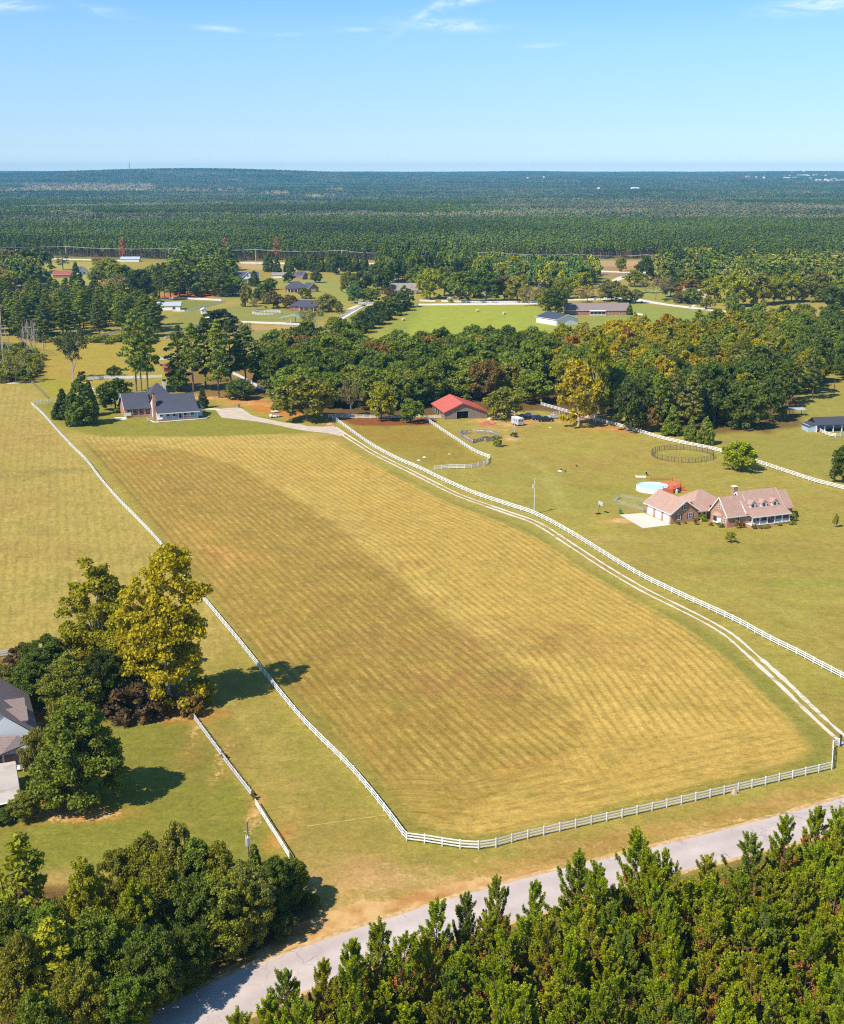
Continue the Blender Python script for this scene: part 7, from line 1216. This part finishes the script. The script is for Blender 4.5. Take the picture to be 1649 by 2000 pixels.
def yard():
    t = thing('basketball_hoop', 'portable basketball hoop on the lawn left of the brick house drive', 'basketball hoop', (*G(1170.8, 1003.5), 0), R(-60)); part(t, 'base', MB().box(-.5, .5, -.9, .3, 0, .18), M['black']); part(t, 'pole', MB().tube([(0,-.3,.1),(0,0,2.6)], .06, 6), M['dark_metal']); bb = part(t, 'backboard', MB().box(-.9, .9, .28, .33, 2.2, 3.25), M['silver']); part(bb, 'target_square', MB().box(-.3, .3, .33, .345, 2.45, 2.9), M['redshed']); part(t, 'rim', MB().tube([(.22*math.cos(a), .58+.22*math.sin(a), 2.45) for a in np.linspace(0, 6.283, 11)], .03, 4), M['redshed'])
    t = thing('wheelie_bin', 'green wheeled rubbish bin at the far corner of the concrete drive', 'bin', (*G(1212, 1003.5), 0), R(15)); part(t, 'body', MB().add([(-.26,-.3,0),(.26,-.3,0),(.26,.3,0),(-.26,.3,0),(-.32,-.38,1.0),(.32,-.38,1.0),(.32,.38,1.0),(-.32,.38,1.0)], [(0,3,2,1),(0,1,5,4),(1,2,6,5),(2,3,7,6),(3,0,4,7)]), M['bin']); part(t, 'lid', MB().add([(-.34,-.42,1.0),(.34,-.42,1.0),(.34,.42,1.02),(-.34,.42,1.02),(-.3,-.36,1.1),(.3,-.36,1.1),(.3,.38,1.16),(-.3,.38,1.16)], [(0,3,2,1),(0,1,5,4),(1,2,6,5),(2,3,7,6),(3,0,4,7),(4,5,6,7)]), M['bin'])
    for x in (-.25, .25): part(t, 'wheel', MB().tube([(x-.04,.36,.13),(x+.04,.36,.13)], .13, 8), M['black'])
    # wire mesh pen beside the garage
    t = thing('mesh_pen', 'low galvanised mesh pen on the lawn beside the garage', 'pen', (*G(1198, 979), 0)); o = t.location; c = [G(1198, 983), G(1258, 1000), G(1266, 985), G(1210, 972)]
    for a, b_ in zip(c, c[1:]+c[:1]):
        A, B_ = Vector((*a, 0))-o, Vector((*b_, 0))-o; A.z = B_.z = 0; L_ = (B_-A).length; w = MB()
        for z in np.linspace(.05, 1.25, 9): w.tube([A+Vector((0,0,z)), B_+Vector((0,0,z))], .012, 3, cap=False)
        for k in range(int(L_/.25)): q = A.lerp(B_, k*.25/L_); w.tube([q, q+Vector((0,0,1.25))], .012, 3, cap=False)
        part(t, 'mesh_panel', w, M['mesh'], kind='stuff')
        for k in range(4): q = A.lerp(B_, k/3); part(t, 'post', MB().tube([q, q+Vector((0,0,1.35))], .03, 5), M['mesh'])
    # round pipe pen
    cx, cy = G(1333.5, 891); e0 = Vector((*G(1274, 890), 0)); rr = abs(cx-e0.x)*1.02; t = thing('round_pen', 'round horse pen of dark steel pipe panels by the white fence', 'pen', (cx, cy, 0)); n = 28; ry = rr
    me = None
    for i in range(n):
        a, c_ = 2*math.pi*i/n, 2*math.pi*(i+1)/n; pn = MB(); A, B_ = Vector((rr*math.cos(a), ry*math.sin(a), 0)), Vector((rr*math.cos(c_), ry*math.sin(c_), 0))
        for z in (.25, .55, .85, 1.15, 1.45, 1.7): pn.tube([A.lerp(B_, .03)+Vector((0,0,z)), A.lerp(B_, .97)+Vector((0,0,z))], .028, 4, cap=False)
        for s in (.03, .5, .97): q = A.lerp(B_, s); pn.tube([q, q+Vector((0,0,1.7))], .04, 4, cap=False)
        part(t, 'pipe_panel', pn, M['dark_metal'])
    # far white round pen
    t = thing('round_pen', 'white round pen in the far paddocks left of the green roofed shelter', 'pen', (*G(521, 613), 0)); r = 8.9; w = MB()
    for z in (.5, 1.0, 1.5): w.tube([(r*math.cos(a), r*math.sin(a), z) for a in np.linspace(0, 2*math.pi, 37)], .08, 4, cap=False)
    part(t, 'rails', w, M['white'], kind='stuff')
    for i in range(24): a = 2*math.pi*i/24; part(t, 'post', MB().cbox((r*math.cos(a), r*math.sin(a), .85), (.15, .15, 1.7)), M['white'])
    # old wooden corral of upright planks
    t = thing('corral', 'old grey wooden corral with ragged upright planks beside the paddock fence', 'corral', (*G(900, 856), 0)); o = t.location; pl = [MB().box(-.09, .09, -.015, .015, 0, h).mesh('plank', M['wood']) for h in (1.25, 1.45, 1.7)]; rng = random.Random(9)
    def run(a, b_, hh, gap=0):
        A, B_ = Vector((*G(*a), 0))-o, Vector((*G(*b_), 0))-o; n = max(2, int((B_-A).length/.27)); ang = math.atan2((B_-A).y, (B_-A).x)
        for k in range(n+1):
            if rng.random() < gap: continue
            q = A.lerp(B_, k/n); q.z = 0; obj('plank', pl[rng.choice(hh)], t, q, (R(rng.uniform(-4, 4)), R(rng.uniform(-3, 3)), ang))
        obj('rail', RAIL, t, A+Vector((0, 0, .9)), (0, 0, ang), ((B_-A).length, 1, .8)).active_material
    run((899, 852), (924, 866), (0, 0, 1)); run((924, 866), (945, 861), (0, 0, 1)); run((950, 863), (963, 859), (0, 1)); run((899, 852), (904, 846), (0, 1)); run((904, 849), (920, 848), (1, 2), .15); run((931, 846), (958, 847), (1, 2), .12); run((958, 847), (975, 855), (0, 1), .2); run((975, 855), (963, 859), (0, 1), .3)
    t = thing('feed_trough', 'brown wooden feed heap inside the old corral', 'trough', (*G(948, 855), 0), R(20)); part(t, 'trough_box', MB().box(-1, 1, -.4, .4, .25, .6), M['pole']); part(t, 'leg', MB().box(-.9, -.8, -.35, .35, 0, .25).box(.8, .9, -.35, .35, 0, .25), M['pole'])
    # brick red heap and timber by the barn
    rr = np.random.default_rng(6)
    def heap(name, label, u, v, rx, ry, h, m, cat):
        n = 9; V = []; F = []
        for j in range(n):
            for i in range(n): x, y = (i/(n-1)*2-1), (j/(n-1)*2-1); rd = max(0, 1-x*x-y*y); V.append((x*rx, y*ry, h*rd**.7*rr.uniform(.75, 1.15)+.01))
        F = [(j*n+i, j*n+i+1, (j+1)*n+i+1, (j+1)*n+i) for j in range(n-1) for i in range(n-1)]
        me = bpy.data.meshes.new(name); me.from_pydata(V, [], F); me.materials.append(m); me.update(); me.shade_flat(); o = obj(name, me, None, (*G(u, v), 0)); tag(o, label, cat)
    heap('rubble_heap', 'long heap of red brick rubble in front of the tree by the barn', 952, 828, 2.6, 2.2, .7, M['red_brick_mound'], 'heap'); heap('earth_heap', 'orange brown earth heap right of the red brick rubble', 962, 828, 1.4, 1.3, .9, M['orange'], 'heap'); heap('sand_heap', 'pale sand heap between the barn and the round olive tree', 966, 818, 2.6, 1.6, .8, M['sand'], 'heap'); heap('stone_heap', 'heap of pinkish stones under the gnarled tree at the left', 26, 749, 2.6, 1.0, .5, M['stone'], 'heap'); heap('earth_heap', 'bare reddish earth mound at the fork of the two drives', 647, 829, 1.6, 1.4, .7, M['orange'], 'heap')
    t = thing('timber_stack', 'small stack of pale timber planks beside the sand heap', 'timber', (*G(975, 815), 0), R(15))
    for k in range(6): part(t, 'plank', MB().box(-1.5, 1.5, -.5+.18*k, -.36+.18*k, .02+.1*(k % 3), .1+.1*(k % 3)), M['sand'])
    for lb, u, v in (('hay bale nearest the dark hedge row on the bright hay field', 788, 626), ('left one of the two pale hay bales in the middle of the bright hay field', 933, 608.5), ('right one of the two pale hay bales in the middle of the bright hay field', 985, 614)):
        o = obj('hay_bale', MB().tube([(-.75,0,.75),(-.7,0,.75),(.7,0,.75),(.75,0,.75)], [.66,.76,.76,.66], 16).mesh('hay_bale', M['hay']), None, (*G(u, v), 0), (0, 0, R(random.uniform(0, 60)))); o.scale = (1.1, 1.1, 1.1); tag(o, lb, 'hay bale', 'hay bales on the bright hay field')
    heap('field_stone', 'pale round stone standing at the foot of the roadside white fence', 1435, 1550, .45, .4, .75, M['stone'], 'stone')
    for u, v, lb in ((977/1, 0, ''),): pass
    # carcass white sack and black birds
    t = obj('feed_sack', MB().add([(-.6,-.25,0),(.6,-.25,0),(.6,.25,0),(-.6,.25,0),(-.5,-.2,.22),(.5,-.2,.25),(.5,.2,.22),(-.5,.2,.28)], [(0,3,2,1),(0,1,5,4),(1,2,6,5),(2,3,7,6),(3,0,4,7),(4,5,6,7)]).mesh('feed_sack', M['white']), None, (*G(1094, 920.5), 0), (0, 0, R(-15))); tag(t, 'white sack lying on the lawn beside two black birds', 'sack')
    for lb, u, v, a in (('black bird standing on the white sack side nearest the fence', 1096, 919.5, 20), ('black bird standing right of the white sack on the lawn', 1104.5, 922.5, 200), ('lone black bird on the lawn beyond the white sack', 1126.5, 912, 120)):
        t = thing('bird', lb, 'bird', (*G(u, v), 0), R(a), 'black birds on the lawn'); part(t, 'body', MB().tube([(-.42,0,.3),(-.2,0,.36),(.05,0,.42),(.2,0,.55),(.27,0,.68),(.36,0,.70),(.44,0,.67)], [.03,.14,.17,.10,.075,.07,.02], 7), M['black'])
        for y in (-.06, .06): part(t, 'leg', MB().tube([(.02,y,0),(.02,y,.32)], .02, 4), M['black'])
    # dark farm gate at the end of the gravel drive
    t = thing('farm_gate', 'dark metal farm gate at the end of the gravel drive by the white fence', 'gate', (*G(1641, 1457.5), 0), 0); a = Vector(G(1641, 1457.5)); c_ = Vector(G(1690, 1448)); t.rotation_euler = (0, 0, math.atan2(c_.y-a.y, c_.x-a.x)); part(t, 'gate_post', MB().box(-.14, .14, -.14, .14, 0, 1.9), M['dark_metal']); part(t, 'gate_post', MB().box(4.6, 4.88, -.14, .14, 0, 1.9), M['dark_metal'])
    for z in (.3, .6, .9, 1.25): part(t, 'gate_bar', MB().tube([(.15,0,z),(4.6,0,z)], .035, 5), M['dark_metal'])
    # wire fence left
    fence('grey wire fence with dark posts slanting across the left pasture to the field corner', [(58,745),(75,760),(93,779)], None, near=False, mt='pole', rz=(.4, .8, 1.15))
    t = thing('gate_post_stone', 'small dark post at the upper corner of the concrete turning area', 'post', (*G(467, 796), 0)); part(t, 'shaft', MB().box(-.25, .25, -.25, .25, 0, 1.1), M['dark_metal']); part(t, 'cap', MB().box(-.32, .32, -.32, .32, 1.1, 1.2), M['dark_metal'])
    for lb, u, v in (('white salt block lying in the small paddock, lowest of the pale specks', 818, 899), ('flat pale stone in the small paddock above the salt block', 829, 893), ('pale stone near the right side of the small paddock', 878, 887), ('pale stone on the bare ground right of the horse trailer', 1075, 835)):
        heap('field_stone', lb, u, v, .55, .35, .22, M['white'] if 'salt' in lb else M['sand'], 'stone')
yard()
def town():
    wm = mat('far_pale_wall', (.78, .74, .72), .8, .1, .02); t0 = mat('far_red_roof', (.5, .25, .2), .8, .1, .02)
    rng = random.Random(2)
    for i, (u, v, wpx, hpx) in enumerate(((1459,347.5,7,4),(1476,348,4,3),(1491,349.5,4,4),(1512,349.5,2.5,2.5),(1536,349.5,13,3),(1551,348,9,2.4),(1560,343.5,8,3),(1566,344,4,3),(1573,344,9,3),(1581,349.5,6,3),(1578,344.5,5,2.5),(1588,343.5,4,2.5),(1594,342.5,5,2),(1597,354,11,3.4),(1611,354.5,5,5),(1620,355,10,5),(1628,350,9,2.5),(1634,354,7,3),(1643,354,8,3.4),(1575,355,14,1.2),(1541,344,3,2),(1532,345,4,2),(1030,350,4,3),(1062,349,2.5,4),(1169,367,5,2),(1240,367.5,14,2.4),(1206,335.5,6,2))):
        # stand it where the sight line meets the forest roof
        y = 3000.0
        while y < 13900:
            q = v-YH; z = H0-q*CS*CS/FPX*(y+H0*math.tan(R(PITCH)))
            zz = (y+0.0); dz = y*CS+H0*SN; x = (u-824.5)*dz/FPX; zray = H0-(q*dz*CS/FPX)/1.0
            if zray < float(terrain(x, y))+15: break
            y += 40
        w = wpx*dz/FPX; h = hpx*dz/FPX; zb = float(terrain(x, y)); t = thing('town_building', 'far pale building of the town on the horizon', 'building', (x, y, zb), R(rng.uniform(-20, 20)), 'buildings of the far town')
        part(t, 'wall', MB().box(-w/2, w/2, -w*.3, w*.3, 0, 12+h), wm); part(t, 'roof', MB().add([(-w/2-.5,-w*.32,12+h),(w/2+.5,-w*.32,12+h),(w/2+.5,w*.32,12+h),(-w/2-.5,w*.32,12+h),(-w/2,0,13+h*1.25),(w/2,0,13+h*1.25)], [(0,1,5,4),(2,3,4,5),(1,2,5),(3,0,4),(3,2,1,0)]), wm if i % 3 else t0)
    for lb, u, vt, r, hh in (('white ball topped water tower above the far town', 1611.5, 340.5, 11, 0), ('slim pale water tower rising over the horizon in the far town', 1569, 333, 6, 0), ('faint pale water tower on the horizon left of the town', 1546, 332, 5, 0)):
        y = 9200.0 if u > 1600 else 11200.0; dz = y*CS+H0*SN; x = (u-824.5)*dz/FPX; ztop = H0-((vt-YH)*dz*CS/FPX); zb = float(terrain(x, y)); r = 2.6*dz/FPX if u > 1600 else 1.7*dz/FPX
        t = thing('water_tower', lb, 'water tower', (x, y, zb), 0); H_ = ztop-zb; part(t, 'tank', MB().tube([(0,0,H_-2*r),(0,0,H_-1.6*r),(0,0,H_-r),(0,0,H_-.4*r),(0,0,H_)], [r*.45, r*.9, r, r*.85, r*.1], 12), wm); part(t, 'stem', MB().tube([(0,0,0),(0,0,H_-1.8*r)], [r*.4, r*.28], 8), wm)
    y = 8600.0; dz = y*CS+H0*SN; x = (255-824.5)*dz/FPX; zb = float(terrain(x, y)); H_ = H0-((314-YH)*dz*CS/FPX)-zb; t = thing('radio_mast', 'thin lattice radio mast standing on the far left horizon', 'mast', (x, y, zb)); w = MB()
    for a in range(3): w.tube([(2.5*math.cos(a*2.09), 2.5*math.sin(a*2.09), 0), (.8*math.cos(a*2.09), .8*math.sin(a*2.09), H_)], [.8, .45], 4)
    part(t, 'mast_legs', w, M['steel']); br = MB()
    for k in range(14):
        z0, z1 = k*H_/14, (k+1)*H_/14; r0 = 2.5-1.7*k/14; br.tube([(r0, 0, z0), (-r0*.5, r0*.86, z1)], .3, 3).tube([(-r0*.5, -r0*.86, z0), (r0, 0, z1)], .3, 3)
    part(t, 'mast_braces', br, M['steel'], kind='stuff')
town()

# ------------------------------------------------------------------ the forest towards the horizon (nobody could count it)
def forest_mat(name, tones, mix_scale, hard=0.0):
    m, N, L, b = nodes(name); geo = N.new('ShaderNodeNewGeometry'); oi = N.new('ShaderNodeObjectInfo'); pos = geo.outputs['Position']
    r = oi.outputs['Random']; mp = N.new('ShaderNodeMapping'); mp.inputs['Scale'].default_value = (.6, 1, 1); L.new(pos, mp.inputs[0])
    n = noise(N, L, mp.outputs[0], mix_scale, 4, .6, .3); rp = N.new('ShaderNodeValToRGB'); L.new(mathn(N, L, 'ADD', mathn(N, L, 'MULTIPLY', n, .72), mathn(N, L, 'MULTIPLY', r, .28)), rp.inputs[0])
    e = rp.color_ramp.elements; 
    while len(e) < len(tones): e.new(.5)
    for i, (p_, c) in enumerate(tones): e[i].position = p_; e[i].color = (*c, 1)
    c = mixc(N, L, 1.0, rp.outputs[0], rng_(N, L, geo.outputs['Random Per Island'], 0, 1, .8*1.3, 1.25*1.3), 'MULTIPLY'); st = noise(N, L, mp.outputs[0], .0032, 4, .6, .6); c = mixc(N, L, 1.0, c, rng_(N, L, st, .35, .65, .72, 1.4), 'MULTIPLY'); L.new(c, b.inputs['Base Color']); b.inputs['Roughness'].default_value = .8; b.inputs['Specular IOR Level'].default_value = .08
    return m
def proto(kind, seed, m, tm=None):
    rng = np.random.default_rng(seed)
    if kind == 'pine':
        H = 17; n = 13; t = (np.arange(n)+.5)/n; a = np.arange(n)*2.4; r = 2.2*np.sin(np.pi*np.minimum(1, .25+.8*t))**.7*rng.uniform(.4, 1, n); cen = np.stack([np.cos(a)*r, np.sin(a)*r, H*(.5+.48*t)], 1)
        V, F = leaves(rng, cen, 1.35*(1-.35*t), 11, .8, .6, .7, .6, .2); b = MB().tube([(0,0,0),(0,0,H*.9)], [.22, .08], 4, cap=False)
    elif kind == 'round':
        n = 12; d = rng.normal(size=(n, 3)); d /= np.linalg.norm(d, axis=1)[:, None]; d[:, 2] = abs(d[:, 2])*.9; cen = d*np.array([4, 4, 5])+np.array([0, 0, 6.5]); V, F = leaves(rng, cen, 2.6, 15, 1.15, .8); b = MB().tube([(0,0,0),(0,0,8)], [.25, .1], 4, cap=False)
    else:
        cen = []; 
        for k in range(16): x, y = rng.uniform(-15, 15, 2); cen.append((x, y, rng.uniform(9, 14)))
        V, F = leaves(rng, np.array(cen), rng.uniform(3.2, 4.8, 16), 15, 2.2, .9, .5, .7, .5); b = MB().box(-14, 14, -14, 14, 0, 6)
    vb = np.array(b.v); V2 = np.vstack([V, vb]); F2 = np.vstack([F, np.array([f for f in b.f if len(f) == 4])+len(V)]); mi = [0]*len(F)+[1]*(len(F2)-len(F))
    return bpy.data.objects.new(kind+'_shape', raw_mesh(kind+'_shape', V2, F2, mats=[m, tm or M['pine_bark']], mi=mi))
def scatter(name, label, pts, scl, protos):
    me = bpy.data.meshes.new(name); me.vertices.add(len(pts)); me.vertices.foreach_set('co', np.asarray(pts, np.float32).ravel())
    rr = np.random.default_rng(len(pts)); n = len(pts)
    for nm, ar in (('s', scl), ('a', rr.random(n)*6.28)): at = me.attributes.new(nm, 'FLOAT', 'POINT'); at.data.foreach_set('value', np.asarray(ar, np.float32))
    at = me.attributes.new('k', 'INT', 'POINT'); at.data.foreach_set('value', rr.integers(0, len(protos), n).astype(np.int32)); me.update()
    o = obj(name, me, kind='stuff'); o['label'] = label
    ng = bpy.data.node_groups.new(name, 'GeometryNodeTree'); ng.interface.new_socket('Geometry', in_out='INPUT', socket_type='NodeSocketGeometry'); ng.interface.new_socket('Geometry', in_out='OUTPUT', socket_type='NodeSocketGeometry')
    N, L = ng.nodes, ng.links; gi = N.new('NodeGroupInput'); go = N.new('NodeGroupOutput'); ip = N.new('GeometryNodeInstanceOnPoints'); jn = N.new('GeometryNodeJoinGeometry')
    for p in protos[::-1]:
        oi = N.new('GeometryNodeObjectInfo'); oi.inputs['Object'].default_value = p; oi.inputs['As Instance'].default_value = True; L.new(oi.outputs['Geometry'], jn.inputs[0])
    def na(nm, t): a = N.new('GeometryNodeInputNamedAttribute'); a.data_type = t; a.inputs[0].default_value = nm; return a.outputs[0]
    cx = N.new('ShaderNodeCombineXYZ'); L.new(na('a', 'FLOAT'), cx.inputs[2]); L.new(gi.outputs[0], ip.inputs['Points']); L.new(jn.outputs[0], ip.inputs['Instance']); ip.inputs['Pick Instance'].default_value = True
    L.new(na('k', 'INT'), ip.inputs['Instance Index']); L.new(cx.outputs[0], ip.inputs['Rotation']); L.new(na('s', 'FLOAT'), ip.inputs['Scale']); L.new(ip.outputs[0], go.inputs[0])
    md = o.modifiers.new('scatter', 'NODES'); md.node_group = ng; return o
def far_forest():
    pinet = forest_mat('pine_forest_leaves', [(.25, (.070, .098, .014)), (.5, (.095, .128, .018)), (.72, (.12, .148, .022)), (.92, (.17, .16, .03))], .006)
    hard = forest_mat('mixed_forest_leaves', [(.28, (.055, .10, .035)), (.42, (.10, .12, .045)), (.52, (.20, .15, .08)), (.60, (.09, .12, .05)), (.75, (.25, .20, .07)), (.9, (.30, .17, .07))], .004)
    farm = forest_mat('distant_forest_leaves', [(.30, (.04, .085, .03)), (.44, (.06, .11, .04)), (.54, (.15, .12, .075)), (.62, (.055, .10, .04)), (.78, (.15, .13, .07))], .0016)
    pale = forest_mat('pale_bare_wood', [(.3, (.26, .22, .13)), (.7, (.34, .30, .17))], .01)
    rng = np.random.default_rng(77)
    def pts(y0, y1, sp, hw, cond):
        out = []; ys = np.arange(y0, y1, sp*.9)
        Y = np.repeat(ys, [int(2*hw(y)/sp)+1 for y in ys]); X = np.concatenate([-hw(y)+np.arange(int(2*hw(y)/sp)+1)*sp for y in ys]); X = X+rng.uniform(-.9, .9, len(X))*sp; Y = Y+rng.uniform(-.9, .9, len(Y))*sp
        m = cond(X, Y); X, Y = X[m], Y[m]; return np.stack([X, Y, terrain(X, Y)-.3], 1)
    hw = lambda y: y*.345+60
    edge_u = np.array([-400, 0, 100, 260, 420, 540, 700, 900, 1100, 1190, 1290, 1400, 1649, 2000]); edge_v = np.array([500, 498, 501, 506, 512, 510, 509, 511, 512, 506, 508, 520, 532, 535])
    def front(X): # forest edge distance for each x, found along its sight line
        ex = np.array([G(u, v) for u, v in zip(edge_u, edge_v)]); o = np.argsort(ex[:, 0]); return np.interp(X, ex[o, 0], ex[o, 1])
    near = lambda X, Y: (Y > front(X)+fbm(X/60, Y*0, 2)*20)
    hwd = lambda X, Y: (fbm(X/520+5, Y/330+2, 4)+smooth(2000, 2500, Y+500*(fbm(X/300, Y*0+4, 3)-.5))*.25-smooth(2900, 3300, Y)*.10) > .64
    A = pts(1190, 2350, 5.4, hw, lambda X, Y: near(X, Y) & ~hwd(X, Y)); B = pts(1190, 3400, 8.5, hw, lambda X, Y: near(X, Y) & hwd(X, Y)); A2 = pts(2350, 3400, 7.2, hw, lambda X, Y: ~hwd(X, Y))
    pp = [proto('pine', s, pinet) for s in (1, 2, 3)]; rp = [proto('round', s, hard) for s in (4, 5, 6)]; cp = [proto('clump', s, farm, farm) for s in (7, 8)]
    scatter('pine_forest', 'dense green pine forest reaching far behind the houses', np.vstack([A, A2]), rng.uniform(.8, 1.12, len(A)+len(A2))*np.concatenate([np.ones(len(A)), np.full(len(A2), 1.15)]), pp)
    scatter('mixed_forest', 'patches of brownish mixed wood among the far pines', B, rng.uniform(.8, 1.4, len(B)), rp)
    Cc = pts(3400, 6500, 15, hw, lambda X, Y: np.ones(len(X), bool)); D = pts(6500, 13900, 27, hw, lambda X, Y: np.ones(len(X), bool))
    scatter('distant_forest', 'blue hazed forest rolling to the horizon', np.vstack([Cc, D]), np.concatenate([rng.uniform(.5, .85, len(Cc)), rng.uniform(.75, 1.25, len(D))]), cp)
    # a pale strip of bare hardwood far left, and scattered pale groves
    S = []
    for u0, u1, v, dv, n in ((52, 300, 381, 5, 700), (300, 480, 386, 3, 60), (8, 30, 386, 2, 20), (520, 560, 390, 2, 30), (650, 660, 384, 1, 14), (610, 640, 395, 1, 14), (1020, 1140, 372, 1, 60), (360, 540, 357, 1, 30)):
        for _ in range(n):
            x, y = G(rng.uniform(u0, u1), v+rng.uniform(-dv, dv)); S.append((x+rng.uniform(-20, 20), y, float(terrain(x, y))))
    scatter('pale_grove', 'long pale strip of leafless wood in the far forest', np.array(S), rng.uniform(1.0, 1.7, len(S)), [proto('round', s, pale) for s in (9, 10)])
    print('forest', len(A), len(A2), len(B), len(Cc), len(D))
far_forest()

# ------------------------------------------------------------------ air
def haze():
    m = bpy.data.materials.new('hazy_air'); m.use_nodes = True; N, L = m.node_tree.nodes, m.node_tree.links; N.remove(N['Principled BSDF'])
    v = N.new('ShaderNodeVolumePrincipled'); v.inputs['Color'].default_value = (.22, .66, 1.0, 1); v.inputs['Density'].default_value = HAZE; v.inputs['Anisotropy'].default_value = 0.0; L.new(v.outputs[0], N['Material Output'].inputs['Volume'])
    o = obj('haze', MB().box(-9300, 9300, -1200, 14300, -1.4, 178).mesh('haze', m), kind='stuff'); o['label'] = 'thin blue air over the whole landscape'
HAZE = 6.6e-5
haze()
